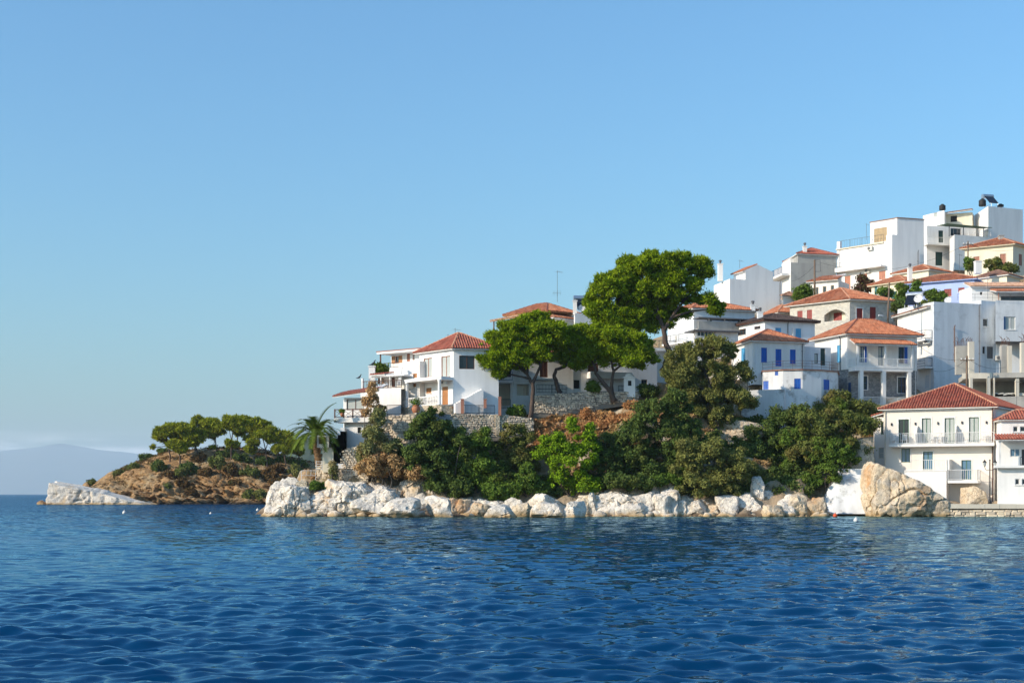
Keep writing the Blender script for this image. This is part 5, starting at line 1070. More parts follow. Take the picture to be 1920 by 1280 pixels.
def bird(px, py, Y, label, s=1.0):
    x, y, z = P(px, py, Y); m = MB(); b_ = Vector((x, y, z)); m.tube([b_ + Vector((-.42, 0, .16)) * s, b_ + Vector((-.2, 0, .17)) * s, b_ + Vector((-.02, 0, .24)) * s, b_ + Vector((.12, 0, .36)) * s, b_ + Vector((.17, 0, .50)) * s, b_ + Vector((.2, 0, .58)) * s, b_ + Vector((.27, 0, .60)) * s, b_ + Vector((.36, 0, .58)) * s], [.02 * s, .06 * s, .11 * s, .10 * s, .05 * s, .06 * s, .045 * s, .008 * s], 8)
    m.tube([b_ + Vector((0, -.04, .18)) * s, b_ + Vector((0, -.04, 0)) * s], .015 * s, 4); m.tube([b_ + Vector((0, .04, .18)) * s, b_ + Vector((0, .04, 0)) * s], .015 * s, 4)
    o = m.build('bird', 'bird_black', loc=(x, y, z), smooth=True); tag(o, label, 'bird')
bird(699, 686.8, 141.5, 'black bird perched on the square white chimney', 1.0); bird(673.5, 711, 140.8, 'black bird perched on the end pier of the terrace', .8)

h = house('glazed_corner_house', 'white house at the left tip with a wide window and brown railed balcony', 670, 800, 133)
v = Vol(h, [pt(644, 139), pt(645.5, 134.5), pt(707, 133.6)], PZ(800, 133.6), PZ(745, 134), 'white_wall'); win(v, 1, q('L', 265, 1002, 440, 1112), 'glass', 'dark_wood', 'curtain_glass', (1, 0), None); v.finish(); f = v.faces[1]
shed_roof(h, (*f.p(-.95, .6), PZ(743.5, 134)), (*f.p(f.L, .6), PZ(733, 133.5)), (*f.p(-.8, -3), PZ(738, 136) + .3), (*f.p(f.L, -3), PZ(726, 136) + .4), 'red_tile', name='roof')
zb_ = f.hit(*q('L', 300, 1190), .8)[1]; a0 = f.hit(*q('L', 145, 1190), .8)[0]; MB().fbox(f, a0, f.L * .95, -1, .95, zb_ - .42, zb_).build('balcony_slab', 'white_wall', h)
m = MB()
n = 4
for i in range(n + 1):
    a = a0 + .06 + (f.L * .93 - a0 - .1) * i / n; m.fbox(f, a - .05, a + .05, .82, .92, zb_, zb_ + .85)
    if i < n:
        b_ = a0 + .06 + (f.L * .93 - a0 - .1) * (i + 1) / n; m.tube([(*f.p(a, .87), zb_ + .1), (*f.p(b_, .87), zb_ + .72)], .022, 4); m.tube([(*f.p(a, .87), zb_ + .72), (*f.p(b_, .87), zb_ + .1)], .022, 4)
m.fbox(f, a0, f.L * .95, .83, .91, zb_ + .75, zb_ + .83); m.fbox(f, a0, f.L * .95, .84, .9, zb_ + .07, zb_ + .13); m.build('balcony_railing', 'dark_wood', h)
vg = Vol(h, [pt(642, 138), pt(646, 133.9), pt(706, 133.2)], PZ(862, 133) - 1, PZ(800, 133.6) - .01, 'white_wall', name='lower_wall'); win(vg, 1, q('Q', 870, 185, 900, 235), 'dark', None); vg.finish()
for i in range(7): MB().box(PX(610 + i * 5, 133), PX(648, 133), 132.2, 133.9, PZ(848 - i * 9 + 30, 133), PZ(842 - i * 6.6, 133)).build('terrace_step', 'bright_white_wall', h)
MB().box(PX(597, 132.6), PX(619, 132.6), 131.6, 133.4, PZ(839, 132.5), PZ(817, 132.5)).build('little_balcony', 'bright_white_wall', h); MB().box(PX(599, 132), PX(612, 132), 131.55, 131.598, PZ(832, 131.6), PZ(819, 131.6)).build('balcony_panel', 'dark_wood', h)
MB().box(PX(607, 132.8), PX(627, 132.8), 132.0, 134, PZ(885, 132), PZ(838.5, 132.5)).build('support_wall', 'cream_wall', h)

# ---- middle: the house behind the pines
h = house('pine_shade_house', 'white house with loggias and brown shutters shaded behind the pine trunks', 1010, 770, 144)
v = Vol(h, [pt(908, 143.5), pt(912, 141.6), pt(962, 141.2), pt(1075, 143.2)], PZ(790, 141), PZ(668, 141), 'white_wall', back=[pt(1085, 151), pt(905, 151)])
win(v, 1, q('O', 150, 420, 410, 640), 'dark', None, depth=1.6, sill=None, name='loggia_shade'); win(v, 1, q('O', 345, 275, 415, 355), 'dark', None, depth=1.0, sill=None, name='loggia_shade'); win(v, 2, q('O', 475, 425, 600, 540), 'dark', None, depth=.9, sill=None, name='loggia_shade'); win(v, 2, q('O', 705, 195, 785, 358), 'shutter', 'dark_wood', sill=None); v.finish(); f = v.faces[1]
a0, a1, zb_, zt_ = f.rect(*q('O', 150, 420, 410, 640)); MB().fbox(f, a0 + .01, a1 - .01, -1.57, -1.5, zb_, zt_).build('loggia_wall', 'cream_wall', h); MB().fbox(f, a0 + .02, a0 + .6, -1.49, -1.44, zb_, zt_ - .2).build('loggia_door', 'dark_wood', h)
f2 = v.faces[2]; a2, b2, c2, d2 = f2.rect(*q('O', 475, 425, 600, 540)); MB().fbox(f2, a2 + .01, b2 - .01, -.87, -.8, c2, d2).build('loggia_wall', 'cream_wall', h); MB().fbox(f2, a2 + 1.0, b2 - .3, -.79, -.75, c2, d2 - .3).build('loggia_door', 'brown_paint', h)
zc_ = f.hit(*q('O', 300, 400))[1]; MB().fbox(f, -.3, f.L + .1, -.2, .6, zc_ - .2, zc_ + .05).build('balcony_slab', 'bright_white_wall', h); railing(h, f.p(a0, .05), f.p(a1, .05), zb_ - .3, .9, 'black_iron', .12, .012); railing(h, f.p(1.4, .5), f.p(f.L, .5), zc_ + .05, .85, 'black_iron', .13, .012)
zd_ = f2.hit(*q('O', 690, 372))[1]; MB().fbox(f2, 1.6, 4.2, .002, .9, zd_ - .15, zd_).build('balcony_slab', 'bright_white_wall', h)
vq = Vol(h, [pt(1075, 143.3), pt(1232, 146.5)], PZ(770, 143), PZ(665, 143), 'cool_white_wall', 6, name='right_wing'); win(vq, 0, q('O', 1185, 215, 1290, 350), 'shutter', 'dark_wood', sill=None); win(vq, 0, q('O', 1040, 385, 1105, 470), 'dark', None, sill=None); win(vq, 0, q('O', 1720, 380, 1780, 450), 'glass', 'grey_iron', 'window_glass', (1, 0), None); vq.finish()
fq = vq.faces[0]; zd_ = fq.hit(*q('O', 1300, 360))[1]; MB().fbox(fq, 1.5, 6, .002, 1.1, zd_ - .15, zd_ + .5).build('balcony', 'white_wall', h)
hip_roof(h, [pt(905, 145.5), pt(915, 141.5), pt(1072, 143), pt(1072, 150)], PZ(668, 141) + .06, 2.6, .3, 'red_tile', 'ridge_mortar')
MB().prism([pt(1072, 143.3), pt(1234, 146.5), pt(1234, 153), pt(1072, 151)], PZ(665, 143) + .004, PZ(665, 143) + .3).build('flat_roof', 'cool_white_wall', h)
h = house('pavilion_house', 'upper house with two tiers of orange tile roof behind the left pine', 1010, 610, 153)
v = Vol(h, [pt(953, 157), pt(1037, 152.5), pt(1082, 155)], PZ(640, 153), PZ(597, 153), 'white_wall'); v.finish(); hip_roof(h, v.quad(), v.z1, .85, .5, 'orange_tile', 'ridge_mortar')
w_ = Vol(h, [pt(962, 156.6), pt(1026, 153.4), pt(1070, 155.4)], v.z1 - .1, PZ(586, 154), 'white_wall', name='upper_wall'); win(w_, 0, q('M', 440, 600, 545, 630), 'glass', 'brown_paint', 'curtain_glass', (3, 0), None); w_.finish(); hip_roof(h, w_.quad(), w_.z1, 1.15, .75, 'orange_tile', 'dark_ridge', 'wood_paint')
f = w_.faces[0]; shed_roof(h, (*f.p(-2.6, .9), w_.z1 - .5), (*f.p(f.L * .6, .9), w_.z1 - .2), (*f.p(-2.2, -1.5), w_.z1 + .0), (*f.p(f.L * .6, -1.5), w_.z1 + .2), 'pale_tile', 'wood_paint', name='porch_roof'); MB().fbox(f, -2.3, -2.2, .6, .7, w_.z1 - 2.2, w_.z1 - .5).build('porch_post', 'dark_wood', h)
antenna(1045, 507, 566, 156, 'tall television mast on the two-tier orange roof', 6, .6)
solar(1094, 588, 151, .1, 'solar water heater beside the big pine crown', 1.25); dish(1091, 578, 150, 'white satellite dish below the solar heater by the big pine', .4, (.2, -.9, .2))
h = house('block_behind_heater', 'low white flat-roofed block carrying the solar heater beside the big pine', 1095, 610, 152); v = Vol(h, [pt(1076, 152), pt(1078, 149.5), pt(1125, 150.5)], PZ(640, 150), PZ(588, 150), 'white_wall'); v.finish(); chimney(h, 1078, 565, 590, 150.5, .4, 'white_wall', False)

# ---- right of the big pine
h = house('half_hidden_house', 'white house with orange hipped roof half hidden behind the big pine', 1300, 680, 164)
v = Vol(h, [pt(1252, 169), pt(1301, 164.5), pt(1415, 167)], PZ(700, 160), PZ(580.5, 165), 'cool_white_wall'); win(v, 0, q('N', 1095, 905, 1120, 960), 'shutter', 'ac_white'); win(v, 1, q('N', 1420, 720, 1470, 770), 'glass', 'grey_iron', 'window_glass', (1, 0)); v.finish(); hip_roof(h, v.quad(), v.z1 + .06, 1.15, .5, 'orange_tile', 'dark_ridge'); chimney(h, 1411.5, 573, 583, 166.5, .5, 'cool_white_wall'); f = v.faces[1]
MB().fbox(f, -.3, f.L, .002, 1.6, PZ(621, 164), PZ(617.5, 164)).build('balcony_slab', 'grey_render', h); MB().fbox(f, -.2, f.L, 1.5, 1.6, PZ(617.5, 164), PZ(603, 164)).build('balcony_screen', 'concrete', h); MB().fbox(f, -.3, f.L, .3, 1.9, PZ(598.5, 164), PZ(596.5, 164)).build('canopy', 'grey_iron', h)
for k in (1.2, 3.2, 5.2): MB().fbox(f, k, k + .12, 1.3, 1.42, PZ(617, 164), PZ(598, 164)).build('post', 'white_paint', h)
for z0_, lb in ((640, 1), (664, 2)): f0 = v.faces[0]; MB().fbox(f0, .2, f0.L, .002, 1.0, PZ(z0_ + 3, 165), PZ(z0_, 165)).build('balcony_slab', 'bright_white_wall', h); railing(h, f0.p(.2, .95), f0.p(f0.L, .95), PZ(z0_, 165), .9, 'grey_iron', .15, .012)
h = house('lower_balcony_house', 'low white house with railed balcony between the pine trunk and the olive', 1225, 715, 149)
v = Vol(h, [pt(1196, 152), pt(1199, 149.5), pt(1262, 150.5)], PZ(745, 149), PZ(659, 150), 'white_wall'); win(v, 1, q('N', 805, 1205, 850, 1275), 'glass', 'grey_iron', 'window_glass', (1, 0)); v.finish(); f = v.faces[1]; MB().fbox(f, -.6, f.L + .3, -2, .9, v.z1 + .003, v.z1 + .3).build('roof_slab', 'cool_white_wall', h); railing(h, f.p(0, .8), f.p(f.L, .8), v.z1 + .3, .8, 'grey_iron', .15, .012)
h = house('annex_behind_olive', 'long white annex with glazed veranda behind the olive tree crown', 1320, 640, 158)
v = Vol(h, [pt(1300, 160), pt(1303, 157), pt(1384, 158.5)], PZ(690, 157), PZ(621, 157), 'white_wall'); win(v, 1, q('N', 1320, 860, 1500, 910), 'glass', 'white_paint', 'window_glass', (4, 0), None); v.finish(); f = v.faces[1]; MB().fbox(f, -.4, f.L, -2, .6, v.z1 + .003, v.z1 + .14).build('roof_slab', 'grey_iron', h)
# ---- little white shrine
t = thing('roadside_shrine', 'small white domed shrine by the iron fence under the pines', 'shrine', P(1180, 733, 140.6)); x, y, z = P(1180, 733, 140.6)
MB().box(x - .55, x + .55, y - .4, y + .4, z - .6, z + 1.25).build('body', 'bright_white_wall', t); MB().box(x - .65, x + .65, y - .5, y + .5, z + 1.252, z + 1.37).build('cornice', 'bright_white_wall', t); MB().lathe((x, y, z + 1.37), [(.5, 0), (.46, .18), (.3, .35), (.05, .45)], 12).build('dome', 'bright_white_wall', t, True); MB().box(x - .17, x + .17, y - .42, y - .404, z + .5, z + 1.0).build('niche_shade', 'shade_void', t)  # the recess is a flat dark plate, its shade painted on

# ---------------------------------------------------------------- garden and retaining walls
def rubble(name, label, pts, tops, bots, th=.6, h=.22, w=.34, seed=1, mat='rubble_stone', core='rubble_mortar'):
    a = pt(*pts[0]); b = pt(*pts[-1]); fm = Face(a, b); t = thing(name, label, 'wall', (*fm.p(fm.L / 2), min(bots)))
    rg = random.Random(seed); ks = np.linspace(0, fm.L, len(tops)); tf = lambda s: float(np.interp(s, ks, tops)); bf = lambda s: float(np.interp(s, ks, bots)); m = MB(); N = 12
    for i in range(N):
        s0, s1 = fm.L * i / N, fm.L * (i + 1) / N; c4 = [fm.p(s0, 0), fm.p(s1, 0), fm.p(s1, -th), fm.p(s0, -th)]
        m.hexa([(*c4[0], bf(s0) - .5), (*c4[1], bf(s1) - .5), (*c4[2], bf(s1) - .5), (*c4[3], bf(s0) - .5), (*c4[0], tf(s0)), (*c4[1], tf(s1)), (*c4[2], tf(s1)), (*c4[3], tf(s0))])
    m.build('core', core, t); stone_wall(t, fm, 0, fm.L, tf, bf, rg, .0, h, w, 'stones', mat)
    return t, fm
Z = lambda py, Y: PZ(py, Y)
t, fm = rubble('rubble_wall', 'grey and tan rubble wall with iron fence below the pine trunks', [(1000, 138.6), (1197, 140.4)], [Z(741, 138.6), Z(736, 139), Z(733, 140), Z(734, 140.4)], [Z(775, 138.6), Z(768, 139), Z(757, 140), Z(747, 140.4)], 1.2, .2, .3, 2)
for s0, s1 in ((.4, 3.4), (8.6, 10.3)): railing(t, fm.p(s0, -.3), fm.p(s1, -.3), Z(737, 139), .85, 'black_iron', .14, .02, rails=(.1, .5, 1))
t, fm = rubble('garden_wall', 'stepped stone garden wall under the loggia of the pine house', [(846, 134.2), (1000, 135.4)], [Z(774, 134.2), Z(776, 134.5), Z(778, 135), Z(784, 135.4)], [Z(818, 134.2), Z(818, 134.5), Z(815, 135), Z(805, 135.4)], 1.9, .2, .32, 3)
MB().fbox(fm, 4.2, 4.6, .0, .2, Z(815, 135), Z(777, 135)).build('pier', 'warm_stonework', t); railing(t, fm.p(1.2, -.4), fm.p(4.2, -.4), Z(775, 134.6), .8, 'black_iron', .13, .012)
for px_, y0_, y1_, nm in ((867, 749, 779, 'left'), (909.5, 749, 765, 'middle'), (937, 745, 779, 'right')):
    x, y, z = P(px_, y1_, 134.8); o = MB().box(x - .14, x + .14, y - .14, y + .14, z, PZ(y0_, 134.8)).box(x - .17, x + .17, y - .17, y + .17, PZ(y0_, 134.8) + .002, PZ(y0_, 134.8) + .07).build('gate_pillar', 'brick_red', loc=(x, y, z)); tag(o, {'left': 'slim brick gate pillar at the foot of the white stair', 'middle': 'slim brick pillar below the loggia, between its two fellows', 'right': 'slim brick gate pillar beside the black iron gate'}[nm], 'pillar', 'brick pillars of the garden fence')
t, fm = rubble('terrace_wall', 'warm cream stone terrace wall under the white balustrade', [(718, 132.9), (781, 131.9)], [Z(776, 132.9), Z(779, 132.4), Z(773, 131.9)], [Z(825, 132.9), Z(838, 132.4), Z(845, 131.9)], 3.0, .24, .4, 4, 'pale_rubble' if 'pale_rubble' in MATS else 'rubble_stone')
f_ = Face(fm.p(fm.L), pt(848, 134.3)); MB().fbox(f_, 0, f_.L, -1.5, -.004, Z(842, 132), Z(774, 132)).build('return_wall', 'grey_stonework', t)
railing(t, fm.p(.3, -.3), fm.p(2.0, -.3), Z(777, 132.6), .9, 'black_iron', .11, .014)
t, fm = rubble('dry_stone_bank', 'dry stone bank under the house at the left tip', [(594, 132.9), (690, 131.6)], [Z(868, 132.9), Z(850, 132), Z(838, 131.8), Z(836, 131.6)], [Z(906, 132.9), Z(905, 132), Z(903, 131.8), Z(898, 131.6)], 2.6, .22, .3, 5)
t = thing('landing_box', 'small square cream stone landing above the white rocks', 'wall', P(567, 918, 130.5)); MB().box(PX(556, 130), PX(576, 130), 129.6, 131.2, Z(922, 130), Z(903, 130)).build('block', 'warm_stonework', t); MB().box(PX(557.5, 130), PX(574.5, 130), 129.75, 131.05, Z(903, 130) + .002, Z(903, 130) + .06).build('top', 'concrete_light', t); railing(t, pt(565, 131.3), pt(592, 131.8), Z(900, 131), .9, 'white_paint', .35, .02, rails=(.5, 1))
t = thing('white_ladder', 'little white lattice gate beside the palm trunk', 'gate', P(598, 880, 131.3)); m = MB()
for px_ in (593, 604): m.tube([P(px_, 881, 131.3), P(px_, 863, 131.3)], .03, 5)
for i in range(4): m.tube([P(593, 865 + i * 4.6, 131.3), P(604, 865 + i * 4.6, 131.3)], .025, 5)
m.build('lattice', 'white_paint', t)
pot(780, 776, 132.6, 'big round clay jar on the terrace wall corner', .42, .85, True, 3); pot(848, 769, 136.2, 'clay jar at the right end of the white balustrade', .26, .5, False); pot(718.5, 777, 133.3, 'clay flower pot on the left end of the terrace wall', .24, .5, True, 5); pot(641.5, 781, 132.6, 'small clay pot standing on the brown railed balcony', .2, .42, True, 7)
# ---------------------------------------------------------------- street furniture, poles, cables
t = thing('lamp_post', 'black double lantern lamp post on the quay beside the hotel', 'street lamp', P(1856, 944, 128.6)); x, y, z = P(1856, 944, 128.6); zt_ = PZ(861, 128.6)
MB().lathe((x, y, z), [(.16, 0), (.16, .25), (.09, .35), (.06, .5), (.05, zt_ - z - .1), (.08, zt_ - z)], 9).build('post', 'black_iron', t, True)
for s_ in (-1, 1):
    m = MB(); m.tube([(x, y, zt_ - .9), (x + s_ * .22, y, zt_ - 1.0), (x + s_ * .42, y, zt_ - .85), (x + s_ * .47, y, zt_ - .62)], .025, 5); m.build('arm', 'black_iron', t, True)
    la = MB().lathe((x + s_ * .47, y, zt_ - .62), [(.08, 0), (.17, .36), (.2, .38), (.05, .54), (.03, .62)], 6).build('lantern', 'black_iron', t); MB().lathe((x + s_ * .47, y, zt_ - .6), [(.1, .02), (.185, .33)], 6).build('lantern_glass', 'curtain_glass', la)
t1 = pole(1527.5, 487, 560, 184, 'wooden utility pole with square frame beside the low orange house', .15, 'pole_wood', False)
x, y = PX(1527.5, 184), 184; m = MB(); m.tube([(x, y, PZ(487, 184)), (x + .7, y, PZ(487, 184)), (x + .75, y, PZ(509, 184)), (x, y, PZ(509, 184))], .045, 5); m.build('frame', 'grey_iron', t1)
pole(1813, 667, 735, 143.5, 'wooden utility pole in front of the unfinished columns', .13)
t1 = pole(1664, 530, 612, 157, 'leaning street light pole behind the verandah house roof', .12, 'pole_wood', False, .2); x = PX(1664, 157); zl = PZ(594, 157)
MB().tube([(x + .1, 157, zl - .1), (x - .4, 156.8, zl + .06), (x - .7, 156.6, zl + .1)], .03, 5).build('lamp_arm', 'galvanised', t1); MB().tube([(x - .65, 156.6, zl + .09), (x - 1.1, 156.5, zl + .12)], [.07, .1], 7).build('lamp_head', 'white_paint', t1)
antenna(1906, 713, 768, 139, 'thin tall antenna pole behind the hotel roof', 4, .5); antenna(1387, 487, 503, 188, 'television antenna on the blank white gable house', 5, .5); antenna(1852, 523, 560, 160, 'slim antenna mast on the roof terrace', 4, .4); antenna(1799, 476, 512, 180, 'forked antenna left of the cream hip house', 5, .45); antenna(1624.5, 419, 450, 196, 'thin antenna on the white block terrace', 3, .25)
cable(P(1527.5, 489, 184), P(1815, 456, 182), 2.2, 'dark overhead cable from the framed pole up to the hilltop'); cable(P(1813, 672, 143.5), P(1752, 695, 156.8), .5, 'cable from the utility pole to the weathered wall'); cable(P(1815, 672, 143.5), P(1885, 688, 147.5), .5, 'cable from the utility pole to the bare concrete columns'); cable(P(1527.5, 497, 184), P(1484, 527, 194.8), .4, 'cable from the framed pole to the grey cement house'); cable(P(1432, 600, 160), P(1365, 602, 163), .2, 'cable along the eaves left of the dark roof')
pole(1815, 452, 500, 182, 'thin wooden pole before the cream hip house', .1, 'pole_wood', True)
cable(P(1664, 540, 157), P(1752, 572, 157), .6, 'sagging cable from the street light pole to the weathered building'); cable(P(1664, 545, 157), P(1593, 565, 167.5), .6, 'cable from the street light pole to the red-shuttered stone house'); cable(P(1815, 456, 182), P(1900, 468, 183.5), .5, 'cable from the thin pole along the cream hip house'); cable(P(1813, 670, 143.5), P(1715, 640, 151.5), .9, 'cable from the utility pole to the verandah house eaves')
def buoy(px, py, label, mat, s=.16):
    Y = CAMZ * FPX / (py - HORY); x = PX(px, Y); o = MB().lathe((x, Y, -.1), [(s * .4, 0), (s * .95, s * .6), (s, s * 1.1), (s * .75, s * 1.7), (s * .2, s * 2), (s * .12, s * 2.5)], 10).build('buoy', mat, loc=(x, Y, -.1), smooth=True); tag(o, label, 'buoy')
buoy(1566, 968.5, 'orange mooring buoy off the whitewashed wall', 'orange_buoy', .2); buoy(1605, 977, 'pale buoy to the right of the orange one', 'white_buoy', .18); buoy(233, 962.5, 'white buoy out in the bay before the headland', 'white_buoy', .2); buoy(395, 963, 'small pale buoy nearer the white point', 'white_buoy', .13); buoy(483, 957, 'low white float just left of the white point', 'white_buoy', .18)
# ---------------------------------------------------------------- trees of the town
def fat(bl, k=1.18): return [(b[0], b[1], b[2], b[3] * k, b[4] * k, b[5] * k) for b in bl]
def tp(r, Y, *zs): return [P(*q(r, zs[i], zs[i + 1]), Y + (zs[i + 2] if False else 0)) for i in range(0, len(zs), 2)]
YB = 141.0
tree('umbrella_pine', 'tallest broad-crowned pine rising above the roofs on a curved trunk', 'tree',
     [(tp('N', YB, 985, 1260, 1010, 1180, 1045, 1080, 1000, 970, 985, 850, 940, 720, 900, 560), .36, .16), (tp('N', YB, 985, 850, 1060, 720, 1180, 560, 1300, 400), .2, .08), (tp('N', YB, 940, 720, 800, 640, 640, 520, 480, 430), .18, .07), (tp('N', YB, 1060, 720, 1250, 660, 1420, 640), .12, .05)],
     fat(pxblobs('N', YB, [(900, 190, 230, 110), (640, 290, 210, 120), (1180, 210, 220, 110), (430, 430, 190, 130), (330, 590, 120, 120), (800, 300, 300, 140), (1330, 270, 130, 100), (560, 500, 190, 100), (1120, 380, 230, 90), (420, 690, 130, 60), (1400, 560, 120, 70), (1530, 640, 90, 40), (1200, 520, 150, 70), (560, 640, 120, 70), (900, 430, 220, 90), (820, 560, 220, 90, 1.5), (1000, 640, 160, 80, 1.5), (700, 680, 150, 70, 1), (330, 700, 80, 70), (450, 780, 120, 40), (1110, 600, 120, 60, 1), (760, 800, 140, 50, 1), (560, 760, 160, 60, .6), (820, 710, 200, 80, 1), (980, 760, 110, 60, .5), (1090, 700, 110, 60, 1), (300, 640, 90, 110)])),
     nclump=680, rs=.5, nleaf=150000, size=.12, seed=3, nlimb=80, upper=-.6, flat=.75)
Y2 = 137.2
tree('leaning_pine', 'bright green pine with forked dark trunk in front of the loggia house', 'tree',
     [(tp('O', Y2, 605, 830, 612, 760, 625, 640, 640, 500, 630, 420, 600, 370, 555, 280), .27, .12), (tp('O', Y2, 630, 420, 690, 290, 740, 190), .17, .08), (tp('O', Y2, 600, 370, 420, 330, 300, 380, 200, 430), .1, .04)],
     fat(pxblobs('M', Y2, [(480, 800, 230, 120), (250, 960, 150, 110), (450, 1000, 220, 110), (730, 830, 190, 150), (720, 600, 70, 90), (190, 1150, 110, 70), (680, 1010, 170, 80), (330, 850, 130, 90), (580, 650, 60, 70), (830, 720, 120, 80), (560, 900, 210, 110, .6), (360, 930, 180, 100, .6), (640, 760, 180, 90, .8), (300, 1070, 150, 90), (140, 1060, 95, 80), (420, 1100, 130, 60)])),
     nclump=430, rs=.46, nleaf=84000, size=.11, seed=5, nlimb=40, upper=-.3)
Y3 = 139.4
tree('bent_trunk_pine', 'pine with sharply bent trunk between its two green neighbours', 'tree',
     [(tp('O', Y3, 905, 520, 880, 450, 865, 390, 845, 340, 870, 280, 950, 255, 1010, 200, 1060, 120), .24, .1)], fat(pxblobs('M', Y3, [(960, 900, 130, 110), (1080, 790, 120, 70), (1000, 1040, 130, 80), (1110, 950, 110, 90), (930, 760, 90, 80), (1020, 850, 140, 100, .6), (1120, 1020, 120, 70, .4)])),
     nclump=170, rs=.46, nleaf=28000, size=.11, seed=6, nlimb=18, upper=-.3)
tree('forked_pine', 'spreading pine with twin crooked trunks beside the white shrine', 'tree',
     [(tp('O', Y3 + .4, 1450, 600, 1420, 520, 1390, 470, 1320, 390, 1270, 320, 1250, 230), .3, .12), (tp('O', Y3 + .4, 1420, 520, 1425, 400, 1440, 300, 1420, 180), .2, .09), (tp('O', Y3 + .4, 1440, 300, 1560, 200, 1700, 130), .12, .05)],
     fat(pxblobs('M', Y3 + .4, [(1250, 760, 150, 80), (1420, 800, 190, 90), (1360, 950, 180, 80), (1620, 860, 180, 90), (1760, 1050, 130, 55), (1230, 930, 110, 70), (1560, 1010, 170, 70), (1680, 960, 150, 70), (1180, 840, 180, 110, .7), (1340, 860, 210, 110, .7), (1520, 910, 200, 90, .7), (1640, 1040, 190, 70), (1250, 1030, 130, 70)])),
     nclump=440, rs=.46, nleaf=70000, size=.11, seed=8, nlimb=40, upper=-.3)
Y4 = 138.5
tree('olive_tree', 'large grey-green loose-leaved tree below the half hidden house', 'tree', [([P(1345, 812, Y4), P(1340, 780, Y4), P(1335, 745, Y4), P(1325, 705, Y4), P(1315, 665, Y4)], .28, .08), ([P(1340, 780, Y4), P(1362, 740, Y4), P(1385, 705, Y4)], .14, .05), ([P(1335, 745, Y4), P(1300, 715, Y4), P(1270, 695, Y4)], .14, .05)],
     pxblobs(None, Y4, [(1318, 645, 36, 20), (1290, 672, 36, 26), (1348, 662, 40, 24), (1270, 706, 32, 24), (1325, 700, 48, 28), (1385, 700, 28, 22), (1362, 745, 46, 28), (1312, 742, 40, 26), (1345, 780, 42, 22), (1400, 760, 22, 24), (1285, 735, 30, 22)]),
     'olive_leaves', 'grey_bark', nclump=260, rs=.48, nleaf=52000, size=.11, seed=11, nlimb=46, upper=-.4, flat=.9, radial=.3)
# ---------------------------------------------------------------- shrubs on the slope
def B(nm, lb, Y, lst, leaf, ncl, rs, nl, size, seed, **k): return bush(nm, lb, 'shrub', fat(pxblobs(None, Y, lst), 1.1), leaf, ncl, rs, nl, size, seed, **k)
B('evergreen_shrub', 'large rounded dark evergreen bush at the corner of the terrace wall', 130.9, [(812, 805, 42, 34), (795, 845, 48, 38), (845, 835, 40, 42), (818, 880, 50, 28), (780, 870, 26, 24)], 'dark_leaves', 170, .42, 30000, .13, 21)
B('leafy_shrub', 'fresh green bush in the dip right of the rounded evergreen', 131.2, [(880, 850, 36, 34), (910, 890, 48, 36), (870, 900, 40, 32), (935, 905, 40, 26), (898, 828, 24, 20)], 'mid_leaves', 120, .48, 19000, .13, 22)
B('brown_green_shrub', 'brownish green bush below the loggia house garden wall', 133.0, [(968, 820, 30, 30), (975, 860, 32, 40), (960, 895, 32, 28)], 'shrub_leaves', 70, .45, 12000, .11, 23)
B('young_pine', 'vivid green young pine on the slope above the pale boulders', 130.6, [(1080, 810, 16, 24), (1060, 840, 34, 26), (1035, 835, 22, 18), (1075, 875, 44, 30), (1105, 850, 26, 26), (1050, 905, 32, 22), (1095, 910, 36, 20), (1020, 860, 14, 12), (1100, 815, 12, 20)], 'young_pine_needles', 110, .42, 20000, .12, 24, bark='pine_bark')
B('mastic_shrub', 'dark bush pressed against the right of the young pine', 131.8, [(1135, 835, 28, 28), (1140, 875, 30, 34), (1120, 900, 22, 18)], 'dark_leaves', 60, .45, 9000, .12, 25)
B('spreading_shrub', 'widest dark green thicket climbing to the dry bank in mid-slope', 132.6, [(1185, 830, 40, 34), (1230, 790, 44, 40), (1262, 758, 30, 26), (1210, 865, 50, 34), (1265, 830, 42, 46), (1180, 880, 36, 24), (1250, 885, 40, 22), (1165, 850, 26, 26)], 'dark_leaves', 210, .5, 34000, .12, 26)
B('grey_shrub', 'grey-green scrub with dry tips above the split white boulders', 130.4, [(1290, 865, 34, 34), (1330, 850, 36, 36), (1365, 885, 36, 36), (1310, 905, 44, 28), (1350, 915, 34, 22), (1385, 870, 20, 26)], 'olive_leaves', 150, .45, 26000, .11, 27)
B('hollow_shrub', 'shaded thicket filling the dark hollow under the blue-shuttered house', 138.0, [(1425, 830, 36, 40), (1445, 875, 40, 34), (1470, 835, 34, 40), (1410, 880, 28, 28), (1490, 790, 34, 26), (1460, 790, 26, 22)], 'dark_leaves', 150, .5, 20000, .13, 28)
B('mixed_thicket', 'mixed green and rusty thicket left of the hotel side wing', 134.2, [(1530, 800, 36, 34), (1575, 790, 36, 32), (1555, 840, 46, 38), (1515, 850, 32, 34), (1590, 835, 32, 30), (1545, 885, 36, 26), (1615, 800, 24, 24)], 'shrub_leaves', 190, .48, 30000, .12, 29)
B('green_thicket', 'bright green ivy-like bush hanging over the whitewashed wall top', 132.9, [(1560, 870, 34, 30), (1535, 900, 22, 16), (1585, 860, 22, 22), (1545, 850, 26, 26)], 'mid_leaves', 80, .42, 12000, .12, 30)
B('terrace_shrub', 'dense shrub against the lower wall below the verandah house', 144.0, [(1572, 752, 22, 20), (1590, 768, 26, 18), (1550, 775, 24, 16), (1620, 775, 26, 14)], 'shrub_leaves', 80, .45, 10000, .13, 31)
B('yellow_shrub', 'yellowish bush under the verandah house terrace', 146.5, [(1648, 772, 18, 12), (1630, 785, 20, 12)], 'reed_leaves', 40, .4, 5000, .13, 32)
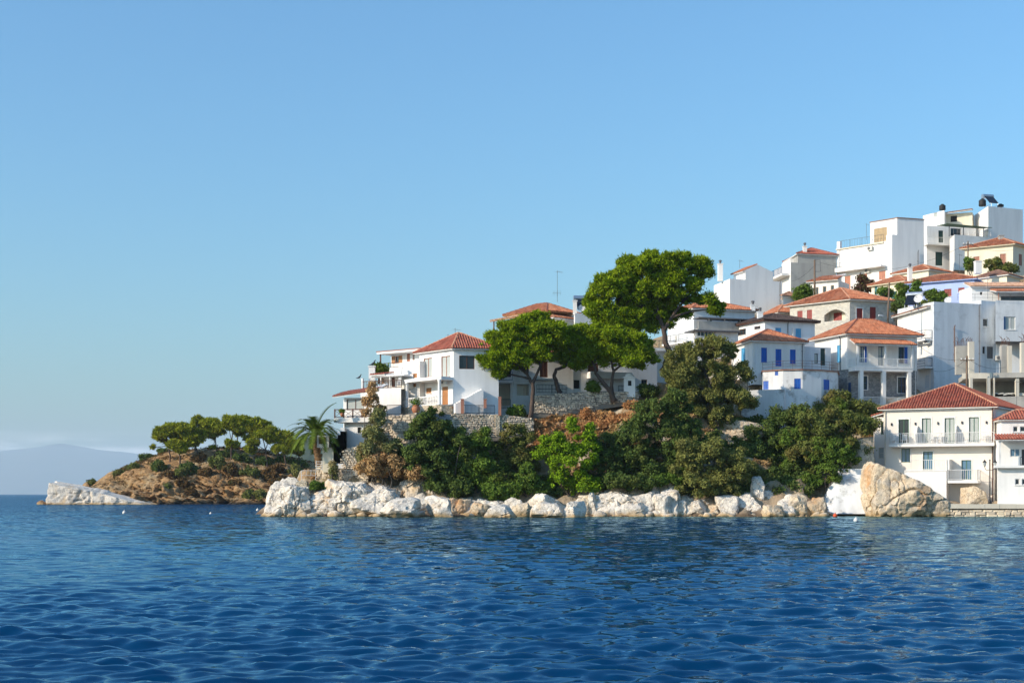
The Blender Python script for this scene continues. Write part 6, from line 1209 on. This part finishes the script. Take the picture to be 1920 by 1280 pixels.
B('reed_clump', 'tall feathery reed clump between palm and terrace wall', 131.2, [(705, 800, 16, 30), (700, 835, 24, 28), (722, 845, 24, 28), (690, 850, 16, 20)], 'reed_leaves', 70, .42, 11000, .11, 33, aspect=3.2, outward=.25)
B('dry_shrub', 'dry tan brushwood low behind the white rocks near the palm', 130.6, [(720, 872, 26, 22), (690, 880, 24, 16), (750, 880, 24, 18), (780, 888, 22, 12)], 'dry_grass', 70, .42, 11000, .10, 34, aspect=3)
B('pale_sapling_crown', 'thin straw-coloured sapling in front of the left terrace house', 132.4, [(698, 738, 10, 20), (690, 765, 10, 16), (705, 755, 8, 12)], 'dry_grass', 22, .3, 1500, .10, 35, aspect=3)
B('low_green_plant', 'low green succulent patch on the rocks under the palm', 129.6, [(598, 911, 15, 7), (618, 914, 8, 5)], 'mid_leaves', 26, .25, 2600, .10, 36)
B('ivy_streak', 'green creeper hanging down the dry stone bank', 131.2, [(626, 880, 6, 14), (624, 893, 7, 10)], 'reed_leaves', 18, .25, 2000, .10, 37)
B('hill_bush', 'round green bush below the grey cement house', 181.0, [(1510, 550, 13, 13), (1505, 558, 10, 8)], 'mid_leaves', 34, .5, 4200, .16, 38)
B('bougainvillea', 'purplish flowering bush before the white block', 183.0, [(1620, 540, 14, 10), (1618, 530, 8, 10), (1608, 546, 9, 8)], 'flower_leaves', 34, .5, 3600, .15, 39)
for k, (px_, py_, rx_, ry_, Y_, lf, lb) in enumerate(((1694, 552, 8, 16, 169, 'mid_leaves', 'slim dark cypress-like bush left of the lavender house'), (1719, 548, 8, 14, 168.5, 'mid_leaves', 'feathery green bush before the lavender wall'), (1752, 557, 16, 13, 168, 'mid_leaves', 'broad green bush under the red windows of the lavender house'), (1684, 575, 14, 12, 166, 'dark_leaves', 'dark bush beside the tilted solar heater'), (1728, 572, 12, 9, 166, 'shrub_leaves', 'low dry bush right of the satellite dish'),
        (1862, 497, 16, 12, 180, 'shrub_leaves', 'yellow-green bush between the brown shutters of the cream house'), (1816, 495, 7, 11, 180, 'mid_leaves', 'narrow green bush at the corner of the cream house'), (1893, 503, 12, 7, 179, 'shrub_leaves', 'low bush at the right foot of the cream house'), (1659, 549, 14, 4, 175.2, 'mid_leaves', 'vine trained over the cream chimney house window'), (1570, 757, 10, 8, 143, 'mid_leaves', 'small bush at the foot of the curved white wall'), (1215, 733, 12, 8, 141, 'dark_leaves', 'small dark bush right of the white shrine'), (1113, 727, 6, 5, 139.8, 'mid_leaves', 'small green garden plant behind the rubble wall'), (968, 772, 12, 6, 137.6, 'mid_leaves', 'green plant at the root of the leaning pine'), (712, 692, 8, 7, 143, 'palm_leaves', 'spiky green plant behind the square chimney'))):
    B('garden_shrub', lb, Y_, [(px_, py_, rx_, ry_), (px_ + rx_ * .3, py_ + ry_ * .5, rx_ * .7, ry_ * .6)], lf, 26, .38, 3000, .14, 50 + k)
for k, (Yb, lst, lf, lb) in enumerate(((130.4, [(985, 895, 26, 24), (1005, 915, 22, 14)], 'mid_leaves', 'green bush filling the gap left of the young pine'), (130.2, [(935, 925, 34, 14), (965, 918, 24, 14)], 'mid_leaves', 'low green bush just above the small ochre boulders'), (130.2, [(1160, 905, 30, 18), (1195, 908, 28, 16)], 'dark_leaves', 'low dark bush at the foot of the widest thicket'), (130.2, [(860, 915, 30, 18), (830, 905, 26, 18)], 'dark_leaves', 'low dark bush under the rounded evergreen'), (134.5, [(1420, 905, 32, 20), (1400, 885, 26, 22)], 'olive_leaves', 'grey-green bush at the bottom of the dark hollow'), (134.5, [(1465, 900, 30, 22), (1495, 890, 26, 26)], 'dark_leaves', 'dark bush at the right bottom of the hollow'), (136.5, [(1385, 845, 30, 22), (1420, 855, 26, 22)], 'dark_leaves', 'dark bush under the bare pale rock face'), (135.5, [(1500, 860, 30, 30), (1480, 830, 26, 26)], 'mid_leaves', 'green bush between hollow and mixed thicket'), (133.0, [(1290, 815, 28, 26), (1310, 840, 26, 22)], 'dark_leaves', 'dark bush under the olive trunk'), (131.0, [(1245, 905, 26, 14), (1275, 900, 22, 18)], 'mid_leaves', 'low green bush left of the grey-green scrub'))):
    B('slope_shrub', lb, Yb, lst, lf, 60, .42, 9000, .12, 400 + k)
# dry bracken bank below the rubble wall
bk = []; rg = random.Random(2)
for i in range(150):
    px_ = rg.uniform(995, 1200); k = (px_ - 995) / 205; Yb = rg.uniform(134.2, 139.0); x = PX(px_, Yb); z = ground(x, Yb)
    bk.append((x, Yb, z + .12, .5, .45, .26))
o = leaves('dry_bracken', 'bracken', None, bk, 26000, .13, 44, loc=(PX(1100, 136), 136, 8), aspect=3.4, outward=.2); o['kind'] = 'stuff'; o['label'] = 'rust-brown dead bracken covering the bank below the rubble wall'; o['category'] = 'bracken'
bk = []
for i in range(420):
    px_ = rg.uniform(560, 1660); Yb = rg.uniform(131, 150); x = PX(px_, Yb); z = ground(x, Yb)
    if z < 2.3: continue
    bk.append((x, Yb, z + .1, .6, .6, .3))
o = leaves('dry_grass', 'dry_grass', None, bk, 30000, .12, 45, loc=(20, 138, 8), aspect=3.4, outward=.2); o['kind'] = 'stuff'; o['label'] = 'straw-coloured dry grass over the slope'; o['category'] = 'grass'
bk = []
for i in range(900):
    x = rg.uniform(-12, 78); Yb = rg.uniform(129.8, 147) if i % 3 else rg.uniform(129.8, 133); z = ground(x, Yb); px_ = 960 + x / Yb * FPX
    if z < 1.7 or px_ > 1635 or px_ < 790: continue
    if 985 < px_ < 1205 and Yb > 134: continue
    if Yb > 141 and px_ < 1400: continue
    bk.append((x, Yb, z + .2, .8, .8, .5))
o = leaves('undergrowth', 'dark_leaves', None, bk, 52000, .165, 46, loc=(20, 138, 8), outward=.4); o['kind'] = 'stuff'; o['label'] = 'dark low undergrowth between the bushes of the slope'; o['category'] = 'undergrowth'
# ---------------------------------------------------------------- palm
PYY = 133.0; t = thing('palm_tree', 'date palm with thick trunk leaning over the left tip', 'palm', P(597, 868, PYY)); m = MB(); pts = [P(598, 872, PYY), P(595, 850, PYY), P(592, 832, PYY), P(592, 817, PYY)]
V_ = [Vector(p) for p in pts]; fine = [V_[i].lerp(V_[i + 1], k / 6) for i in range(3) for k in range(6)] + [V_[-1]]; m.tube(fine, [.30 + .05 * (i % 2) + (.12 if i > 15 else 0) for i in range(len(fine))], 12); m.build('trunk', 'palm_bark', t)
rg = random.Random(9); top = Vector(P(592, 814, PYY))
m = MB()
for i in range(60):      # leaf-base stubs
    z_ = rg.uniform(0, 1); c = V_[0].lerp(V_[-1], z_); th = rg.uniform(0, 6.28); d = Vector((math.cos(th), math.sin(th), .9)); m.tube([c + d * .25, c + d * .42], [.06, .03], 4)
m.build('leaf_bases', 'palm_bark', t)
for i in range(48):
    th = i * 2.399 + rg.uniform(-.2, .2); el = R(70 - 66 * (i / 48) ** .8 + rg.uniform(-8, 8)); Lf = rg.uniform(3.0, 3.7); p = top.copy(); d = Vector((math.cos(th) * math.cos(el), math.sin(th) * math.cos(el), math.sin(el))); sp = [p.copy()]
    for k in range(12): p = p + d * Lf / 12; sp.append(p.copy()); d = (d + Vector((0, 0, -.15 - .03 * (i / 48)))).normalized()
    m = MB(); m.tube(sp, [.035 - .0025 * k for k in range(13)], 4, False)
    for k in range(2, 12):
        for jj in (0, .5):
            c = sp[k].lerp(sp[k + 1], jj) if k < 12 else sp[k]; dd = (sp[min(k + 1, 12)] - sp[k - 1]).normalized(); sd = dd.cross(Vector((0, 0, 1))).normalized(); up = sd.cross(dd); ll = .6 * math.sin(math.pi * (.16 + .8 * k / 12.5)) + .12
            for s_ in (-1, 1):
                e = c + (sd * s_ * .8 + dd * .65 + up * .18 - Vector((0, 0, .16))).normalized() * ll; w_ = dd * .085; m.add([c - w_, c + w_, e], [(0, 1, 2)])
    m.build('frond', 'palm_leaves', t)
# ---------------------------------------------------------------- headland pines and shrubs
YH = 297.0
HPN = [((310, 645), [(255, 400, 105, 65), (330, 370, 90, 60), (150, 525, 28, 22)], 0), ((410, 660), [(372, 510, 70, 42), (420, 545, 45, 26)], -2), ((450, 585), [(345, 340, 80, 50), (410, 420, 50, 60)], 5), ((595, 645), [(470, 360, 80, 70), (550, 450, 80, 55), (520, 490, 60, 35)], -1), ((560, 560), [(610, 290, 70, 60), (590, 380, 80, 60)], 6),
       ((780, 612), [(730, 300, 90, 70), (700, 390, 95, 60), (790, 370, 60, 45), (740, 530, 45, 30)], 1), ((920, 665), [(950, 290, 105, 75), (900, 330, 80, 60), (925, 490, 70, 26)], -1), ((965, 560), [(1060, 280, 70, 60), (1020, 350, 80, 40)], 6), ((1130, 600), [(1190, 300, 90, 55), (1180, 370, 80, 35), (1110, 440, 55, 25)], 5), ((1280, 725), [(1240, 410, 85, 50), (1150, 480, 60, 35), (1110, 545, 55, 32), (1330, 370, 50, 35)], -2), ((1465, 725), [(1420, 420, 90, 55), (1370, 460, 60, 35), (1430, 550, 85, 35), (1500, 480, 60, 50)], -2), ((1600, 650), [(1580, 560, 55, 40), (1560, 500, 50, 30)], 3)]
for i, (b_, cr_, dy) in enumerate(HPN):
    Yp = YH + dy; bp = P(*q('T', *b_), Yp); c0_ = cr_[0]; mid = q('T', (b_[0] * .7 + c0_[0] * .3), (b_[1] * .45 + c0_[1] * .55)); tpx = q('T', c0_[0], c0_[1] + 10); x0_, y0_, z0_ = bp; zg = float(head_z(np.array([x0_]), np.array([Yp]))[0])
    tr = [([(x0_, Yp, min(z0_, zg) - .4), (x0_ + .1, Yp, z0_ + .8), P(*mid, Yp), P(*tpx, Yp)], .2, .08)]
    for c_ in cr_[1:]: tr.append(([P(*mid, Yp), P(*q('T', c_[0], c_[1]), Yp)], .09, .04))
    tree('headland_pine', 'umbrella pine on the bare headland, %s trunk counted from the sea end' % ORDN[i], 'tree', tr, fat(pxblobs('T', Yp, cr_), 1.1), 'far_pine_needles', 'pine_bark', 90, .62, 10000, .25, 100 + i, 'pines on the headland', 14, -.15, .65)
HSH = [(300, 875, 14, 10, 'dark'), (340, 885, 16, 10, 'shrub'), (358, 877, 14, 12, 'dark'), (318, 893, 10, 7, 'rust'), (408, 868, 14, 14, 'shrub'), (432, 882, 12, 12, 'rust'), (470, 885, 18, 13, 'shrub'), (505, 890, 14, 12, 'rust'), (520, 878, 14, 10, 'rust'), (552, 885, 16, 12, 'olive'), (275, 857, 10, 6, 'dark'), (302, 850, 14, 6, 'dark'), (250, 876, 8, 4, 'shrub'), (222, 887, 9, 4, 'shrub'), (235, 880, 8, 4, 'rust'), (173, 906, 5, 4, 'shrub'), (340, 905, 12, 8, 'rust'), (375, 860, 10, 6, 'rust'), (455, 860, 14, 8, 'dark'), (495, 862, 14, 7, 'dark'), (530, 863, 14, 7, 'dark'), (490, 930, 12, 10, 'olive'), (465, 928, 8, 8, 'shrub'), (385, 885, 10, 8, 'rust'), (420, 850, 16, 6, 'dark'), (560, 870, 16, 6, 'dark'), (360, 922, 8, 6, 'rust'), (440, 905, 8, 6, 'rust'), (520, 905, 12, 8, 'rust'), (310, 915, 7, 5, 'shrub')]
rg = random.Random(31)
HSH.sort()
for i, (px_, py_, rx_, ry_, lf) in enumerate(HSH):
    best = min((abs(PZ(py_ + ry_ * .6, yy) - float(head_z(np.array([PX(px_, yy)]), np.array([yy]))[0])), yy) for yy in np.arange(283, 312, .5))[1] - 1.5
    bl = pxblobs(None, best, [(px_, py_, rx_, ry_), (px_ + rx_ * .4, py_ + ry_ * .3, rx_ * .6, ry_ * .6)])
    bush('headland_shrub', 'scrub bush on the headland slope, %s from the sea end' % ORDN[i], 'shrub', bl, dict(dark='dark_leaves', shrub='shrub_leaves', rust='rust_leaves', olive='olive_leaves')[lf], 22, .55, 2300, .22, 200 + i, 'shrubs on the headland', stems=3)
bk = []; rg = random.Random(12)
for i in range(900):
    px_ = rg.uniform(215, 620); yy = rg.uniform(292, 312) if i % 4 else rg.uniform(285, 296); x = PX(px_, yy); z = float(head_z(np.array([x]), np.array([yy]))[0]); bk.append((x, yy, z + .1, .9, .9, .4))
o = leaves('heath', 'rust_leaves', None, bk, 14000, .24, 47, loc=(-70, 300, 8), aspect=2, outward=.3); o['kind'] = 'stuff'; o['label'] = 'rusty dry heath covering the top of the headland'; o['category'] = 'heath'
# ---------------------------------------------------------------- rocks
def poly_rock(name, label, sil, Y, depth, mat, seed, sub=5, rough=.07, soft=40, tilt=.08, front=None):
    """a rock whose side planes pass through the given outline, with leaning front and back"""
    pts = [(PX(x, Y), PZ(y, Y)) for x, y in sil]; cx = sum(p[0] for p in pts) / len(pts); cz = sum(p[1] for p in pts) / len(pts); sx = max(abs(p[0] - cx) for p in pts); sz = max(abs(p[1] - cz) for p in pts); U = [((p[0] - cx) / sx, (p[1] - cz) / sz) for p in pts]; pl = []; rg = random.Random(seed)
    for (x0, z0), (x1, z1) in zip(U, U[1:] + U[:1]):
        nx_, nz_ = z1 - z0, -(x1 - x0); d = math.hypot(nx_, nz_); nx_, nz_ = nx_ / d, nz_ / d; dd = nx_ * x0 + nz_ * z0
        if dd < 0: nx_, nz_, dd = -nx_, -nz_, -dd
        pl.append(((nx_, -tilt * rg.uniform(.4, 1.4), nz_), dd))
    pl += front or [((-.35, -.9, .25), .75), ((.3, -.95, .2), .85), ((0, 1, 0), .9), ((.1, -.9, -.2), .9)]
    V, Fc = rock_mesh(name, mat, (cx, Y + depth * .4, cz), sx, depth, sz, pl, seed, sub, rough, soft=soft, cap=1.55)
    o = mesh_np(name, V, Fc, mat, None, True, loc=(cx, Y, -.5))
    try: o.data.set_sharp_from_angle(angle=R(35))
    except Exception: pass
    return tag(o, label, 'rock')
poly_rock('shore_crag', 'big cream and ochre rock wedge in front of the hotel', [q('E', *p) for p in ((380, 790), (425, 735), (500, 742), (720, 835), (870, 930), (1000, 990), (1100, 1100), (1085, 1240), (400, 1240), (365, 1110))], 128.2, 2.6, 'ochre_rock', 8, 6, .10, 50)
poly_rock('white_spur', 'long white wedge of rock at the seaward foot of the headland', [q('S', *p) for p in ((425, 652), (520, 654), (760, 714), (1000, 764), (1390, 836), (1395, 880), (385, 880))], 277, 4.5, 'white_rock', 9, 6, .10, 60, .05, [((0, -1, .12), .8), ((0, 1, 0), .9)])
poly_rock('spur_toe', 'low dark rock at the very tip of the white spur', [q('S', *p) for p in ((312, 830), (345, 812), (380, 830), (385, 870), (315, 870))], 277.5, .8, 'bluff_rock', 10, 4)
poly_rock('cave_rock', 'tan rock under the hung balcony of the hotel', [q('E', *p) for p in ((1235, 960), (1330, 940), (1420, 1000), (1440, 1110), (1230, 1110))], 130.5, 1.2, 'ochre_rock', 12, 5)
poly_rock('bank_rock', 'bare pale rock face in the shade of the olive tree', [(1352, 792), (1380, 786), (1420, 793), (1440, 806), (1428, 824), (1380, 826), (1350, 815)], 138.6, 1.6, 'ochre_rock', 14, 5)
poly_rock('hut_rock', 'dark rough outcrop beside the hotel side wing', [(1580, 845), (1610, 822), (1638, 818), (1640, 885), (1578, 885)], 134.5, 1.5, 'ochre_rock', 15, 5)
for k, (lb, sil, Yk, dp) in enumerate((('broad white ledge of rock at the left tip of the point', ((60, 950), (80, 880), (150, 740), (250, 685), (420, 715), (480, 800), (470, 960)), 128.4, 2.6), ('highest white rock mass between the palm and the rounded bush', ((430, 955), (450, 800), (560, 715), (700, 680), (900, 665), (1000, 735), (960, 850), (930, 955)), 128.6, 2.8), ('grooved white rock mass under the dry brushwood', ((900, 960), (960, 800), (1060, 705), (1180, 735), (1260, 860), (1260, 965)), 128.3, 2.2), ('pale ledge behind the boulders under the young pine', ((1700, 960), (1760, 850), (1900, 800), (2150, 830), (2300, 870), (2300, 965)), 129.2, 2.0), ('long pale ledge behind the boulders under the widest thicket', ((2750, 960), (2800, 780), (3050, 740), (3250, 790), (3420, 850), (3430, 965)), 129.4, 2.2))):
    poly_rock('rock_ledge', lb, [q('Q', *p) for p in sil], Yk, dp, 'white_rock', 60 + k, 6 if k < 3 else 5, .15, 50, .1)
RK = []
def rk(reg, lst, **k):
    for b_ in lst: x0, y0, x1, y1 = q(reg, b_[0], b_[2], b_[1], b_[3]); RK.append((x0, y0, x1, y1, b_[4] if len(b_) > 4 else 'w'))
rk('Q', [(60, 350, 840, 945), (110, 330, 650, 900), (330, 600, 720, 945), (580, 900, 685, 950), (500, 680, 780, 945), (880, 1140, 700, 958), (1040, 1350, 815, 968), (1215, 1410, 610, 850), (1120, 1260, 720, 850), (1300, 1490, 790, 950), (1470, 1700, 780, 965), (1500, 1650, 660, 820), (1630, 1740, 795, 920, 'o'), (1690, 1860, 805, 948, 'o'), (250, 420, 690, 860), (440, 600, 700, 850), (960, 1120, 680, 850)])
rk('U', [(165, 250, 640, 760, 'o'), (340, 480, 650, 790, 'o'), (475, 695, 695, 805), (600, 750, 635, 780), (690, 805, 680, 795, 'o'), (798, 1055, 600, 790), (890, 1090, 690, 805), (1050, 1235, 665, 805), (1060, 1150, 640, 720, 'o'), (1200, 1330, 640, 785, 'o'), (1245, 1340, 605, 755), (1320, 1505, 620, 785), (1380, 1465, 580, 660), (1480, 1710, 665, 790), (1490, 1720, 505, 720, 'o'), (1580, 1800, 620, 785), (1725, 1840, 490, 660), (1785, 1930, 595, 790), (1120, 1240, 600, 700, 'o'), (20, 150, 525, 680)])
rk('F', [(130, 335, 745, 950), (270, 410, 810, 945), (385, 590, 810, 955), (200, 330, 650, 800, 'o'), (635, 905, 785, 955), (865, 1055, 775, 955), (855, 1015, 710, 830), (985, 1075, 615, 760), (1025, 1190, 735, 900), (1035, 1205, 860, 960, 'o'), (1165, 1365, 785, 950), (1270, 1480, 760, 950, 'o'), (1450, 1610, 800, 945, 'o'), (560, 680, 860, 955, 'o')])
RK.sort(key=lambda r: r[0] + r[2])
wl = [r for r in RK if r[3] >= 957]; ul = [r for r in RK if r[3] < 957]
for row, nm in ((wl, 'at the waterline'), (ul, 'in the row above the waterline')):
    for i, (x0, y0, x1, y1, mk) in enumerate(row):
        if y1 >= 957: Yr = min(max(CAMZ * FPX / (y1 - 2 - HORY), 119), 130.5); Yr = 126 + (Yr - 126) * .6; zl = -.6
        else: Yr = 130.6; zl = PZ(y1, Yr) - .8
        w_ = x1 - x0; size_ = 'large' if w_ > 42 else 'small' if w_ < 27 else 'middling'
        boulder(x0 - w_ * .16, y0 - (y1 - y0) * .05, x1 + w_ * .16, y1, Yr, '%s %s boulder %s, %s from the left tip' % (size_, 'ochre' if mk == 'o' else 'white', nm, ORDN[i]), 300 + int(x0) + int(y0), 'white_rock' if mk == 'w' else 'ochre_rock', .85, 4, .10, 0, 'boulders along the shore', zl)
rg = random.Random(77); bkn = 0
PB = []
for i in range(230):
    px_ = rg.uniform(505, 1560); PB.append(px_)
V_all, F_all, off = [], [], 0
for px_ in PB:
    Yp = rg.uniform(126.6, 131.2); s_ = .14 + .55 * rg.random() ** 2.2; c = (PX(px_, Yp), Yp, max(-.1, ground(PX(px_, Yp), Yp)) + s_ * .2); V, Fc = rock_mesh('p', 'white_rock', c, s_, s_ * .8, s_ * .7, rand_planes(rg, 9), int(px_), 2, .1); V_all.append(V); F_all.append(Fc + off); off += len(V)
o = mesh_np('shore_cobbles', np.concatenate(V_all), np.concatenate(F_all), 'white_rock', None, False, loc=(10, 128, 0)); o['kind'] = 'stuff'; o['label'] = 'small loose stones between the shore boulders'; o['category'] = 'stones'
# ---------------------------------------------------------------- haze over the far shore
def haze():
    m = bpy.data.materials.new('haze_air'); m.use_nodes = True; n = m.node_tree.nodes; l = m.node_tree.links; n.clear(); o = n.new('ShaderNodeOutputMaterial'); p = n.new('ShaderNodeVolumePrincipled'); p.inputs['Color'].default_value = (.78, .91, 1.0, 1); p.inputs['Density'].default_value = 6.0e-5; p.inputs['Anisotropy'].default_value = .0; l.new(p.outputs[0], o.inputs['Volume']); MATS['haze_air'] = m
    b = MB().box(-34000, 34000, -60, 48000, -6, 740).build('haze', 'haze_air'); b['kind'] = 'stuff'; b['label'] = 'pale blue sea haze in front of the far mountains'; b['category'] = 'haze'
USE_HAZE = True
if USE_HAZE: haze()
